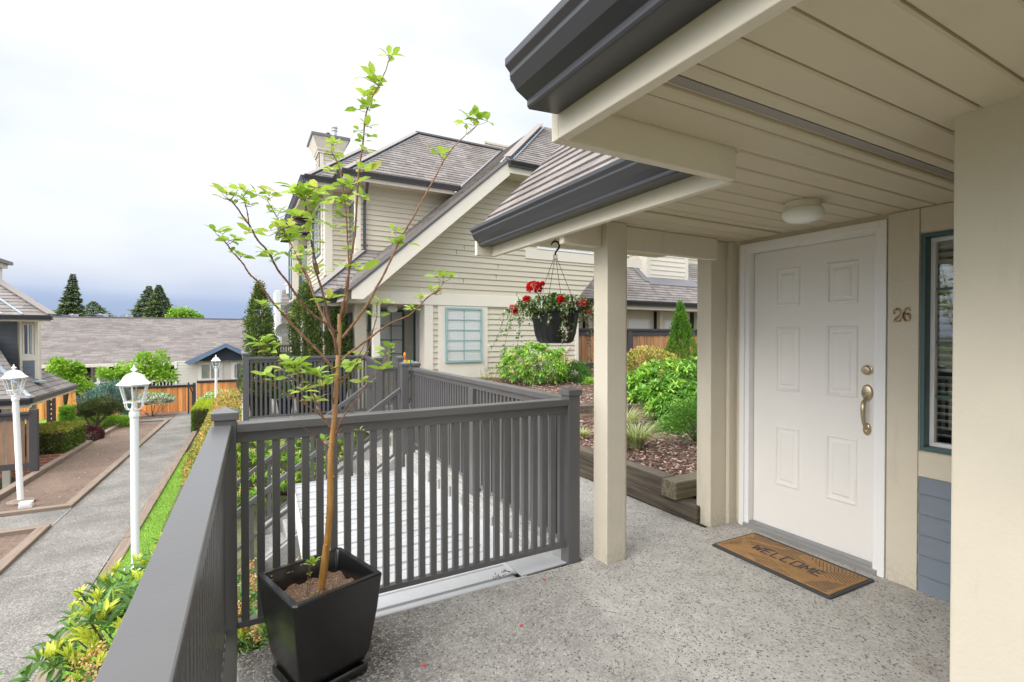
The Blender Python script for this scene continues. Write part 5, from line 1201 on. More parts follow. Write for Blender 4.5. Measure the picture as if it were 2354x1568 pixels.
# ------------------------------------------------------------------ blue house at the left edge
H4 = thing('townhouse', 'slate blue townhouse with beige trim and stacked shingle roofs at the left edge', 'house', (0, 0, 0))
BY = 17.3
xa, xb, xc = at(29, 780, 'y', BY).x, at(46, 780, 'y', BY).x, at(87, 780, 'y', BY).x
wallp(H4, [(-9, BY + .3, -.3), (xa, BY + .3, -.3), (xa, BY + .3, 1.9), (-9, BY + .3, 1.9)], 'blue_siding', .13)
mb = MB(); mb.prism([(xa, BY + .30, -.3), (xb, BY, -.3), (xc, BY, -.3), (xc, BY + .25, -.3), (xa, BY + .45, -.3)], (0, 0, 2.2)); mb.build('bay', MAT['beige_stucco'], H4)
wallp(H4, [(xb + .05, BY - .01, .40), (xc - .06, BY - .01, .40), (xc - .06, BY - .01, .84), (xb + .05, BY - .01, .84)], 'blue_siding', .09)
bx(H4, 'corner_board', 'cream', xc - .06, BY - .02, .35, xc + .01, BY + .06, 1.88); bx(H4, 'trim_board', 'cream', xb, BY - .03, .84, xc, BY, .98); bx(H4, 'trim_board', 'cream', xb, BY - .028, .3, xb + .05, BY, 1.88)
window(H4, 'y', BY - .005, xb + .06, xc - .07, .98, 1.80, 'cream', 1, 1, False, .03, .03, nsash=2); 
mb = MB(); mb.box((xb + xc) / 2 + .02, BY - .0145, 1.02, xc - .10, BY - .0125, 1.76); mb.build('curtain', MAT['blind'], H4)
mb = MB(); mb.prism([(-9, 16.62, 1.93), (-4.2, 16.62, 1.93), (-5.3, 18.8, 1.93), (-9, 18.8, 1.93)], (0, 0, .02)); mb.build('soffit', MAT['beige'], H4)
roofp(H4, [(-4.15, 16.57, 1.99), (-9.5, 16.57, 1.99), (-9.5, 18.4, 3.18), (-6.0, 18.4, 3.18)], (0, -1, 1), expo=.16); roofp(H4, [(-4.15, 16.57, 1.99), (-6.0, 18.4, 3.18), (-7.2, 20.5, 3.18), (-5.3, 18.9, 1.99)], (1, 0, 1), expo=.16)
mb = MB(); mb.bar((-4.17, 16.60, 2.03), (-6.0, 18.4, 3.21), .2, .02); mb.build('hip_cap', MAT['shingle'], H4)
mb = MB(); mb.bar((-4.72, 16.58, 2.02), (-6.5, 18.4, 3.21), .045, .02); mb.bar((-5.1, 16.60, 2.02), (-6.9, 18.4, 3.21), .05, .02); mb.bar((-5.65, 16.6, 2.02), (-7.4, 18.4, 3.21), .09, .02); mb.build('flashing', MAT['flashing'], H4)
gut(H4, (-9, 16.6, 2.0), (-4.15, 16.6, 2.0), h=.12, d=.13); bx(H4, 'fascia', 'cream', -9, 16.601, 1.84, -4.2, 16.64, 1.93)
roofp(H4, [(-4.3, 15.55, .02), (-9.5, 15.55, .02), (-9.5, 17.6, 1.5), (-5.6, 17.6, 1.15 + .3)], (0, -1, 1), expo=.16)
roofp(H4, [(-4.3, 15.55, .02), (-5.75, 17.25, 1.22), (-5.75, 17.6, 1.22), (-4.3, 19.2, .02)], (1, 0, 1), expo=.16)
mb = MB(); mb.bar((-4.34, 15.6, .06), (-5.75, 17.25, 1.26), .08, .02); mb.bar((xb - .1, BY - .28, .31), (xc + .2, BY - .28, .31), .30, .03); mb.build('flashing', MAT['flashing'], H4)
gut(H4, (-9, 15.55, .02), (-4.3, 15.55, .02), h=.14, d=.13); bx(H4, 'fascia', 'cream', -9, 15.551, -.2, -4.3, 15.6, -.11)
gut(H4, (-4.3, 15.55, .02), (-4.3, 19.2, .02), h=.12, d=.06); bx(H4, 'fascia', 'cream', -4.335, 15.6, -.16, -4.301, 19.2, -.03); bx(H4, 'soffit', 'beige', -9, 15.6, -.14, -4.34, 19.2, -.12)
bx(H4, 'wall', 'dark', -9, 17.6, -2.7, -5.3, 17.7, -.14); bx(H4, 'wall', 'cedar_pale', -5.9, 17.5, -2.7, -5.55, 17.6, -.14); bx(H4, 'post', 'cream', -5.28, 17.1, -2.6, -5.14, 17.24, -.14); bx(H4, 'post', 'cream', -5.0, 18.0, -2.6, -4.88, 18.1, -.14)
ch2 = bx(H4, 'chimney', 'pale_siding', -8, 18.2, 2.3, at(-20, 620, 'y', 18.2).x, 18.9, 3.36); bx(ch2, 'chimney_cap', 'cream', -8.1, 18.1, 3.36, at(-14, 620, 'y', 18.1).x, 19.0, 3.47); bx(ch2, 'cap_flashing', 'flash_dark', -8.2, 18.0, 3.47, at(-8, 580, 'y', 18.0).x, 19.1, 3.56)
lt = thing('trellis', 'dark wooden lattice trellis standing beside the hedge and orange fence', 'trellis', (0, 0, 0))
tx0, tx1 = at(107, 950, 'y', 22).x, at(127, 950, 'y', 22).x
mb = MB(); mb.box(tx0, 22, -1.9, tx0 + .08, 22.08, -.1); mb.box(tx1 - .08, 22, -1.9, tx1, 22.08, -.1); mb.box(tx0, 21.97, -.1, tx1, 22.1, -.02); mb.build('frame', MAT['darkwood'], lt)
mb = MB()
for k in range(-3, 12):
    for s_ in (1, -1):
        z = -1.9 + k * .16; a1_, b1_ = (tx0, z if s_ > 0 else z + .4), (tx1, z + .4 if s_ > 0 else z)
        if min(a1_[1], b1_[1]) > -1.95 and max(a1_[1], b1_[1]) < -.08: mb.bar((a1_[0], 22.03 + .012 * s_, a1_[1]), (b1_[0], 22.03 + .012 * s_, b1_[1]), .02, .03)
mb.build('lattice', MAT['darkwood'], lt)

# ------------------------------------------------------------------ bungalow
H5 = thing('bungalow', 'long low bungalow with wide shingle roof behind the orange fence', 'house', (0, 0, 0))
def bung_roof():
    roofp(H5, [(-16, 32.6, .02), (9, 32.6, .02), (9, 41, 2.66), (-16, 41, 2.66)], (0, -1, 1), 'shingle_far', .2, under=.08)
    roofp(H5, [(-16, 41, 2.66), (9, 41, 2.66), (9, 49, .1), (-16, 49, .1)], (0, 1, 1), 'shingle_far', .4)
bung_roof()
bx(H5, 'ridge_cap', 'flash_dark', -16, 40.9, 2.66, 9, 41.1, 2.72); bx(H5, 'gutter', 'cream', -16, 32.42, -.12, -2.9, 32.6, .03)
GX, GZ = at(519, 790, 'y', 31.6).x, at(519, 790, 'y', 31.6).z; GL = at(427, 832, 'y', 31.6); gw = GX - GL.x; zb_ = GL.z
yb2 = 31.6 + 8
roofp(H5, [(GX - gw, 31.6, zb_ + .02), (GX, 31.6, GZ + .02), (GX, 38, GZ + .02), (GX - gw, 32.8, zb_ + .02)], (-1, 0, 2), 'shingle_far', .2)
roofp(H5, [(GX + gw, 31.6, zb_ + .02), (GX, 31.6, GZ + .02), (GX, 38, GZ + .02), (GX + gw, 32.8, zb_ + .02)], (1, 0, 2), 'shingle_far', .2)
mb = MB(); t_ = .2
mb.prism([(GX - gw - .1, 31.55, zb_ - .05), (GX - gw + .2, 31.55, zb_ - .17), (GX, 31.55, GZ - t_), (GX, 31.55, GZ + .03)], (0, .05, 0)); mb.prism([(GX + gw + .1, 31.55, zb_ - .05), (GX + gw - .2, 31.55, zb_ - .17), (GX, 31.55, GZ - t_), (GX, 31.55, GZ + .03)], (0, .05, 0)); mb.build('bargeboard', MAT['bluetrim'], H5)
mb = MB(); mb.prism([(GX - gw + .5, 31.9, zb_ + .02), (GX + gw - .5, 31.9, zb_ + .02), (GX, 31.9, GZ - .1)], (0, .05, 0)); mb.build('gable', MAT['bluedark'], H5)
wl = at(402, 850, 'y', 32.2).x
wallp(H5, [(wl, 32.2, -3), (4, 32.2, -3), (4, 32.2, zb_ + .02), (wl, 32.2, zb_ + .02)], 'pale_siding', .16)
bx(H5, 'corner_board', 'white', wl - .02, 32.15, -3, wl + .1, 32.25, zb_)
for (u0, u1, v0, v1, ns) in ((455, 512, 834, 886, 2), (531, 551, 834, 886, 1)):
    A_, B_ = at(u0, v0, 'y', 32.15), at(u1, v1, 'y', 32.15)
    window(H5, 'y', 32.16, A_.x + .1, B_.x - .1, B_.z, A_.z - .05, 'white', 1, 1, True, .07, .06, trim='white', tw=.10, nsash=ns, pane='glass')  # pale slats added only to make these panes look lighter
    bx(H5, 'transom', 'white', A_.x + .12, 32.08, B_.z + .32, B_.x - .12, 32.12, B_.z + .42)
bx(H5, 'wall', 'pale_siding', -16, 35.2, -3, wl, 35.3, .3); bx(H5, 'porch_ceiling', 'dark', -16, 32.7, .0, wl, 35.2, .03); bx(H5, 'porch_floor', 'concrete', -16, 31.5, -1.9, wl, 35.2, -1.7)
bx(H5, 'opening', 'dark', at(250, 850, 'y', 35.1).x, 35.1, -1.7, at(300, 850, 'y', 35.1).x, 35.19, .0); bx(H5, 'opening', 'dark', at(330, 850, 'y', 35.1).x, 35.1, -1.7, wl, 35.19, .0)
window(H5, 'y', 35.19, at(188, 850, 'y', 35.1).x, at(214, 850, 'y', 35.1).x, -1.3, -.15, 'white', 1, 2, False, .1, .06, pane='glass_dark')
for px_ in (222, 315): bx(H5, 'porch_post', 'pale_siding', at(px_, 850, 'y', 32.7).x, 32.7, -1.7, at(px_, 850, 'y', 32.7).x + .14, 32.84, 0)
wr_ = thing('balustrade', 'white picket balustrade on the bungalow porch behind the blue spruce', 'railing', (0, 0, 0))
bx(wr_, 'top_rail', 'white', -9.5, 31.6, -.92, wl, 31.68, -.85); bx(wr_, 'bottom_rail', 'white', -9.5, 31.6, -1.62, wl, 31.68, -1.56)
x = -9.45
while x < wl: bx(wr_, 'baluster', 'white', x, 31.62, -1.57, x + .05, 31.66, -.91); x += .15
# grey roofs and a small white house farther off
for i, (u0, u1, z, y, lab) in enumerate(((112, 178, 3.45, 52, 'leftmost distant grey roof, left of the tall spruce above the bungalow ridge'), (178, 252, 3.45, 54, 'distant grey gabled roof just right of the tall spruce'), (246, 312, 3.3, 56, 'distant low grey roof beside the twin conifers'))):
    X0, X1 = at(u0, 725, 'y', y).x, at(u1, 725, 'y', y).x; zt_ = at((u0 + u1) / 2, 718 + 3 * (i == 2), 'y', y).z
    h_ = thing('distant_house', lab, 'house', (0, 0, 0))
    mb = MB(); lap(mb, [(X0, y, zt_ - 2), (X1, y, zt_ - 2), (X1 - .8, y + 4, zt_), (X0 + .3, y + 4, zt_)], .3, .02, under=.05, outward=(0, -1, 1)); mb.build('roof', shingles('slate_grey_shingles', [(0, (.14, .15, .165)), (1, (.22, .23, .25))], .5, .14) if i == 0 else bpy.data.materials['slate_grey_shingles'], h_, fix=False)
    bx(h_, 'wall', 'pale_siding', X0 + .5, y + 1, -4, X1 - .5, y + 6, zt_ - 1.4)
    if i < 2:
        gx = X1 - 1.0; mb = MB(); mb.prism([(gx - 1.5, y - .3, zt_ - 1.5), (gx, y - .3, zt_ - .15), (gx + 1.5, y - .3, zt_ - 1.5)], (0, 3, 0)); mb.build('gable', MAT['bluedark'], h_)
    mb = MB(); mb.lathe([(.08, zt_ - .6), (.08, zt_ - .1), (.14, zt_ - .08), (.001, zt_ - .02)], 10, ((X0 + X1) / 2, y + 2.4, 0)); mb.build('vent', MAT['steel'], h_)
H6 = thing('white_house', 'white rendered house with brown roof and satellite dish between the yews', 'house', (0, 0, 0))
u = lambda px, py, y=22: at(px, py, 'y', y)
bx(H6, 'wall', 'white', u(634, 700).x, 22, -3, u(645, 700).x, 23.5, u(634, 667).z, .01)
mb = MB(); lap(mb, [(u(643, 0).x, 22.6, u(643, 712, 22.6).z - .2), (5.5, 22.6, u(643, 712, 22.6).z - .2), (5.5, 25.2, 3.6), (u(646, 0, 25.2).x, 25.2, 3.6)], .17, .02, under=.05, outward=(0, -1, 1)); mb.build('roof', MAT['shingle_far'], H6, fix=False)
bx(H6, 'wall', 'pale_siding', u(645, 0, 22.9).x, 22.9, -3, 5.5, 23.0, u(643, 712, 22.6).z - .1)
bx(H6, 'gutter', 'white', u(645, 0, 22.4).x, 22.4, u(650, 748, 22.4).z - .25, 5.5, 22.6, u(650, 748, 22.4).z)
mb = MB(); lap(mb, [(.4, 30, 1.0), (u(634, 0, 30).x + .1, 30, 1.0), (u(634, 0, 30).x + .1, 33, 2.75), (.6, 33, 2.75)], .25, .02, under=.05, outward=(0, -1, 1)); mb.build('roof', MAT['shingle_far'], H6, fix=False)
mb = MB(); mb.lathe([(.09, 3.4), (.09, 3.75), (.15, 3.78), (.15, 3.85), (.001, 3.9)], 12, (u(660, 0, 24.6).x, 24.6, 0)); mb.build('vent', MAT['white'], H6)
ds = u(648, 757, 20.5)
mb = MB(); pr = [(.001, 0), (.12, .012), (.22, .045), (.28, .08)]; mb.lathe(pr, 24, (0, 0, 0), 'y', caps=False); 
mb.v = [(Matrix.Translation(ds) @ Matrix.Rotation(R(25), 4, 'X') @ Matrix.Rotation(R(20), 4, 'Z') @ Vector((p[0], -p[1], p[2])))[:] for p in mb.v]
mb.tube([ds, ds + Vector((0, .1, -.5)), ds + Vector((0, .3, -1.2))], .02, 6); mb.tube([ds + Vector((0, -.02, -.2)), ds + Vector((.02, -.28, -.02))], .012, 6)
tag(mb.build('satellite_dish', MAT['steel'], smooth='auto'), 'small grey satellite dish in front of the white house wall', 'dish')
# ------------------------------------------------------------------ vegetation builders
def n3(P, s=1.0, seed=0.0):
    """cheap smooth pseudo-noise in -1..1"""
    x, y, z = P[:, 0] * s + seed, P[:, 1] * s + seed * 1.7, P[:, 2] * s + seed * .6
    return (np.sin(2.1 * x + 1.3 * np.sin(1.7 * y)) + np.sin(2.7 * y + 1.1 * np.sin(2.3 * z)) + np.sin(2.4 * z + 1.7 * np.sin(1.9 * x))) / 3
def blob_pts(n, c, r, bump=.12, depth=.25, seed=0., fs=3.0, lower=-.6):
    """points near the uneven surface of an ellipsoid, with outward directions"""
    d = rdir(n * 5 + 20); d = d[d[:, 2] > lower][:n]; n = len(d)
    rr = 1 + bump * n3(d, fs, seed) + bump * .5 * n3(d, fs * 2.6, seed + 3)
    k = 1 - depth * RNG.uniform(0, 1, n) ** 2
    P = np.array(c) + d * np.array(r) * (rr * k)[:, None]
    return P, d
def clip01(a): return np.clip(a, 0, 1)
def whorls(name, P, A, nl, L, aspect, mat, par, tilt=(.9, 1.25), base=None, spread=.18, tipshare=0.0, Ljit=.25):
    """rosettes of leaves: shoots at P along axis A"""
    m = len(P); A = A / np.linalg.norm(A, axis=1, keepdims=True); X, S, U = frames(A)
    if base is None: base = RNG.uniform(0, 1, m)
    C, D, LL, Rn = [], [], [], []
    ph0 = RNG.uniform(0, 6.28, m); fresh = RNG.uniform(0, 1, m) < tipshare
    for k in range(nl):
        ph = ph0 + k * 2.399; t = RNG.uniform(tilt[0], tilt[1], m); t = np.where(fresh, t * .45, t)
        d = X * np.cos(t)[:, None] + (S * np.cos(ph)[:, None] + U * np.sin(ph)[:, None]) * np.sin(t)[:, None]
        C.append(P + X * (.012 * (k % 3) - .01)); D.append(d); LL.append(L * (1 + RNG.uniform(-Ljit, Ljit, m)) * np.where(fresh, .8, 1))
        Rn.append(clip01(np.where(fresh, .86, base * .75) + RNG.uniform(-spread, spread, m)))
    return leaves(name, np.concatenate(C), np.concatenate(D), np.concatenate(LL), aspect, mat, np.concatenate(Rn), par)
def stems(par, base, P, k=14, r=.008, mat='bark'):
    mb = MB(); idx = RNG.choice(len(P), min(k, len(P)), replace=False); b = Vector(base)
    for i in idx:
        e = Vector(P[i]); m1 = b.lerp(e, .45) + Vector((random.uniform(-.04, .04), random.uniform(-.04, .04), .03)); mb.tube([b + Vector((random.uniform(-.04, .04), random.uniform(-.04, .04), 0)), m1, e], [r * 1.6, r, r * .5], 5)
    return mb.build('stem', MAT[mat], par, smooth=True)
def broad_bush(name, label, cat, c, r, n, nl, L, asp, mat, group=None, seed=0., tip=0., zb=None, bump=.12, depth=.3, extra=None, lower=-.5, base=None, tilt=(.9, 1.25)):
    t = thing(name, label, cat, (0, 0, 0), group=group); P, A = blob_pts(n, c, r, bump, depth, seed, lower=lower)
    A = A * np.array([1, 1, 1]) + np.array([0, 0, .45])
    whorls('foliage', P, A, nl, L, asp, MAT[mat], t, tipshare=tip, base=clip01(.5 + .45 * n3(P, 6, seed) + RNG.uniform(-.2, .2, len(P))) if base is None else base, tilt=tilt)
    stems(t, (c[0], c[1], zb if zb is not None else c[2] - r[2]), P)
    return t, P, A
def tiny_bush(name, label, cat, c, r, n, L, mat, group=None, seed=0., bump=.1, depth=.25, asp=.55, lower=-.5, zb=None, up=.5, clump=0, crad=.08):
    t = thing(name, label, cat, (0, 0, 0), group=group)
    if clump:
        Pc, Ac = blob_pts(clump, c, r, bump, depth, seed, lower=lower); i = RNG.integers(0, len(Pc), n); P = Pc[i] + RNG.normal(size=(n, 3)) * crad * .5; A = Ac[i]; rn = clip01(RNG.uniform(0, 1, len(Pc))[i] * .6 + RNG.uniform(0, .4, n))
    else:
        P, A = blob_pts(n, c, r, bump, depth, seed, lower=lower); rn = clip01(.5 + .3 * n3(P, 7, seed) + RNG.uniform(-.35, .35, len(P)))
    D = A + rdir(len(P)) * .9 + np.array([0, 0, up])
    leaves('foliage', P, D, L * RNG.uniform(.7, 1.3, len(P)), asp, MAT[mat], rn, t, roll=RNG.uniform(0, 6.28, len(P)), template='small')
    stems(t, (c[0], c[1], zb if zb is not None else c[2] - r[2]), P, 8)
    return t, P, A
def box_pts(n, x0, x1, y0, y1, z0, z1, wob=.03, seed=0., zf=None):
    """points on top and sides of a clipped hedge"""
    ax, ay, az = x1 - x0, y1 - y0, z1 - z0; areas = np.array([ax * ay, ay * az, ay * az, ax * az, ax * az]); f = RNG.choice(5, n, p=areas / areas.sum())
    u, v = RNG.uniform(0, 1, n), RNG.uniform(0, 1, n); P = np.zeros((n, 3)); Nn = np.zeros((n, 3))
    for k, (px, py, pz_, nn) in enumerate(((x0 + ax * u, y0 + ay * v, z1 + 0 * u, (0, 0, 1)), (x0 + 0 * u, y0 + ay * u, z0 + az * v, (-1, 0, 0)), (x1 + 0 * u, y0 + ay * u, z0 + az * v, (1, 0, 0)), (x0 + ax * u, y0 + 0 * u, z0 + az * v, (0, -1, 0)), (x0 + ax * u, y1 + 0 * u, z0 + az * v, (0, 1, 0)))):
        m = f == k; P[m] = np.stack([px, py, pz_], 1)[m]; Nn[m] = nn
    P += Nn * (wob * n3(P, 4, seed) - wob * 2.2 * RNG.uniform(0, 1, n) ** 2)[:, None]
    return P, Nn, f
def box_hedge(label, x0, x1, y0, y1, z0, z1, n, L, mat, topfresh=True, seed=0., group=None, wob=.04, asp=.55):
    t = thing('hedge', label, 'hedge', (0, 0, 0), group=group)
    P, Nn, f = box_pts(n, x0, x1, y0, y1, z0, z1, wob, seed); rn = RNG.uniform(0, .5, n) + (np.where((f == 0) | (P[:, 2] > z1 - .09), .52, .0) if topfresh else 0) + .12 * n3(P, 5, seed)
    dz = np.array([gz(y) - gz(y0) for y in P[:, 1]]); P[:, 2] += dz
    leaves('foliage', P, Nn + rdir(n) * .9 + np.array([0, 0, .4]), L * RNG.uniform(.7, 1.3, n), asp, MAT[mat], clip01(rn), t, roll=RNG.uniform(0, 6.28, n), template='small')
    mb = MB(); w = wob * 3.4; b0, b1 = gz(y0), gz(y1)
    mb.prism([(x0 + w, y0 + w, z0), (x1 - w, y0 + w, z0), (x1 - w, y0 + w, z1 - w), (x0 + w, y0 + w, z1 - w)], (0, y1 - y0 - 2 * w, b1 - b0)); mb.build('stem', MAT['bark'], t)  # dark filler block inside the leaves, added so nothing shows through
    return t
def panicles(par, P, mat='petal_rust', h=.07, n=46, spikes=5, sz=.010, name='flower'):
    """upright sprays of tiny blooms"""
    C = []
    for p in P:
        for s in range(spikes):
            d = np.array([random.uniform(-.8, .8), random.uniform(-.8, .8), 1.0]); d /= np.linalg.norm(d); hh = h * random.uniform(.6, 1.15); t = RNG.uniform(.15, 1, n // spikes)
            C.append(p + d * (t * hh)[:, None] + RNG.normal(size=(len(t), 3)) * (.0055 + .004 * (1 - t))[:, None])
    C = np.concatenate(C); return leaves(name, C, rdir(len(C)), sz, .9, MAT[mat], RNG.uniform(0, 1, len(C)), par, roll=RNG.uniform(0, 6.28, len(C)), template='small')
def flowers(par, P, N_, r, mat, k=5, name='flower'):
    """small open flowers: k petals each round an axis"""
    m = len(P); X, S, U = frames(N_); C, D = [], []
    for j in range(k):
        a = 2 * math.pi * j / k; d = (S * math.cos(a) + U * math.sin(a)) + X * .25; C.append(P); D.append(d)
    C, D = np.concatenate(C), np.concatenate(D); return leaves(name, C, D, r * RNG.uniform(.8, 1.15, len(C)), .8, MAT[mat], RNG.uniform(0, 1, len(C)), par, template='small')

# ------------------------------------------------------------------ shrubs on the bank beside and below the railings
def bank_shrub(label, xr, yr, zf, nw, L, npan, fresh=.35, mat='leaf_laurel', nl=9, group='flowering shrubs on the bank', asp=.30, pan='petal_rust', seed=1., hp=.085, psz=.013):
    t = thing('shrub', label, 'shrub', (0, 0, 0), group=group)
    x, y = RNG.uniform(*xr, nw), RNG.uniform(*yr, nw); z = np.array([zf(a, b) for a, b in zip(x, y)]); P = np.stack([x, y, z], 1)
    P[:, 2] += .05 * n3(P, 9, seed) - .28 * RNG.uniform(0, 1, nw) ** 2.2
    A = np.stack([RNG.normal(0, .35, nw), RNG.normal(0, .35, nw), np.ones(nw)], 1)
    whorls('foliage', P, A, nl, L, asp, MAT[mat], t, tilt=(.75, 1.3), base=RNG.uniform(0, .7, nw), tipshare=fresh)
    stems(t, (np.mean(xr), np.mean(yr), np.mean(z) - .6), P, 22, .006)
    if npan:
        i = RNG.choice(nw, npan, replace=False); panicles(t, P[i] + np.array([0, 0, .05]), pan, hp, sz=psz)
    return t
edge = lambda v, a, b, w: min(1, max(0, (v - a) / w)) * min(1, max(0, (b - v) / w))
bank_shrub('laurel leaved shrub with rusty flower sprays at the bottom left corner beside the railing', (-1.12, -.20), (1.9, 3.15), lambda x, y: -.30 + .32 * smooth(-1.1, -.3, x) - .1 * (1 - edge(y, 1.5, 3.4, .3)), 200, .085, 125, .30)
bank_shrub('lime tipped shrub under the foot of the middle lamp post', (-.92, -.20), (3.1, 4.15), lambda x, y: -.16 + .26 * smooth(-.95, -.45, x) - .18 * (1 - edge(y, 2.9, 4.4, .3)), 130, .095, 0, .55, seed=4.)
bank_shrub('rusty flowered shrub seen between the front balusters left of the planter', (-.18, .34), (2.82, 4.1), lambda x, y: -.10 - .16 * smooth(2.9, 4.1, y), 120, .075, 62, .18, seed=7.)
bank_shrub('shrub with lime shoots beyond the concrete stairs', (-.55, 1.75), (7.68, 9.05), lambda x, y: -.78 + .55 * smooth(7.7, 9.0, y) + .22 * smooth(-.5, 1.5, x), 420, .09, 110, .35, mat='leaf_lime', pan='petal_cream', seed=9., asp=.34)
# creeping ivy in the corner
t = thing('creeper', 'small leaved green creeper trailing over the path edge at the bottom left', 'creeper', (0, 0, 0))
n = 260; x, y = RNG.uniform(-1.30, -1.02, n), RNG.uniform(2.3, 3.55, n); z = -.46 + .22 * smooth(-1.3, -1.0, x[0]) + RNG.uniform(-.12, .10, n) + .25 * (x + 1.3)
leaves('foliage', np.stack([x, y, z], 1), RNG.normal(size=(n, 3)) * .7 + np.array([-.5, 0, .1]), RNG.uniform(.028, .05, n), .7, MAT['leaf_box'], RNG.uniform(.2, .9, n), t)
stems(t, (-.9, 2.9, -.6), np.stack([x, y, z], 1), 24, .003, 'twig')
# big orange hedge on the bank between path and patio
t = thing('hedge', 'wide loose hedge with orange and lime new leaves on the bank between path and patio', 'hedge', (0, 0, 0))
n = 44000; y = 8.2 + 13.0 * RNG.uniform(0, 1, n) ** 1.3; xm = -.62 - .52 * np.clip((y - 8.2) / 5, 0, 1); x = xm + (.02 - xm) * RNG.uniform(0, 1, n)
f = smooth
hb = np.array([gz(b) + .10 + ((-.02 if b < 15 else -.02 - .10 * (b - 15)) - gz(b) - .10) * f(-.75 - .5 * f(8.2, 13.2, b), -.15 - .2 * f(8.2, 13.2, b), a) * f(7.4, 9.6, b) + (.35 if b < 9.6 else 0) * (1 - f(7.8, 9.6, b)) for a, b in zip(x, y)])
P = np.stack([x, y, hb], 1); P[:, 2] += .09 * n3(P, 4, 2.) - .22 * RNG.uniform(0, 1, n) ** 2.5
rn = clip01(.58 + .22 * n3(P, 3.0, 5.) + RNG.uniform(-.45, .38, n))
leaves('foliage', P, rdir(n) * .8 + np.array([-.2, 0, .8]), .062 * RNG.uniform(.7, 1.3, n), .42, MAT['leaf_orange'], rn, t, roll=RNG.uniform(0, 6.28, n), template='small')
# clipped hedges
box_hedge('neatly clipped golden topped box hedge beside the far end of the path', -1.46, -.70, 20.1, 23.8, -1.86, -1.02, 15000, .05, 'leaf_boxhedge', wob=.012, seed=3.)
box_hedge('clipped green hedge with golden top above the brick retaining wall', -6.6, -4.13, 17.38, 19.3, -1.70, -1.04, 16000, .06, 'leaf_hedge', wob=.035, seed=5., asp=.6)
box_hedge('small green hedge beside the lattice trellis', at(126, 0, 'y', 22.8).x, at(149, 0, 'y', 22.8).x, 22.8, 23.6, -1.95, -1.05, 3500, .07, 'leaf_lime', False, seed=6.)
# white variegated shrub by the far lamp, white flowering shrub, conifers and maple in the left beds
c = at(515, 913, 'y', 24.6)
t, P, A = tiny_bush('shrub', 'low white and green shrub behind the far lamp post', 'shrub', (c.x, 24.6, -1.35), (.95, .8, .50), 3500, .07, 'leaf_lime', seed=2.); flowers(t, P[::3] + np.array([0, 0, .02]), A[::3], .045, 'petal_white')
c = at(349, 925, 'y', 26.2)
t, P, A = tiny_bush('shrub', 'white flowering shrub with a flat crown in front of the orange fence', 'shrub', (c.x, 26.2, -1.32), (.82, .55, .34), 2500, .06, 'leaf_box', seed=8., zb=-2.1, lower=-.35); flowers(t, P[::1], A[::1] + np.array([0, 0, .5]), .05, 'petal_white')
c = at(250, 918, 'y', 24.6)
t, P, A = tiny_bush('blue_spruce', 'low blue green spruce with layered dome crown beyond the dark pine', 'shrub', (c.x, 24.6, -1.28), (.72, .7, .86), 12000, .085, 'leaf_blue', seed=3., bump=.16, clump=230, crad=.16, asp=.35, up=.2)
c = at(229, 940, 'y', 22.6); t = thing('pine_tree', 'small dark round headed pine with bare forked trunk in the left bed', 'tree', (0, 0, 0))
P = []
for (u_, v_, rr) in ((208, 938, .36), (233, 930, .42), (254, 941, .34), (228, 950, .34), (198, 951, .22)):
    q = at(u_, v_, 'y', 22.6); p_, a_ = blob_pts(2600, (q.x, 22.6 + random.uniform(-.2, .2), q.z), (rr, rr * .8, rr * .55), .15, .4, rr * 9); P.append(np.concatenate([p_, a_], 1))
P = np.concatenate(P); leaves('crown', P[:, :3], P[:, 3:] + rdir(len(P)) * .7 + np.array([0, 0, .4]), .075 * RNG.uniform(.7, 1.3, len(P)), .16, MAT['leaf_pine'], clip01(.5 + .3 * n3(P[:, :3], 4, 1) + RNG.uniform(-.35, .35, len(P))), t, roll=RNG.uniform(0, 6.28, len(P)), template='small')
mb = MB(); b0 = at(216, 993, 'y', 22.5); 
for (pts) in ([(218, 1000), (222, 975), (205, 955), (203, 935)], [(222, 975), (240, 960), (252, 938)], [(218, 1000), (207, 978), (196, 962), (198, 948)], [(222, 975), (228, 950)]): mb.tube([at(a, b, 'y', 22.5) for a, b in pts], [.05, .04, .032, .02][:len(pts)], 7)
mb.build('trunk', MAT['bark'], t, smooth=True)
c = at(226, 978, 'y', 23.3); tiny_bush('shrub', 'low lime green shrub under the dark pine', 'shrub', (c.x, 23.3, -1.78), (1.1, .5, .30), 4500, .07, 'leaf_lime', seed=4.)
c = at(205, 1003, 'y', 20.4); tiny_bush('maple_shrub', 'small maroon dissected maple at the corner of the left hedge', 'shrub', (c.x, 20.4, -1.72), (.36, .36, .30), 4200, .055, 'leaf_maroon', seed=5., asp=.3)
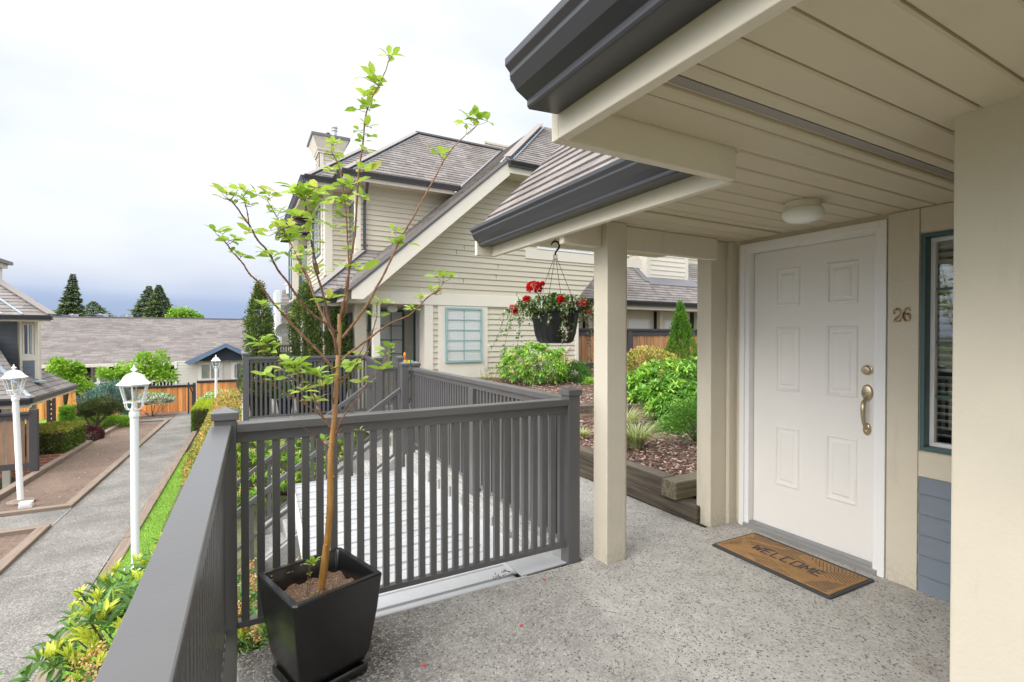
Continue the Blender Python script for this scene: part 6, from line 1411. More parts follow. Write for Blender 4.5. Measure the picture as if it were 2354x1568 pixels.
# leafy bushes near the bungalow and behind the blue house
def lime_tree(label, spots, y, n, L=.12):
    t = thing('leafy_tree', label, 'tree', (0, 0, 0)); P = []
    for (a, b, rx, rz) in spots:
        q = at(a, b, 'y', y); sc_ = (y * 1.05) / 1137; p_, d_ = blob_pts(n, (q.x, y + random.uniform(-.3, .3), q.z), (rx * sc_, rx * sc_ * .9, rz * sc_), .22, .7, a * .1); P.append(np.concatenate([p_, d_], 1))
    P = np.concatenate(P); leaves('crown', P[:, :3], P[:, 3:] + rdir(len(P)) + np.array([0, 0, .2]), L * RNG.uniform(.7, 1.3, len(P)), .75, MAT['leaf_lime'], clip01(.55 + .3 * n3(P[:, :3], 2.5, 1) + RNG.uniform(-.35, .35, len(P))), t, roll=RNG.uniform(0, 6.28, len(P)), template='small')
    mb = MB(); q0 = at(spots[0][0], spots[0][1] + 45, 'y', y)
    for (a, b, rx, rz) in spots: q = at(a, b, 'y', y); mb.tube([(q0.x, y, q0.z - .6), (q0.x * .6 + q.x * .4, y, q0.z * .5 + q.z * .5), (q.x, y, q.z)], [.05, .035, .012], 6)
    mb.build('trunk', MAT['bark'], t, smooth=True); return t
lime_tree('bright green leafy tree in front of the bungalow porch right of the middle lamp top', [(332, 850, 22, 26), (356, 858, 22, 22), (372, 835, 12, 22), (385, 868, 18, 14), (312, 862, 16, 16), (335, 826, 10, 14)], 29.8, 250, .14)
lime_tree('bright green leafy bush left of the middle lamp in front of the bungalow porch', [(282, 858, 16, 20), (268, 870, 10, 12), (296, 868, 14, 14), (240, 862, 10, 12)], 30.2, 200, .14)
lime_tree('leafy green tree between the blue house and the bungalow porch', [(150, 850, 18, 16), (135, 842, 12, 12), (168, 862, 14, 12), (178, 848, 9, 8)], 24.8, 280, .12)
lime_tree('yellow green bush below the leafy tree beside the blue house roof', [(182, 885, 18, 16), (168, 875, 12, 12), (196, 893, 12, 10)], 24.9, 380, .09)
# far conifers
def conifer(label, top, base, halfw, y, n=2200, seed=0, mat='leaf_fir', L=.5, ragged=.25):
    L *= .62; n = int(n * 2.2)
    a, b = at(*top, 'y', y), at(*base, 'y', y); w = halfw * y * 1.1 / 1137; t = thing('conifer', label, 'tree', (0, 0, 0))
    h = RNG.uniform(0, 1, n) ** .8; lay = np.floor(h * 26) / 26; hh = lay + (h - lay) * .6
    az = RNG.uniform(0, 6.28, n); lr = 1 + ragged * np.sin(lay * 57 + az * 2 + seed) + ragged * .5 * np.sin(az * 5 + lay * 91); r = w * (hh ** 1.0) * lr * RNG.uniform(.35, 1, n) ** .5 + .05
    z = a.z + (b.z - a.z) * hh; xx = a.x + (b.x - a.x) * hh + np.cos(az) * r; yy = y + np.sin(az) * r
    D = np.stack([np.cos(az), np.sin(az), RNG.uniform(-.7, .25, n)], 1)
    leaves('crown', np.stack([xx, yy, z], 1), D, L * RNG.uniform(.5, 1.2, n) * (.5 + .6 * hh), .42, MAT[mat], clip01(.3 + .5 * RNG.uniform(0, 1, n) + .2 * np.sin(lay * 40)), t, roll=RNG.uniform(-.6, .6, n), template='small')
    mb = MB(); mb.tube([(b.x, y, b.z - 6), (b.x, y, b.z), (a.x, y, a.z - .3)], [.3, .22, .04], 7); mb.build('trunk', MAT['bark'], t, smooth=True); return t
conifer('tall narrow spruce leaning right above the bungalow roof', (168, 630), (160, 760), 17, 60, 3600, 1, L=.62, ragged=.35)
conifer('left and slimmer of the twin conifers above the bungalow roof', (343, 657), (335, 760), 29, 62, 3900, 2, L=.62, ragged=.3)
conifer('right and fuller of the twin conifers above the bungalow roof', (365, 655), (368, 760), 31, 61, 4600, 3, L=.62, ragged=.12)
conifer('small wide conifer far behind the grey roofs', (215, 693), (214, 745), 34, 75, 1800, 4, L=.7)
conifer('small conifer just right of the blue house roof', (77, 690), (80, 745), 20, 70, 1200, 5, L=.6)
conifer('low conifer at the left foot of the tall spruce', (140, 706), (138, 750), 22, 66, 1200, 6, L=.6)
t = thing('leafy_tree', 'pale green leafy tree top right of the twin conifers', 'tree', (0, 0, 0)); P = []
for (a, b, rx) in ((408, 724, 16), (425, 722, 14), (442, 728, 12), (455, 732, 8), (400, 732, 12)):
    q = at(a, b, 'y', 58); p_, d_ = blob_pts(420, tuple(q), (rx * .055, rx * .05, rx * .045), .3, .8, a); P.append(p_)
P = np.concatenate(P); leaves('crown', P, rdir(len(P)), .22 * RNG.uniform(.6, 1.3, len(P)), .7, MAT['leaf_lime'], RNG.uniform(0, 1, len(P)), t, template='small', roll=RNG.uniform(0, 6, len(P)))
q = at(420, 735, 'y', 58); mb = MB(); mb.tube([(q.x, 58, q.z - 6), (q.x, 58, q.z)], [.2, .1], 6); mb.build('trunk', MAT['bark'], t)

# ------------------------------------------------------------------ columnar yews in pots on the patio
def yew(label, x, y, z0, z1, w, n=9000, seed=0, bulge=.25, extra=None):
    t = thing('columnar_yew', label, 'tree', (0, 0, 0)); nc = int(300 * (z1 - z0) / 1.8)
    h = RNG.uniform(0, 1, nc); az = RNG.uniform(0, 6.28, nc); prof = np.minimum(1, (1 - h) * 2.6 + .18) * (1 - .22 * h) * (1 + .12 * np.sin(h * 9 + seed)); rr = w / 2 * prof * (1 + .18 * np.sin(az * 2 + h * 5 + seed) + RNG.uniform(-.12, .18, nc))
    C = np.stack([x + np.cos(az) * rr, y + np.sin(az) * rr, z0 + (z1 - z0) * h], 1)
    i = RNG.integers(0, nc, n); P = C[i] + RNG.normal(size=(n, 3)) * np.array([.028, .028, .05]); D = np.stack([np.cos(az[i]) * .6, np.sin(az[i]) * .6, np.full(n, .8)], 1) + rdir(n) * .8
    rn = clip01(RNG.uniform(.1, .85, nc)[i] + RNG.uniform(-.25, .3, n))
    P2 = P - (P - np.array([x, y, 0])) * np.array([.45, .45, 0]); P = np.where((np.arange(n) % 3 == 0)[:, None], P2, P)
    leaves('foliage', P, D, .046 * RNG.uniform(.6, 1.3, n), .42, MAT['leaf_yew'], rn, t, roll=RNG.uniform(0, 6.28, n), template='small')
    mb = MB(); mb.tube([(x, y, z0 - .25), (x, y, z0 + .3), (x, y, z1 - .25)], [.03, .026, .012], 7)
    for k in range(10): a = random.uniform(0, 6.28); zz_ = z0 + .1 + random.uniform(0, .7) * (z1 - z0); mb.tube([(x, y, zz_), (x + math.cos(a) * w * .3, y + math.sin(a) * w * .3, zz_ + .2)], [.012, .005], 5)
    mb.build('trunk', MAT['bark'], t, smooth=True); return t
yew('leftmost and slimmest columnar yew by the patio corner', .30, 9.85, .42, 2.36, .42, 15000, 1.)
yew('broad columnar yew in the middle of the patio row', 1.08, 10.0, .45, 2.42, .54, 17000, 2.)
yew('short dark columnar yew nearest the neighbours porch', 1.68, 10.15, .5, 2.0, .44, 12000, 3.)
yew('small young yew peeking out beside the leftmost columnar yew', .56, 10.7, .5, 1.45, .28, 3500, 4.)
def round_pot(label, x, y, z, r, h, mat, square=False):
    t = thing('plant_pot', label, 'plant pot', (x, y, z)); mb = MB()
    if square:
        q = lambda s, zz_: [(-s, -s, zz_), (s, -s, zz_), (s, s, zz_), (-s, s, zz_)]; R_ = [q(r * .72, 0), q(r, h - .03), q(r * 1.03, h), q(r * .9, h), q(r * .88, h - .05)]
        mb.raw([p for g_ in R_ for p in g_], [(i * 4 + k, i * 4 + (k + 1) % 4, (i + 1) * 4 + (k + 1) % 4, (i + 1) * 4 + k) for i in range(4) for k in range(4)] + [(3, 2, 1, 0)]); mb.build('pot', MAT[mat], t, bevel=.01)
        bx(t, 'soil', 'pot_soil', -r * .87, -r * .87, h - .08, r * .87, r * .87, h - .05)
    else:
        mb.lathe([(r * .7, 0), (r * .85, h * .35), (r, h * .8), (r * 1.06, h - .02), (r * 1.06, h), (r * .93, h), (r * .9, h - .06)], 28, caps=False); mb.build('pot', MAT[mat], t, smooth='auto'); m2 = MB(); m2.lathe([(.001, h - .06), (r * .9, h - .055)], 24, caps=False); m2.build('soil', MAT['pot_soil'], t)
    return t
round_pot('square black pot of the leftmost yew behind the patio railing', .30, 9.85, .05, .19, .42, 'black_pot', True)
round_pot('square black pot of the middle yew behind the patio railing', 1.08, 10.0, .05, .20, .42, 'black_pot', True)
round_pot('dark pot holding the short yew near the porch', 1.68, 10.15, .05, .18, .48, 'navy')
round_pot('small round blue pot between the two black yew pots', .70, 9.75, .05, .13, .28, 'navy')
round_pot('large navy blue glazed pot in front of the porch column', 1.42, 9.62, .05, .19, .46, 'navy')
t, P, A = tiny_bush('potted_plant', 'low green plant growing over the small blue pot', 'plant', (.70, 9.75, .42), (.16, .14, .14), 900, .045, 'leaf_dark', seed=2., zb=.3)
t, P, A = tiny_bush('potted_plant', 'green plant in the large navy pot by the porch column', 'plant', (1.42, 9.62, .60), (.18, .16, .14), 900, .05, 'leaf_box', seed=3., zb=.5)
# folding table with toys
ft = thing('folding_table', 'small dark folding table with crossed legs beside the neighbours door', 'table', (2.72, 9.28, 0))
bx(ft, 'tabletop', 'gutter', -.20, -.16, .86, .22, .18, .885, .004)
for yy_ in (-.12, .14):
    for s_ in (1, -1): mb = MB(); mb.tube([(-.17 * s_, yy_ + .01 * s_, 0), (.18 * s_, yy_ + .01 * s_, .86)], .009, 6); mb.build('leg', MAT['gutter'], ft)
mb = MB(); mb.tube([(-.17, -.12, .01), (-.17, .14, .01)], .008, 6); mb.tube([(.17, -.12, .01), (.17, .14, .01)], .008, 6); mb.build('stretcher', MAT['gutter'], ft)
def toy(name, label, build_, mat): mb = MB(); build_(mb); return tag(mb.build(name, MAT[mat], bevel=.004), label, 'toy')
zt2 = .886
toy('toy_tray', 'small flat blue plastic toy on the folding table', lambda m: (m.box(2.55, 9.14, zt2, 2.66, 9.24, zt2 + .03), m.box(2.56, 9.15, zt2 + .03, 2.65, 9.16, zt2 + .05), m.box(2.56, 9.22, zt2 + .03, 2.65, 9.23, zt2 + .05)), 'p_toyblue')
toy('toy_brick', 'small red plastic block under the yellow bucket', lambda m: (m.box(2.69, 9.14, zt2, 2.78, 9.23, zt2 + .045), m.lathe([(.012, zt2 + .046), (.012, zt2 + .052), (.001, zt2 + .053)], 8, (2.72, 9.2, 0))), 'p_red')
toy('toy_bucket', 'yellow toy bucket on the red block', lambda m: (m.lathe([(.034, zt2 + .0535), (.045, zt2 + .13), (.049, zt2 + .135), (.042, zt2 + .135), (.032, zt2 + .06), (.001, zt2 + .058)], 20, (2.735, 9.185, 0)), m.box(2.775, 9.16, zt2 + .075, 2.83, 9.20, zt2 + .13)), 'p_yellow')
toy('toy_spade', 'orange toy spade sticking up out of the yellow bucket', lambda m: (m.tube([(2.735, 9.185, zt2 + .062), (2.73, 9.185, zt2 + .19)], .008, 8), m.lathe([(.004, zt2 + .17), (.022, zt2 + .20), (.026, zt2 + .24), (.014, zt2 + .275), (.001, zt2 + .285)], 12, (2.73, 9.185, 0))), 'p_orange')
toy('toy_cup', 'small teal toy cup at the right end of the folding table', lambda m: m.lathe([(.03, zt2), (.036, zt2 + .055), (.028, zt2 + .06), (.03, zt2 + .10), (.022, zt2 + .125), (.001, zt2 + .125)], 16, (2.88, 9.2, 0)), 'p_toyteal')

# ------------------------------------------------------------------ planting bed on the right
GB = [(3.22, 2.98), (7.0, 2.7), (9.5, 4.0), (9.5, 9.9), (3.95, 9.9), (3.3, 8.9), (3.3, 3.0)]
def bed_z(x, y): return .22 + .26 * smooth(5.35, 5.9, y + .42 * (x - 4.2)) + .10 * smooth(6, 9, y)
mb = MB(); gx = np.linspace(3.24, 9.5, 44); gy_ = np.linspace(3.02, 9.95, 48)
for a in gx:
    for b in gy_: mb.v.append((a, b, bed_z(a, b) + .012 * math.sin(a * 9) * math.cos(b * 7)))
for i in range(43):
    for j in range(47): mb.f.append((i * 48 + j, (i + 1) * 48 + j, (i + 1) * 48 + j + 1, i * 48 + j + 1)); mb.uv.append(None)
tag(mb.build('soil_bed', MAT['mulch_base'], smooth=True), kind='structure')
# bark chips (nobody could count them)
n = 9000; x = 3.25 + 4.5 * RNG.uniform(0, 1, n) ** 1.6; y = 3.02 + 6 * RNG.uniform(0, 1, n) ** 1.5
z = np.array([bed_z(a, b) for a, b in zip(x, y)]) + .012 + RNG.uniform(0, .02, n)
az = RNG.uniform(0, 6.28, n); D = np.stack([np.cos(az), np.sin(az), RNG.uniform(-.35, .35, n)], 1)
D, S_, U_ = frames(D, RNG.uniform(-.5, .5, n)); Lc = RNG.uniform(.018, .06, n); Wc = RNG.uniform(.008, .020, n); Tc = RNG.uniform(.002, .006, n)
cor = np.array([(a, b, c) for a in (-.5, .5) for b in (-.5, .5) for c in (-.5, .5)])
V = np.stack([x, y, z], 1)[:, None, :] + cor[None, :, 0:1] * (Lc[:, None, None] * D[:, None, :]) + cor[None, :, 1:2] * (Wc * 1.0)[:, None, None] * S_[:, None, :] + cor[None, :, 2:3] * Tc[:, None, None] * U_[:, None, :]
V += RNG.normal(size=V.shape) * .0012
FB = np.array([[0, 1, 3, 2], [4, 6, 7, 5], [0, 4, 5, 1], [2, 3, 7, 6], [0, 2, 6, 4], [1, 5, 7, 3]])
tag(numpy_mesh('bark_mulch', V.reshape(-1, 3), (FB[None] + (np.arange(n) * 8)[:, None, None]).reshape(-1, 4), MAT['chips'], np.repeat(RNG.uniform(0, 1, n), 8), smooth=False), 'reddish brown bark chips covering the planting bed', 'mulch', kind='stuff')
# railway timbers
def timber(label, a, b, w, h, z0, mat='timber', rot=None):
    mb = MB(); a = Vector((*a, z0 + h / 2)); b = Vector((*b, z0 + h / 2)); n_ = 14; d_ = (b - a).normalized(); sd = Vector((-d_.y, d_.x, 0))
    vs = []
    for i in range(n_ + 1):
        c = a.lerp(b, i / n_)
        for (p_, q_) in ((-1, -1), (1, -1), (1, 1), (-1, 1)): vs.append(c + sd * p_ * (w / 2 + random.uniform(-.005, .005)) + Vector((0, 0, q_ * (h / 2) + random.uniform(-.004, .004) * (q_ > 0))))
    mb.raw(vs, [(3, 2, 1, 0), tuple(range(4 * n_, 4 * n_ + 4))] + [(i * 4 + k, i * 4 + (k + 1) % 4, (i + 1) * 4 + (k + 1) % 4, (i + 1) * 4 + k) for i in range(n_) for k in range(4)])
    return tag(mb.build('timber', MAT[mat], bevel=.01), label, 'timber', 'old railway timbers edging the planting bed')
timber('upper dark timber along the walkway edge of the planting bed', (3.225, 8.7), (3.225, 3.06), .15, .145, .131)
timber('lower mossy timber lying on the walkway under the dark timber', (3.225, 8.7), (3.225, 2.70), .16, .135, -.005)
timber('upper mossy timber across the near end of the planting bed', (3.11, 2.965), (5.6, 2.965), .165, .145, .133, 'timber_x')
timber('lower timber running behind the pillar under the near end of the planting bed', (3.32, 2.70), (5.6, 2.70), .14, .12, -.004, 'timber_x')
timber('upper timber of the second terrace behind the post', (3.35, 6.06), (7.5, 4.55), .15, .13, .36)
timber('lower timber of the second terrace behind the post', (3.35, 6.04), (7.5, 4.53), .16, .13, .225)
kb = MB(); kb.box(3.32, 5.55, .2, 4.6, 5.66, .30, Matrix.Translation((0, 0, 0))); tag(kb.build('stone_kerb', MAT['concrete_pale'], bevel=.01), 'short pale stone kerb in the planting bed seen between railing and post', 'kerb')
# ornamental grasses
for lab, (x, y), H_ in (('nearer striped ornamental grass clump right of the porch post', (3.86, 4.15), .40), ('farther striped ornamental grass clump behind the nearer one', (4.45, 5.0), .42), ('small pale grass tuft between the railing end post and the porch post', (3.72, 4.95), .16)):
    t = thing('ornamental_grass', lab, 'grass clump', (0, 0, 0)); n = 520 if H_ > .2 else 160; a = RNG.uniform(0, 6.28, n); r_ = RNG.uniform(0, .07, n)
    blades('foliage', np.stack([x + np.cos(a) * r_, y + np.sin(a) * r_, np.full(n, bed_z(x, y))], 1), H_, .007, MAT['leaf_grass'], .95, t, np.stack([np.cos(a), np.sin(a), np.zeros(n)], 1), 6)
# shrubs of the bed
c = at(1227, 846, 'y', 8.35)
t, P, A = broad_bush('rhododendron', 'round lime green rhododendron with faded cream flowers against the neighbours wall', 'shrub', (c.x, 8.35, c.z), (.70, .62, .46), 430, 8, .095, .38, 'leaf_rhodo', seed=2., tip=.18, zb=.3, base=RNG.uniform(.35, 1.0, 430))
sel = P[(P[:, 1] < 8.3)]; sel = sel[RNG.choice(len(sel), 16, replace=False)]; Pf = np.concatenate([s + RNG.normal(size=(11, 3)) * .035 for s in sel]); flowers(t, Pf - np.array([0, .04, -.02]), rdir(len(Pf)) + np.array([-.3, -.8, .3]), .030, 'petal_cream')
c = at(1322, 866, 'y', 8.1); tiny_bush('shrub', 'small round dark green bush right of the lime rhododendron', 'shrub', (c.x, 8.1, c.z), (.27, .27, .27), 5200, .030, 'leaf_dark', seed=6., zb=.3, clump=160, crad=.09)
c = at(1357, 886, 'y', 7.7); tiny_bush('shrub', 'tiny bright green bush just left of the porch post', 'shrub', (c.x, 7.7, c.z - .02), (.16, .16, .15), 1500, .04, 'leaf_lime', seed=7., zb=.3)
c = at(1118, 852, 'y', 8.9); t = thing('shrub', 'thin yellow green seedling shrub under the neighbours window', 'shrub', (0, 0, 0)); P = []
mb = MB()
for k in range(9):
    a = random.uniform(-.24, .26); h_ = random.uniform(.2, .55); b0 = Vector((c.x + .05, 8.9, .35)); e = Vector((c.x + .05 + a, 8.9 + random.uniform(-.1, .1), .45 + h_ * (1 - abs(a)))); mb.tube([b0, b0.lerp(e, .5), e], [.004, .003, .002], 4)
    for j in range(22): P.append(b0.lerp(e, random.uniform(.3, 1)) + Vector((random.uniform(-.03, .03), random.uniform(-.03, .03), random.uniform(-.02, .02))))
mb.build('stem', MAT['twig'], t); P = np.array([p[:] for p in P]); leaves('foliage', P, rdir(len(P)) + np.array([0, 0, .4]), .035, .45, MAT['leaf_boxhedge'], RNG.uniform(.55, 1, len(P)), t, template='small')
# green hose guards under the rhododendron
mb = MB()
for px_ in ((1238, 876), (1248, 872), (1305, 893)):
    q = at(*px_, 'y', 8.0); mb.tube([q + Vector((0, 0, .07)), q, q - Vector((.03, 0, .07))], .006, 6); mb.tube([q + Vector((.03, 0, .05)), q - Vector((0, 0, .06))], .005, 6)
tag(mb.build('garden_hose', MAT['p_toyteal'], smooth=True), 'loops of turquoise garden hose under the lime rhododendron', 'hose')
# big rhododendron in the middle of the bed
t = thing('rhododendron', 'large spreading glossy green rhododendron between the porch post and pillar', 'shrub', (0, 0, 0)); PP = []; AA = []
for (u_, v_, rr, yy_) in ((1475, 885, .34, 5.9), (1520, 868, .42, 5.9), (1575, 872, .50, 5.6), (1640, 885, .60, 5.5), (1535, 905, .36, 5.4), (1590, 920, .36, 5.1), (1560, 955, .26, 4.9), (1545, 985, .20, 4.7), (1690, 900, .5, 5.6), (1490, 912, .26, 5.5), (1530, 938, .26, 5.1)):
    q = at(u_, v_, 'y', yy_); p_, a_ = blob_pts(85, tuple(q), (rr * .95, rr * .8, rr * .62), .18, .35, u_ * .01); PP.append(p_); AA.append(a_)
PP, AA = np.concatenate(PP), np.concatenate(AA) + np.array([0, -.1, .5]); whorls('foliage', PP, AA, 9, .108, .34, MAT['leaf_rhodo'], t, tilt=(.95, 1.35), base=clip01(.50 + .35 * (PP[:, 2] - .9) + RNG.uniform(-.4, .4, len(PP))), tipshare=.06)
stems(t, (5.6, 5.9, .45), PP, 30, .012)
c = at(1490, 838, 'y', 7.0); tiny_bush('shrub', 'yellowish orange tinged shrub behind the large rhododendron', 'shrub', (c.x, 7.0, c.z - .05), (.62, .45, .36), 3600, .05, 'leaf_orange', seed=4., zb=.4)
t, P, A = tiny_bush('boxwood', 'fine leaved boxwood bush at the foot of the pillar', 'shrub', (at(1592, 990, 'y', 3.9).x + .17, 4.0, .46), (.28, .25, .24), 8000, .020, 'leaf_box', seed=9., zb=.25, clump=330, crad=.085, bump=.22)
# small bright cedar
CX_, CY_ = at(1568, 800, 'y', 8.2).x, 8.2
t = thing('cedar_tree', 'small pointed bright green cedar in front of the weathered fence', 'tree', (0, 0, 0)); n = 17000; nc = 520
h = RNG.uniform(0, 1, nc) ** .9; az = RNG.uniform(0, 6.28, nc); zt_ = at(1560, 706, 'y', 8.2).z; rr = .36 * np.minimum(1, (1 - h) * 1.45 + .06) * (1 + .12 * np.sin(az * 3 + h * 8)) * RNG.uniform(.7, 1.05, nc)
C = np.stack([CX_ - .06 * h + np.cos(az) * rr, CY_ + np.sin(az) * rr, .45 + (zt_ - .45) * h], 1); i = RNG.integers(0, nc, n); P = C[i] + RNG.normal(size=(n, 3)) * np.array([.022, .022, .06])
leaves('crown', P, np.stack([np.cos(az[i]) * .35, np.sin(az[i]) * .35, np.full(n, 1.0)], 1) + rdir(n) * .45, .05 * RNG.uniform(.6, 1.3, n), .3, MAT['leaf_cedar'], clip01(RNG.uniform(.05, .75, nc)[i] + RNG.uniform(-.2, .3, n)), t, roll=RNG.uniform(0, 6.28, n), template='small')
mb = MB(); mb.tube([(CX_, CY_, .3), (CX_ - .03, CY_, 1.6)], [.03, .012], 7); mb.build('trunk', MAT['bark'], t)
# ------------------------------------------------------------------ young tree in the planter
K = .68530
fq = lambda a, b: ((820 + a / 2.412) * K, (1000 + b / 2.412) * K)
fr_ = lambda a, b: ((680 + a / 3.733) * K, (580 + b / 3.733) * K)
f7 = lambda a, b: ((1050 + a / 3.136) * K, (580 + b / 3.136) * K)
f3 = lambda a, b: ((650 + a / 1.96) * K, (100 + b / 1.96) * K)
fb = lambda a, b: ((880 + a / 3.5633) * K, (880 + b / 3.5633) * K)
TREE = thing('young_tree', 'slender young tree with orange bark and sparse lime leaves growing in the black planter', 'tree', (0, 0, 0))
def path3(pts, d0, d1):
    """points (frame, x, y) -> world, depth running from d0 to d1 along the branch"""
    px = [f(a, b) for f, a, b in pts]; L = [0]
    for (a, b), (c, d) in zip(px[:-1], px[1:]): L.append(L[-1] + math.hypot(c - a, d - b))
    return [at(p[0], p[1], 'd', d0 + (d1 - d0) * l / L[-1]) for p, l in zip(px, L)]
def smooth_path(P, n=4):
    out = []
    for i in range(len(P) - 1):
        p0, p1, p2, p3 = P[max(i - 1, 0)], P[i], P[i + 1], P[min(i + 2, len(P) - 1)]
        for k in range(n):
            t = k / n; out.append(.5 * ((2 * p1) + (-p0 + p2) * t + (2 * p0 - 5 * p1 + 4 * p2 - p3) * t * t + (-p0 + 3 * p1 - 3 * p2 + p3) * t ** 3))
    return out + [P[-1]]
def D_(a, b): return (a, b)
ident = lambda a, b: (a, b)
tr = path3([(ident, 733, 1372), (ident, 741, 1336), (ident, 749, 1270), (ident, 754, 1234), (ident, 758.5, 1168), (ident, 759.5, 1085), (ident, 761.7, 1028), (ident, 766, 990), (ident, 770, 940), (ident, 775, 856), (ident, 778, 810), (ident, 780, 765), (ident, 780.5, 722)], 2.185, 2.20)
S_ = smooth_path(tr, 6); n_ = len(S_); mb = MB()
rad = [(.0175 - .0092 * (i / n_) ** .9) * (1 + .05 * math.sin(i * 1.9) + (.10 if i in (9, 17, 26, 34, 43, 50) else 0)) for i in range(n_)]; rad[0] *= 1.25; rad[-1] = .0085
mb.tube(S_, rad, 14)
for i, (sd, up_) in enumerate(((.35, 1), (-.6, 1), (.8, 1), (-.2, 1), (.9, 1), (.1, 1), (-.8, 1))):
    c = S_[8 + i * 7]; r_ = rad[8 + i * 7]; e = c + Vector((math.cos(sd * 3), math.sin(sd * 3), .25)).normalized() * (r_ + .006); mb.tube([c, e], [.007, .004], 7)
mb.build('trunk', MAT['treebark'], TREE, smooth=True)
LC = []   # leaf clusters: (point, n, size, dir)
NODES = {}
def branch(key, pts, d0, d1, r0, r1, mat='twig_orange', clusters=(), parent=None, buds=True):
    P = path3(pts, d0, d1); Sg = smooth_path(P, 5); n = len(Sg); mb = MB()
    rr = [.72 * (r0 + (r1 - r0) * i / (n - 1)) * (1 + .10 * math.sin(i * 2.3 + d1 * 50)) for i in range(n)]
    for i in range(2, n): Sg[i] = Sg[i] + Vector((random.uniform(-1, 1), random.uniform(-1, 1), random.uniform(-1, 1))) * .0009
    mb.tube(Sg, rr, 8)
    if buds:
        for i in range(4, n - 1, 4):
            d = (Sg[i + 1] - Sg[i]).normalized(); s = d.cross(Vector((random.uniform(-1, 1), random.uniform(-1, 1), .2))).normalized()
            mb.tube([Sg[i], Sg[i] + (s + d * .8).normalized() * (rr[i] + .005)], [rr[i] * .75, .0012], 5)
    mb.build('branch', MAT[mat], TREE, smooth=True)
    pxs = [((at_px(p)), p) for p in Sg]
    for c in clusters:
        f, a, b, cnt, sz = c; u_, v_ = f(a, b); best = min(pxs, key=lambda q: (q[0][0] - u_) ** 2 + (q[0][1] - v_) ** 2)[1]
        depth = (best - Vector((0, 0, CH))).dot(Vector((math.sin(CT) * math.cos(CP), math.cos(CT) * math.cos(CP), -math.sin(CP)))) + random.uniform(-.03, .03)
        LC.append((at(u_, v_, 'd', depth), cnt, sz, best))
def at_px(p):
    r = p.x * math.cos(CT) - p.y * math.sin(CT); d = p.x * math.sin(CT) + p.y * math.cos(CT); u = p.z - CH
    dd = d * math.cos(CP) - u * math.sin(CP); uu = u * math.cos(CP) + d * math.sin(CP); return (CCX + CF * r / dd, CCY - CF * uu / dd)
q, r, s7, s3, b_ = fq, fr_, f7, f3, fb
branch(1, [(q, 690, 1212), (q, 600, 1150), (q, 530, 1090), (q, 440, 1018)], 2.19, 2.10, .0045, .0018, 'twig', [(q, 640, 1160, 3, .028)])
branch(2, [(q, 742, 1105), (q, 790, 1055), (q, 870, 1043), (q, 975, 1075)], 2.19, 2.26, .0032, .001, 'twig', [(q, 930, 1075, 3, .025)])
branch(3, [(q, 738, 1095), (q, 760, 1035), (q, 800, 960), (q, 900, 830), (q, 985, 710), (q, 1060, 620), (q, 1120, 550), (q, 1150, 490), (q, 1152, 440)], 2.19, 2.34, .0055, .002, 'twig_orange', [(q, 965, 680, 5, .036), (q, 930, 685, 3, .04), (q, 1105, 585, 5, .04), (q, 1140, 560, 3, .045), (q, 1150, 465, 5, .035), (q, 1150, 410, 5, .04), (q, 1190, 400, 2, .04)])
branch(4, [(q, 700, 1048), (q, 640, 970), (q, 600, 880), (q, 530, 740), (q, 460, 640), (q, 350, 530), (q, 250, 475), (q, 150, 400), (q, 135, 370)], 2.19, 2.02, .0065, .002, 'twig_orange',
       [(q, 140, 360, 5, .05), (q, 100, 365, 2, .05), (q, 200, 370, 3, .045), (q, 215, 430, 4, .035), (q, 370, 520, 6, .045), (q, 400, 560, 5, .045), (q, 450, 545, 3, .05), (q, 330, 590, 5, .045), (q, 420, 605, 5, .05), (q, 480, 610, 3, .045), (q, 550, 840, 4, .04), (q, 590, 825, 3, .035)])
branch(5, [(q, 640, 975), (q, 560, 905), (q, 430, 820), (q, 320, 760), (q, 220, 705), (q, 170, 685), (q, 50, 668)], 2.16, 1.98, .0045, .0012, 'twig_orange', [(q, 160, 620, 4, .04), (q, 130, 610, 2, .04), (q, 235, 665, 4, .035)])
branch(6, [(q, 490, 850), (q, 465, 780), (q, 430, 690), (q, 385, 630)], 2.08, 2.00, .0035, .002, 'twig_orange', [(q, 470, 755, 5, .038), (q, 430, 755, 2, .035)])
branch(7, [(q, 722, 860), (q, 715, 810), (q, 690, 770), (q, 660, 755), (q, 625, 742)], 2.19, 2.12, .0035, .002, 'twig', [(q, 600, 715, 5, .042), (q, 650, 705, 4, .038), (q, 560, 610, 6, .045), (q, 640, 635, 6, .045), (q, 540, 680, 2, .03), (q, 590, 600, 4, .04)])
branch(8, [(q, 735, 592), (q, 650, 490), (q, 560, 390), (q, 430, 260), (q, 330, 150), (q, 240, 45), (r, 820, 1540), (r, 700, 1370), (r, 590, 1270), (r, 500, 1130), (r, 380, 1000), (r, 290, 880), (r, 190, 780)], 2.19, 1.86, .0085, .0028, 'twig_orange',
       [(q, 215, 60, 4, .035), (q, 130, 72, 2, .045), (q, 345, 125, 2, .025), (r, 480, 1045, 6, .030), (r, 340, 1000, 2, .03), (r, 340, 840, 7, .032), (r, 260, 755, 3, .03), (r, 150, 730, 6, .034), (r, 420, 820, 3, .028)])
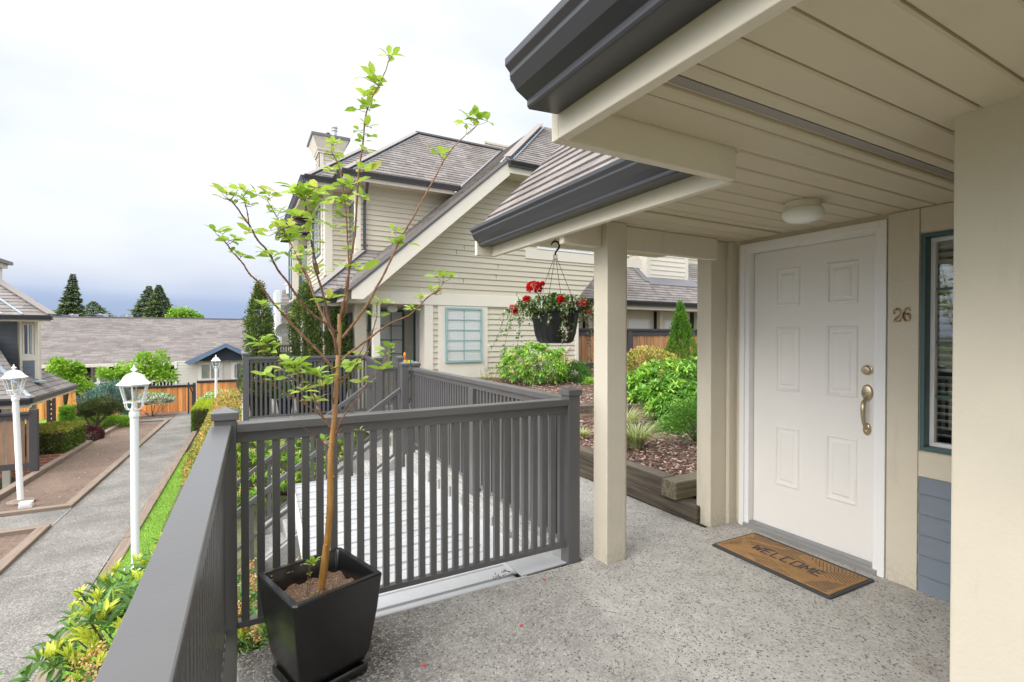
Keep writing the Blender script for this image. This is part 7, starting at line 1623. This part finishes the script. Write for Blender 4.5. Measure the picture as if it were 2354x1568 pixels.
branch(9, [(q, 775, 510), (q, 870, 430), (q, 1000, 335), (q, 1150, 222), (q, 1300, 155), (q, 1350, 125), (b_, 2000, 400), (b_, 2138, 320), (s7, 1265, 1280), (s7, 1340, 1200), (s7, 1375, 1150)], 2.20, 2.42, .0075, .002, 'twig_orange',
       [(q, 1365, 85, 5, .032), (s7, 1050, 1430, 4, .03), (s7, 1130, 1320, 5, .032), (s7, 1240, 1230, 6, .034), (s7, 1310, 1290, 4, .026), (s7, 1370, 1090, 6, .038), (s7, 1290, 1090, 3, .038), (s7, 1460, 1100, 3, .035)])
branch(10, [(q, 785, 325), (q, 870, 225), (q, 940, 130), (q, 1020, 12), (s7, 660, 1220), (s7, 760, 1040), (s7, 880, 780), (s7, 950, 640), (s7, 1080, 420), (s7, 1180, 230), (s7, 1310, 2), (s3, 1620, 900), (s3, 1700, 780), (s3, 1790, 690), (s3, 1865, 625)], 2.20, 2.52, .0090, .0028, 'twig_orange',
       [(s7, 840, 600, 5, .032), (s7, 880, 755, 5, .045), (s7, 980, 750, 3, .048), (s3, 1610, 815, 5, .05), (s3, 1860, 580, 8, .052), (s3, 1780, 610, 4, .045), (s3, 1940, 600, 3, .055), (s3, 1800, 570, 3, .045)])
branch(11, [(q, 775, 190), (q, 800, 25), (s7, 300, 1500), (s7, 360, 1150), (s7, 400, 900), (s7, 440, 650), (s7, 455, 400), (s7, 480, 10), (s3, 1090, 900), (s3, 1115, 720), (s3, 1130, 570), (s3, 1170, 450), (s3, 1210, 380), (s3, 1260, 270), (s3, 1285, 195)], 2.20, 2.12, .0088, .0025, 'twig_orange',
       [(s3, 1275, 165, 5, .045), (s3, 1310, 165, 2, .045), (s3, 1180, 310, 6, .04), (s3, 1100, 305, 2, .042), (s3, 1190, 355, 5, .035), (s3, 1150, 440, 7, .042), (s3, 1100, 445, 2, .045), (s3, 1140, 520, 8, .042), (s3, 1080, 520, 2, .045), (s3, 1150, 640, 5, .04), (s3, 1170, 695, 4, .036), (s3, 1080, 665, 2, .04), (s3, 1115, 735, 3, .03), (s3, 1150, 810, 3, .035), (s3, 1115, 935, 4, .04), (s3, 1170, 940, 2, .05), (s3, 1060, 1010, 3, .042), (s7, 500, 250, 3, .036), (s7, 580, 270, 2, .04), (s7, 420, 290, 2, .04), (s7, 390, 810, 3, .034), (s7, 430, 1010, 5, .042), (s7, 540, 1030, 3, .05)])
branch(12, [(q, 778, 175), (q, 815, 25), (s7, 330, 1500), (s7, 360, 1300), (s7, 375, 1000), (s7, 365, 700), (s7, 345, 400), (s7, 312, 150), (s7, 290, 5), (s3, 965, 940), (s3, 940, 860), (s3, 905, 800), (s3, 915, 740)], 2.20, 2.27, .0070, .0022, 'twig_orange',
       [(s3, 910, 760, 6, .038), (s3, 930, 740, 3, .035), (s3, 915, 820, 6, .038), (s3, 940, 865, 4, .03), (s3, 895, 925, 5, .038), (s3, 860, 940, 2, .042), (s3, 985, 1015, 6, .042), (s3, 1030, 1040, 3, .035), (s3, 960, 1140, 6, .042), (s3, 910, 1150, 3, .04), (s3, 1000, 1110, 3, .032), (s3, 990, 1230, 5, .04), (s3, 930, 1240, 2, .045), (s3, 910, 1305, 3, .052), (s3, 1020, 1320, 3, .038), (s7, 350, 990, 3, .038)])
branch(13, [(q, 752, 455), (q, 725, 310), (q, 670, 135), (q, 652, 25), (b_, 612, 5), (r, 1450, 1260), (r, 1400, 1050), (r, 1350, 830), (r, 1310, 600), (r, 1295, 450), (r, 1280, 350)], 2.19, 2.03, .0082, .004, 'twig',
       [(r, 1270, 260, 9, .042), (r, 1180, 200, 4, .05), (r, 1330, 210, 5, .05), (r, 1410, 250, 5, .045), (r, 1130, 150, 3, .05), (r, 1470, 170, 3, .045), (r, 1110, 260, 3, .042), (r, 1200, 560, 4, .048), (r, 1130, 570, 2, .055), (r, 1380, 590, 5, .04), (r, 1270, 740, 6, .036), (r, 1430, 640, 3, .034), (r, 1400, 380, 4, .04), (r, 1180, 720, 3, .042), (r, 1300, 850, 4, .032), (r, 1280, 1030, 5, .04), (r, 1440, 860, 3, .03), (r, 1430, 1000, 3, .032), (q, 650, 12, 4, .05), (q, 700, 5, 3, .045), (r, 1420, 470, 3, .045), (r, 1520, 350, 3, .04)])
branch(14, [(q, 748, 280), (q, 640, 195), (q, 540, 120), (q, 440, 2), (r, 1060, 1370), (r, 940, 1210), (r, 820, 990), (r, 690, 840), (r, 600, 680), (r, 520, 570), (r, 410, 410), (r, 350, 350), (r, 310, 330)], 2.19, 1.93, .0080, .0030, 'twig',
       [(r, 300, 270, 7, .034), (r, 200, 200, 2, .034), (r, 400, 275, 2, .038), (r, 450, 200, 4, .036), (r, 240, 310, 3, .026), (r, 540, 610, 2, .034), (r, 580, 745, 4, .038), (r, 770, 985, 4, .032), (r, 700, 1025, 2, .034), (r, 880, 1050, 4, .04), (r, 900, 1120, 3, .03), (r, 450, 330, 3, .024)])
branch(15, [(r, 583, 660), (r, 560, 500), (r, 530, 380), (r, 510, 295)], 1.975, 1.94, .0035, .002, 'twig', [(r, 560, 230, 5, .034), (r, 590, 395, 5, .026), (r, 650, 400, 2, .03), (r, 530, 270, 2, .025)])
branch(16, [(b_, 885, 960), (b_, 800, 780), (b_, 690, 560), (b_, 600, 350), (b_, 560, 200), (b_, 470, 40), (r, 1320, 1350), (r, 1240, 1180), (r, 1170, 1020), (r, 1100, 880), (r, 1030, 730), (r, 940, 570), (r, 870, 450), (r, 810, 345)], 2.21, 2.33, .0078, .0026, 'twig_orange',
       [(r, 840, 270, 6, .042), (r, 660, 260, 5, .048), (r, 950, 235, 3, .055), (r, 910, 440, 4, .036), (r, 810, 465, 2, .04), (r, 960, 500, 4, .04), (r, 1060, 510, 3, .045), (r, 970, 620, 3, .036), (r, 1080, 670, 5, .046), (r, 960, 710, 4, .036), (r, 830, 735, 2, .046), (r, 1070, 820, 6, .046), (r, 800, 805, 2, .042), (r, 930, 820, 3, .032), (r, 1170, 830, 3, .04), (r, 1130, 1090, 5, .046), (r, 1190, 975, 3, .036), (r, 1260, 980, 3, .036), (r, 1220, 1060, 4, .038), (r, 1230, 1240, 4, .036), (r, 1180, 1265, 2, .04), (b_, 590, 110, 6, .042), (b_, 450, 130, 3, .04), (b_, 720, 115, 2, .045)])
branch(17, [(q, 755, 657), (q, 820, 630), (q, 900, 555), (q, 980, 450), (q, 1020, 350), (q, 1042, 250), (q, 1070, 150), (q, 1070, 60), (q, 1085, 22)], 2.19, 2.30, .0052, .0022, 'twig',
       [(q, 850, 560, 4, .05), (q, 810, 555, 3, .045), (q, 865, 600, 2, .075), (q, 880, 545, 3, .05), (q, 940, 455, 4, .036), (q, 1010, 140, 2, .038), (q, 1095, 150, 3, .042), (q, 1110, 30, 4, .034), (q, 1160, 45, 2, .034), (q, 1075, 60, 4, .02)])
branch(18, [(q, 1035, 275), (q, 1050, 255), (q, 1080, 238)], 2.27, 2.28, .0022, .0012, 'twig', buds=False)
branch(19, [(q, 770, 692), (q, 860, 600), (q, 945, 430), (q, 1015, 285), (q, 1030, 260)], 2.22, 2.33, .0042, .002, 'twig_orange')
branch(20, [(s3, 1860, 630), (s3, 1800, 690), (s3, 1790, 640)], 2.52, 2.50, .0018, .0012, 'twig', buds=False)
branch(21, [(s7, 1170, 1380), (s7, 1110, 1340)], 2.37, 2.35, .0018, .001, 'twig', buds=False); branch(22, [(s7, 1330, 1200), (s7, 1325, 1120)], 2.41, 2.40, .0018, .001, 'twig', buds=False)
branch(23, [(s7, 920, 700), (s7, 880, 665), (s7, 845, 620)], 2.40, 2.37, .0018, .001, 'twig', buds=False); branch(24, [(s3, 1635, 890), (s3, 1625, 830)], 2.46, 2.44, .0018, .001, 'twig', buds=False)
C, Dd, Ls, Rn, PT = [], [], [], [], []
fwd = Vector((math.sin(CT), math.cos(CT), 0)); mbt = MB()
for (p, cnt, sz, anchor) in LC:
    ph = random.uniform(0, 6.28); base = random.uniform(.1, .95); c0 = p.lerp(anchor, .12)
    if (p - anchor).length > .012: mbt.tube([anchor, anchor.lerp(c0, .6) + Vector((0, 0, -.003)), c0], [.0014, .0011, .0009], 5)
    for k in range(cnt):
        a = ph + k * 2.4 + random.uniform(-.3, .3); el_ = random.uniform(-.10, .75)
        d = Vector((math.cos(a) * math.cos(el_), math.sin(a) * math.cos(el_), math.sin(el_)))
        o_ = c0 + d * .007; mbt.tube([c0, o_ + d * .004], [.0008, .0006], 4)
        C.append(o_[:]); Dd.append(d[:]); Ls.append(sz * random.uniform(1.0, 1.7)); Rn.append(min(1, max(0, base + random.uniform(-.25, .25))))
tag(mbt.build('leaf_stalk', MAT['twig'], TREE), kind='stuff')
leaves('foliage', np.array(C), np.array(Dd), np.array(Ls), np.array([random.uniform(.46, .62) for _ in Ls]), MAT['leaf_tree'], np.array(Rn), TREE, roll=RNG.uniform(-.7, .7, len(C)))
# sucker shoot beside the trunk
sh = thing('sapling', 'small leafy shoot growing from the soil beside the young tree trunk', 'seedling', (0, 0, 0))
mb = MB(); Cs, Ds = [], []
for pts in ([(707, 1372), (708, 1330), (712, 1300), (717, 1285)], [(712, 1368), (713, 1320), (711, 1300), (708, 1290)]):
    P = [at(a, b, 'd', 2.13) for a, b in pts]; mb.tube(smooth_path(P, 3), .0018, 6)
mb.build('stem', MAT['twig'], sh, smooth=True)
for (a, b, n, sz) in ((718, 1296, 7, .036), (724, 1288, 3, .032), (709, 1298, 3, .03), (712, 1322, 5, .018), (709, 1340, 3, .014), (716, 1366, 3, .016)):
    c = at(a, b, 'd', 2.13)
    for k in range(n): an = k * 2.4; e_ = random.uniform(.1, 1.0); Ds.append((math.cos(an) * math.cos(e_), math.sin(an) * math.cos(e_), math.sin(e_))); Cs.append(c[:])
leaves('foliage', np.array(Cs), np.array(Ds), np.repeat([.036, .032, .03, .018, .014, .016], [7, 3, 3, 5, 3, 3]), .5, MAT['leaf_tree'], RNG.uniform(.2, .7, len(Cs)), sh)

# ------------------------------------------------------------------ hanging basket
HX, HYY = 2.075, 3.10
hb_ = thing('hanging_basket', 'black hanging basket with red geraniums and trailing white flowers under the eave', 'hanging basket', (HX, HYY, 0))
mb = MB(); prof = [(.001, 1.425), (.112, 1.425), (.135, 1.44), (.155, 1.50), (.172, 1.60), (.178, 1.652), (.186, 1.655), (.186, 1.668), (.172, 1.668), (.166, 1.65), (.150, 1.60), (.001, 1.60)]
seg = 72; vs = []
for (r0, z) in prof:
    for k in range(seg):
        a = 2 * math.pi * k / seg; fl = (-.006 * (.5 + .5 * math.cos(a * 18)) if 1.43 < z < 1.653 and r0 > .12 else 0); vs.append(((r0 + fl) * math.cos(a), (r0 + fl) * math.sin(a), z))
mb.raw(vs, [(i * seg + k, i * seg + (k + 1) % seg, (i + 1) * seg + (k + 1) % seg, (i + 1) * seg + k) for i in range(len(prof) - 1) for k in range(seg)])
mb.build('pot', MAT['black_plastic'], hb_, smooth='auto')
mb = MB(); hk = [(0, 0, 2.10)]
for k in range(12): a = R(-60 + 235 * k / 11); hk.append((.030 * math.cos(a) * 1.0, 0, 2.155 + .034 * math.sin(a)))
M_ = Matrix.Rotation(R(-28.8), 4, 'Z'); hk = [(M_ @ Vector(p)) for p in hk]
mb.tube(hk, [.006] + [.0075] * 9 + [.007, .0055, .002], 10); mb.tube([(0, 0, 2.085), (0, 0, 2.108)], .006, 8); mb.build('hook', MAT['black_plastic'], hb_, smooth=True)
mb = MB()
for k in range(4):
    a = R(35 + 90 * k); mb.tube([(.012 * math.cos(a), .012 * math.sin(a), 2.095), (.016 * math.cos(a), .016 * math.sin(a), 2.05), (.178 * math.cos(a), .178 * math.sin(a), 1.66)], .0019, 6)
mb.tube([(.016 * math.cos(R(35 + 90 * k)), .016 * math.sin(R(35 + 90 * k)), 2.055) for k in range(5)], .0018, 5); mb.build('wire', MAT['black_plastic'], hb_)
mb = MB(); mb.tube([(.0, 0, 2.186), (0, 0, SOF - .0)], .004, 6); mb.build('screw_hook', MAT['alu'], hb_)
# trailing strands: (azimuth, out, drop)
Pl, Pw, mb = [], [], MB()
strands = []
for k in range(62):
    a = random.uniform(0, 6.28); strands.append((a, random.uniform(.02, .20), random.uniform(-.06, .10)))
right_ = R(-28.8)
for (da, out, drop) in ((0, .20, .52), (.15, .28, .36), (.3, .12, .50), (-.2, .22, .20), (math.pi, .30, .30), (math.pi + .2, .22, .34), (math.pi - .25, .26, .22), (math.pi + .5, .15, .30), (math.pi - .1, .18, .12), (-1.3, .03, .24), (-1.15, .02, .20), (-1.9, .02, .13), (-.8, .05, .12)): strands.append((right_ + da, out, drop))
strands += [(right_ - 1.38, .012, .26)] * 3
for (a, out, drop) in strands:
    r0 = random.uniform(.08, .16) if drop < .11 else .165; p0 = Vector((r0 * math.cos(a), r0 * math.sin(a), 1.66)); p1 = Vector(((.18 + out * .6) * math.cos(a), (.18 + out * .6) * math.sin(a), 1.70 - drop * .15 + random.uniform(-.01, .03))); p2 = Vector(((.18 + out) * math.cos(a), (.18 + out) * math.sin(a), 1.68 - drop))
    Sg = smooth_path([p0, p1, p1.lerp(p2, .5) + Vector((random.uniform(-.02, .02), random.uniform(-.02, .02), 0)), p2], 6); mb.tube(Sg, .0013, 4)
    n = int(14 + drop * 60)
    for j in range(n):
        c = Sg[min(len(Sg) - 1, int(random.uniform(.15, 1) * len(Sg)))] + Vector((random.gauss(0, .012), random.gauss(0, .012), random.gauss(0, .010))); Pl.append(c[:])
        if random.random() < .22: Pw.append((c + Vector((math.cos(a), math.sin(a), .3)) * .012)[:])
mb.build('stem', MAT['twig'], hb_)
Pl = np.array(Pl); extra_, ea = blob_pts(2100, (0, 0, 1.685), (.28, .28, .095), .2, .6, 3, lower=-.3); Pl = np.concatenate([Pl, extra_])
leaves('foliage', Pl, rdir(len(Pl)) + np.array([0, 0, .3]), .025 * RNG.uniform(.6, 1.5, len(Pl)), .75, MAT['leaf_trail'], RNG.uniform(0, 1, len(Pl)), hb_)
# geranium leaves
gl, ga = blob_pts(70, (0, 0, 1.70), (.15, .15, .07), .2, .4, 5, lower=0); leaves('foliage', gl, ga + rdir(70) * .5, .038, .95, MAT['leaf_box'], RNG.uniform(.4, 1, 70), hb_)
ew, ea2 = blob_pts(190, (0, 0, 1.685), (.28, .28, .095), .2, .3, 7, lower=-.3); vw = np.array([-.48, -.88, .25]); Pw = np.concatenate([np.array(Pw), ew]) + vw * .022
flowers(hb_, Pw, rdir(len(Pw)) * .7 + vw, .0125, 'petal_white')
def geranium(c, r, n, mat='petal_red', stem0=None):
    r *= (1.25 if n > 60 else .95); p, a = blob_pts(int(n * 1.5), c, (r, r, r * .8), .15, .25, r * 50, lower=-.7); flowers(hb_, p, a, .017, mat, 5)
    if stem0: m_ = MB(); m_.tube([stem0, tuple((Vector(stem0) + Vector(c)) / 2 + Vector((.005, 0, .01))), c], .0022, 6); m_.build('stem', MAT['leaf_box'], hb_)
def gl_(px, py, dd=0): q_ = at(px, py, 'd', 3.50 + dd); return (q_.x - HX, q_.y - HYY, q_.z)
mb = MB(); mb.build('stem', MAT['twig'], hb_) if False else None
geranium(gl_(1228, 660, -.05), .040, 75, stem0=(-.07, .02, 1.66)); geranium(gl_(1209, 687, -.06), .020, 30); geranium(gl_(1179, 707, -.02), .020, 24, 'petal_pink'); geranium(gl_(1289, 688, -.12), .020, 34); geranium(gl_(1340, 697, -.02), .030, 34, 'petal_pink'); geranium(gl_(1356, 716, 0), .020, 20, 'petal_pink'); geranium(gl_(1247, 652, .03), .010, 10, 'petal_red'); geranium(gl_(1185, 716, 0), .016, 20, 'petal_red')

# ------------------------------------------------------------------ lamp posts
def lamp_post(label, x, y, z0, ztop, lean=0.0):
    t = thing('lamp_post', label, 'lamp post', (x, y, z0)); H_ = ztop - z0; s_ = 1.0; zb_ = H_ - .60
    mb = MB(); mb.lathe([(.12, 0), (.12, .03), (.055, .06), (.046, .09), (.046, zb_), (.056, zb_), (.056, zb_ + .05), (.048, zb_ + .07), (.001, zb_ + .07)], 24); mb.build('pole', MAT['lamp_white'], t, smooth='auto')
    b = zb_ + .075; g0, g1 = b + .115, b + .315
    hexp = lambda r_, z, ph=30: [(r_ * math.cos(R(ph + 60 * k)), r_ * math.sin(R(ph + 60 * k)), z) for k in range(6)]
    mb = MB(); mb.lathe([(.04, b - .01), (.045, b + .01), (.03, b + .05), (.03, b + .10), (.001, b + .10)], 16)
    for k in range(6):
        a = R(30 + 60 * k); ca, sa = math.cos(a), math.sin(a); mb.tube([(.045 * ca, .045 * sa, b + .012), (.080 * ca, .080 * sa, b + .022), (.098 * ca, .098 * sa, b + .055), (.104 * ca, .104 * sa, b + .108)], .0065, 6)
        mb.lathe([(.001, b + .098), (.012, b + .104), (.012, b + .116), (.001, b + .122)], 8, (.106 * ca, .106 * sa, 0))
        mb.bar((.104 * ca, .104 * sa, g0), (.152 * ca, .152 * sa, g1), .016, .013)
    for (r_, z, h_) in ((.104, g0 - .006, .016), (.156, g1, .022)):
        o_, i_ = hexp(r_ + .008, z), hexp(r_ - .008, z)
        for k in range(6):
            k2 = (k + 1) % 6; mb.raw([o_[k], o_[k2], i_[k2], i_[k], *[(p[0], p[1], p[2] + h_) for p in (o_[k], o_[k2], i_[k2], i_[k])]], [(0, 1, 2, 3), (4, 5, 6, 7), (0, 1, 5, 4), (2, 3, 7, 6)])
    mb.build('frame', MAT['lamp_white'], t)
    for k in range(6):
        a, c = hexp(.100, g0 + .01), hexp(.150, g1); k2 = (k + 1) % 6; m_ = MB(); m_.face([a[k], a[k2], c[k2], c[k]]); m_.build('pane', MAT['lampglass'], t)
    mb = MB(); mb.lathe([(.012, g0 - .02), (.014, g0 + .03), (.001, g0 + .035)], 12); mb.build('bulb_holder', MAT['p_yellow'], t)
    mb = MB(); mb.lathe([(.001, g0 + .03), (.018, g0 + .05), (.028, g0 + .09), (.022, g0 + .12), (.001, g0 + .135)], 16); mb.build('bulb', MAT['milk'], t, smooth=True)
    mb = MB(); c0 = g1 + .022; prof_ = [(.172, c0 - .012), (.192, c0 - .006), (.196, c0 + .006), (.170, c0 + .024), (.140, c0 + .055), (.118, c0 + .095), (.085, c0 + .125), (.045, c0 + .14), (.024, c0 + .148)]
    vs = []; 
    for r_, z in prof_: vs += hexp(r_, z)
    mb.raw(vs, [(i * 6 + k, i * 6 + (k + 1) % 6, (i + 1) * 6 + (k + 1) % 6, (i + 1) * 6 + k) for i in range(len(prof_) - 1) for k in range(6)] + [tuple(range(6))[::-1]])
    cap = mb.build('cap', MAT['lamp_white'], t, smooth='auto', bevel=.004)
    mb = MB(); f0 = c0 + .146; mb.lathe([(.026, f0), (.014, f0 + .012), (.012, f0 + .018), (.036, f0 + .034), (.038, f0 + .042), (.018, f0 + .056), (.014, f0 + .066), (.009, f0 + .08), (.013, f0 + .088), (.010, f0 + .097), (.001, f0 + .10)], 18); mb.build('finial', MAT['lamp_white'], cap, smooth='auto')
    if lean: t.rotation_euler = (0, lean, 0)
    return t
lamp_post('middle white lamp post standing on the lawn strip, largest of the three', -1.18, 7.80, -1.49, 1.055)
lamp_post('left white lamp post leaning slightly in the bare soil bed', -3.55, 12.3, gz(12.3), .90, R(-1.7))
lamp_post('small far white lamp post behind the clipped box hedge', -.85, 23.0, -1.95, .67)
bx0 = MB(); q_ = at(60, 1166, 'z', gz(12) + .03); bx0.box(q_.x - .09, q_.y - .05, q_.z - .03, q_.x + .09, q_.y + .06, q_.z + .10); bx0.box(q_.x - .07, q_.y - .055, q_.z + .02, q_.x + .07, q_.y - .045, q_.z + .08); tag(bx0.build('flood_light', MAT['lamp_white'], bevel=.01), 'small white box floodlight on the soil by the left lamp base', 'floodlight')
mb = MB(); mb.lathe([(.20, gz(12.3) - .02), (.20, gz(12.3) + .07), (.12, gz(12.3) + .10), (.001, gz(12.3) + .10)], 28, (-3.55, 12.3, 0)); tag(mb.build('lamp_footing', MAT['edging'], smooth='auto'), 'round worn footing under the leaning left lamp post', 'footing')
# handrail at the far end of the path and dark post with rails right of the far lamp
hr = thing('handrail', 'short dark handrail at the far end of the path by the orange fence', 'handrail', (0, 0, 0))
a_, c_ = at(433, 880, 'y', 26.3), at(443, 905, 'y', 27.3); mb = MB(); mb.tube([a_, c_], .028, 8); mb.build('top_rail', MAT['darkwood'], hr)
for p in (a_, c_): mb = MB(); mb.box(p.x - .03, p.y - .03, gz(p.y) - .1, p.x + .03, p.y + .03, p.z - .001); mb.build('post', MAT['darkwood'], hr)
gp = thing('railing', 'dark post and short rail beyond the hedge, between far lamp and patio railing', 'railing', (0, 0, 0))
p = at(549, 850, 'y', 19.5); q2 = at(566, 850, 'y', 19.5)
bx(gp, 'post', 'rail', p.x - .07, 19.43, -1.9, p.x + .07, 19.57, at(549, 835, 'y', 19.5).z); bx(gp, 'top_rail', 'rail', p.x + .071, 19.47, at(549, 846, 'y', 19.5).z, q2.x + .5, 19.53, at(549, 842, 'y', 19.5).z)
for k in range(4): bx(gp, 'baluster', 'rail', p.x + .16 + k * .13, 19.48, -1.9, p.x + .20 + k * .13, 19.52, at(549, 846, 'y', 19.5).z)

# ------------------------------------------------------------------ small things on the ground
def petal(label, px, py, z=.004, s=.011):
    c = at(px, py, 'z', z); mb = MB(); n = 9; pts = [(c.x + s * random.uniform(.6, 1) * math.cos(2 * math.pi * k / n), c.y + s * random.uniform(.6, 1) * math.sin(2 * math.pi * k / n), c.z + random.uniform(.001, .005)) for k in range(n)]
    for k in range(n): mb.face([pts[k], pts[(k + 1) % n], (c.x, c.y, c.z + .001)])
    return tag(mb.build('petal', MAT['p_red'], smooth=True), label, 'petal', 'fallen red petals')
petal('fallen red petal nearest the bottom of the picture, right of the planter', 975, 1531); petal('fallen red petal on the concrete between planter and doormat', 1198, 1438); petal('fallen red petal nearest the railing end post', 1251, 1333)
n = 46
mb = MB()
for (cx_, cy_, k_) in ((1.43, 2.79, 10), (1.50, 2.82, 7), (1.62, 3.35, 6), (1.68, 4.1, 5), (.60, 3.0, 3)):
    for j in range(k_):
        a = random.uniform(0, 3.14); l_ = random.uniform(.01, .03); x_, y_ = cx_ + random.gauss(0, .02), cy_ + random.gauss(0, .012); z_ = -.055 if cx_ < 1.55 else -.125
        mb.tube([(x_, y_, z_), (x_ + l_ * math.cos(a), y_ + l_ * math.sin(a), z_ + .006)], [.003, .001], 5)
tag(mb.build('leaf_litter', MAT['twig']), 'little brown heap of dead leaves and twigs on the white metal roof', 'leaf litter', kind='stuff')
mb = MB()
for j in range(18):
    x_, y_ = random.uniform(-3.9, -2.8), random.uniform(11.7, 23.8); s = random.uniform(.008, .022); z_ = gz(y_) + .03; mb.lathe([(.001, z_ - s * .3), (s, z_), (s * .7, z_ + s * .5), (.001, z_ + s * .6)], 6, (x_, y_, 0))
tag(mb.build('stones', MAT['concrete_pale']), 'pebbles and clods scattered on the bare soil bed', 'stones', kind='stuff')
# dark mastic line where slab meets siding, stains and joints of the path
mb = MB()
for y_ in (5.4, 8.15, 11.42, 14.2, 17.0, 19.8, 22.6): mb.bar((-2.6, y_, gz(y_) + .0315), (-1.5, y_ + .05, gz(y_) + .0315), .012, .006)
mb.bar((-2.63, 10.36, gz(10.3) + .034), (-2.63, 11.36, gz(11.3) + .034), .012, .008); mb.bar((-4.4, 10.36, gz(10.3) + .036), (-4.4, 11.36, gz(11.3) + .036), .012, .006)
tag(mb.build('path_joints', MAT['concrete']), kind='structure')
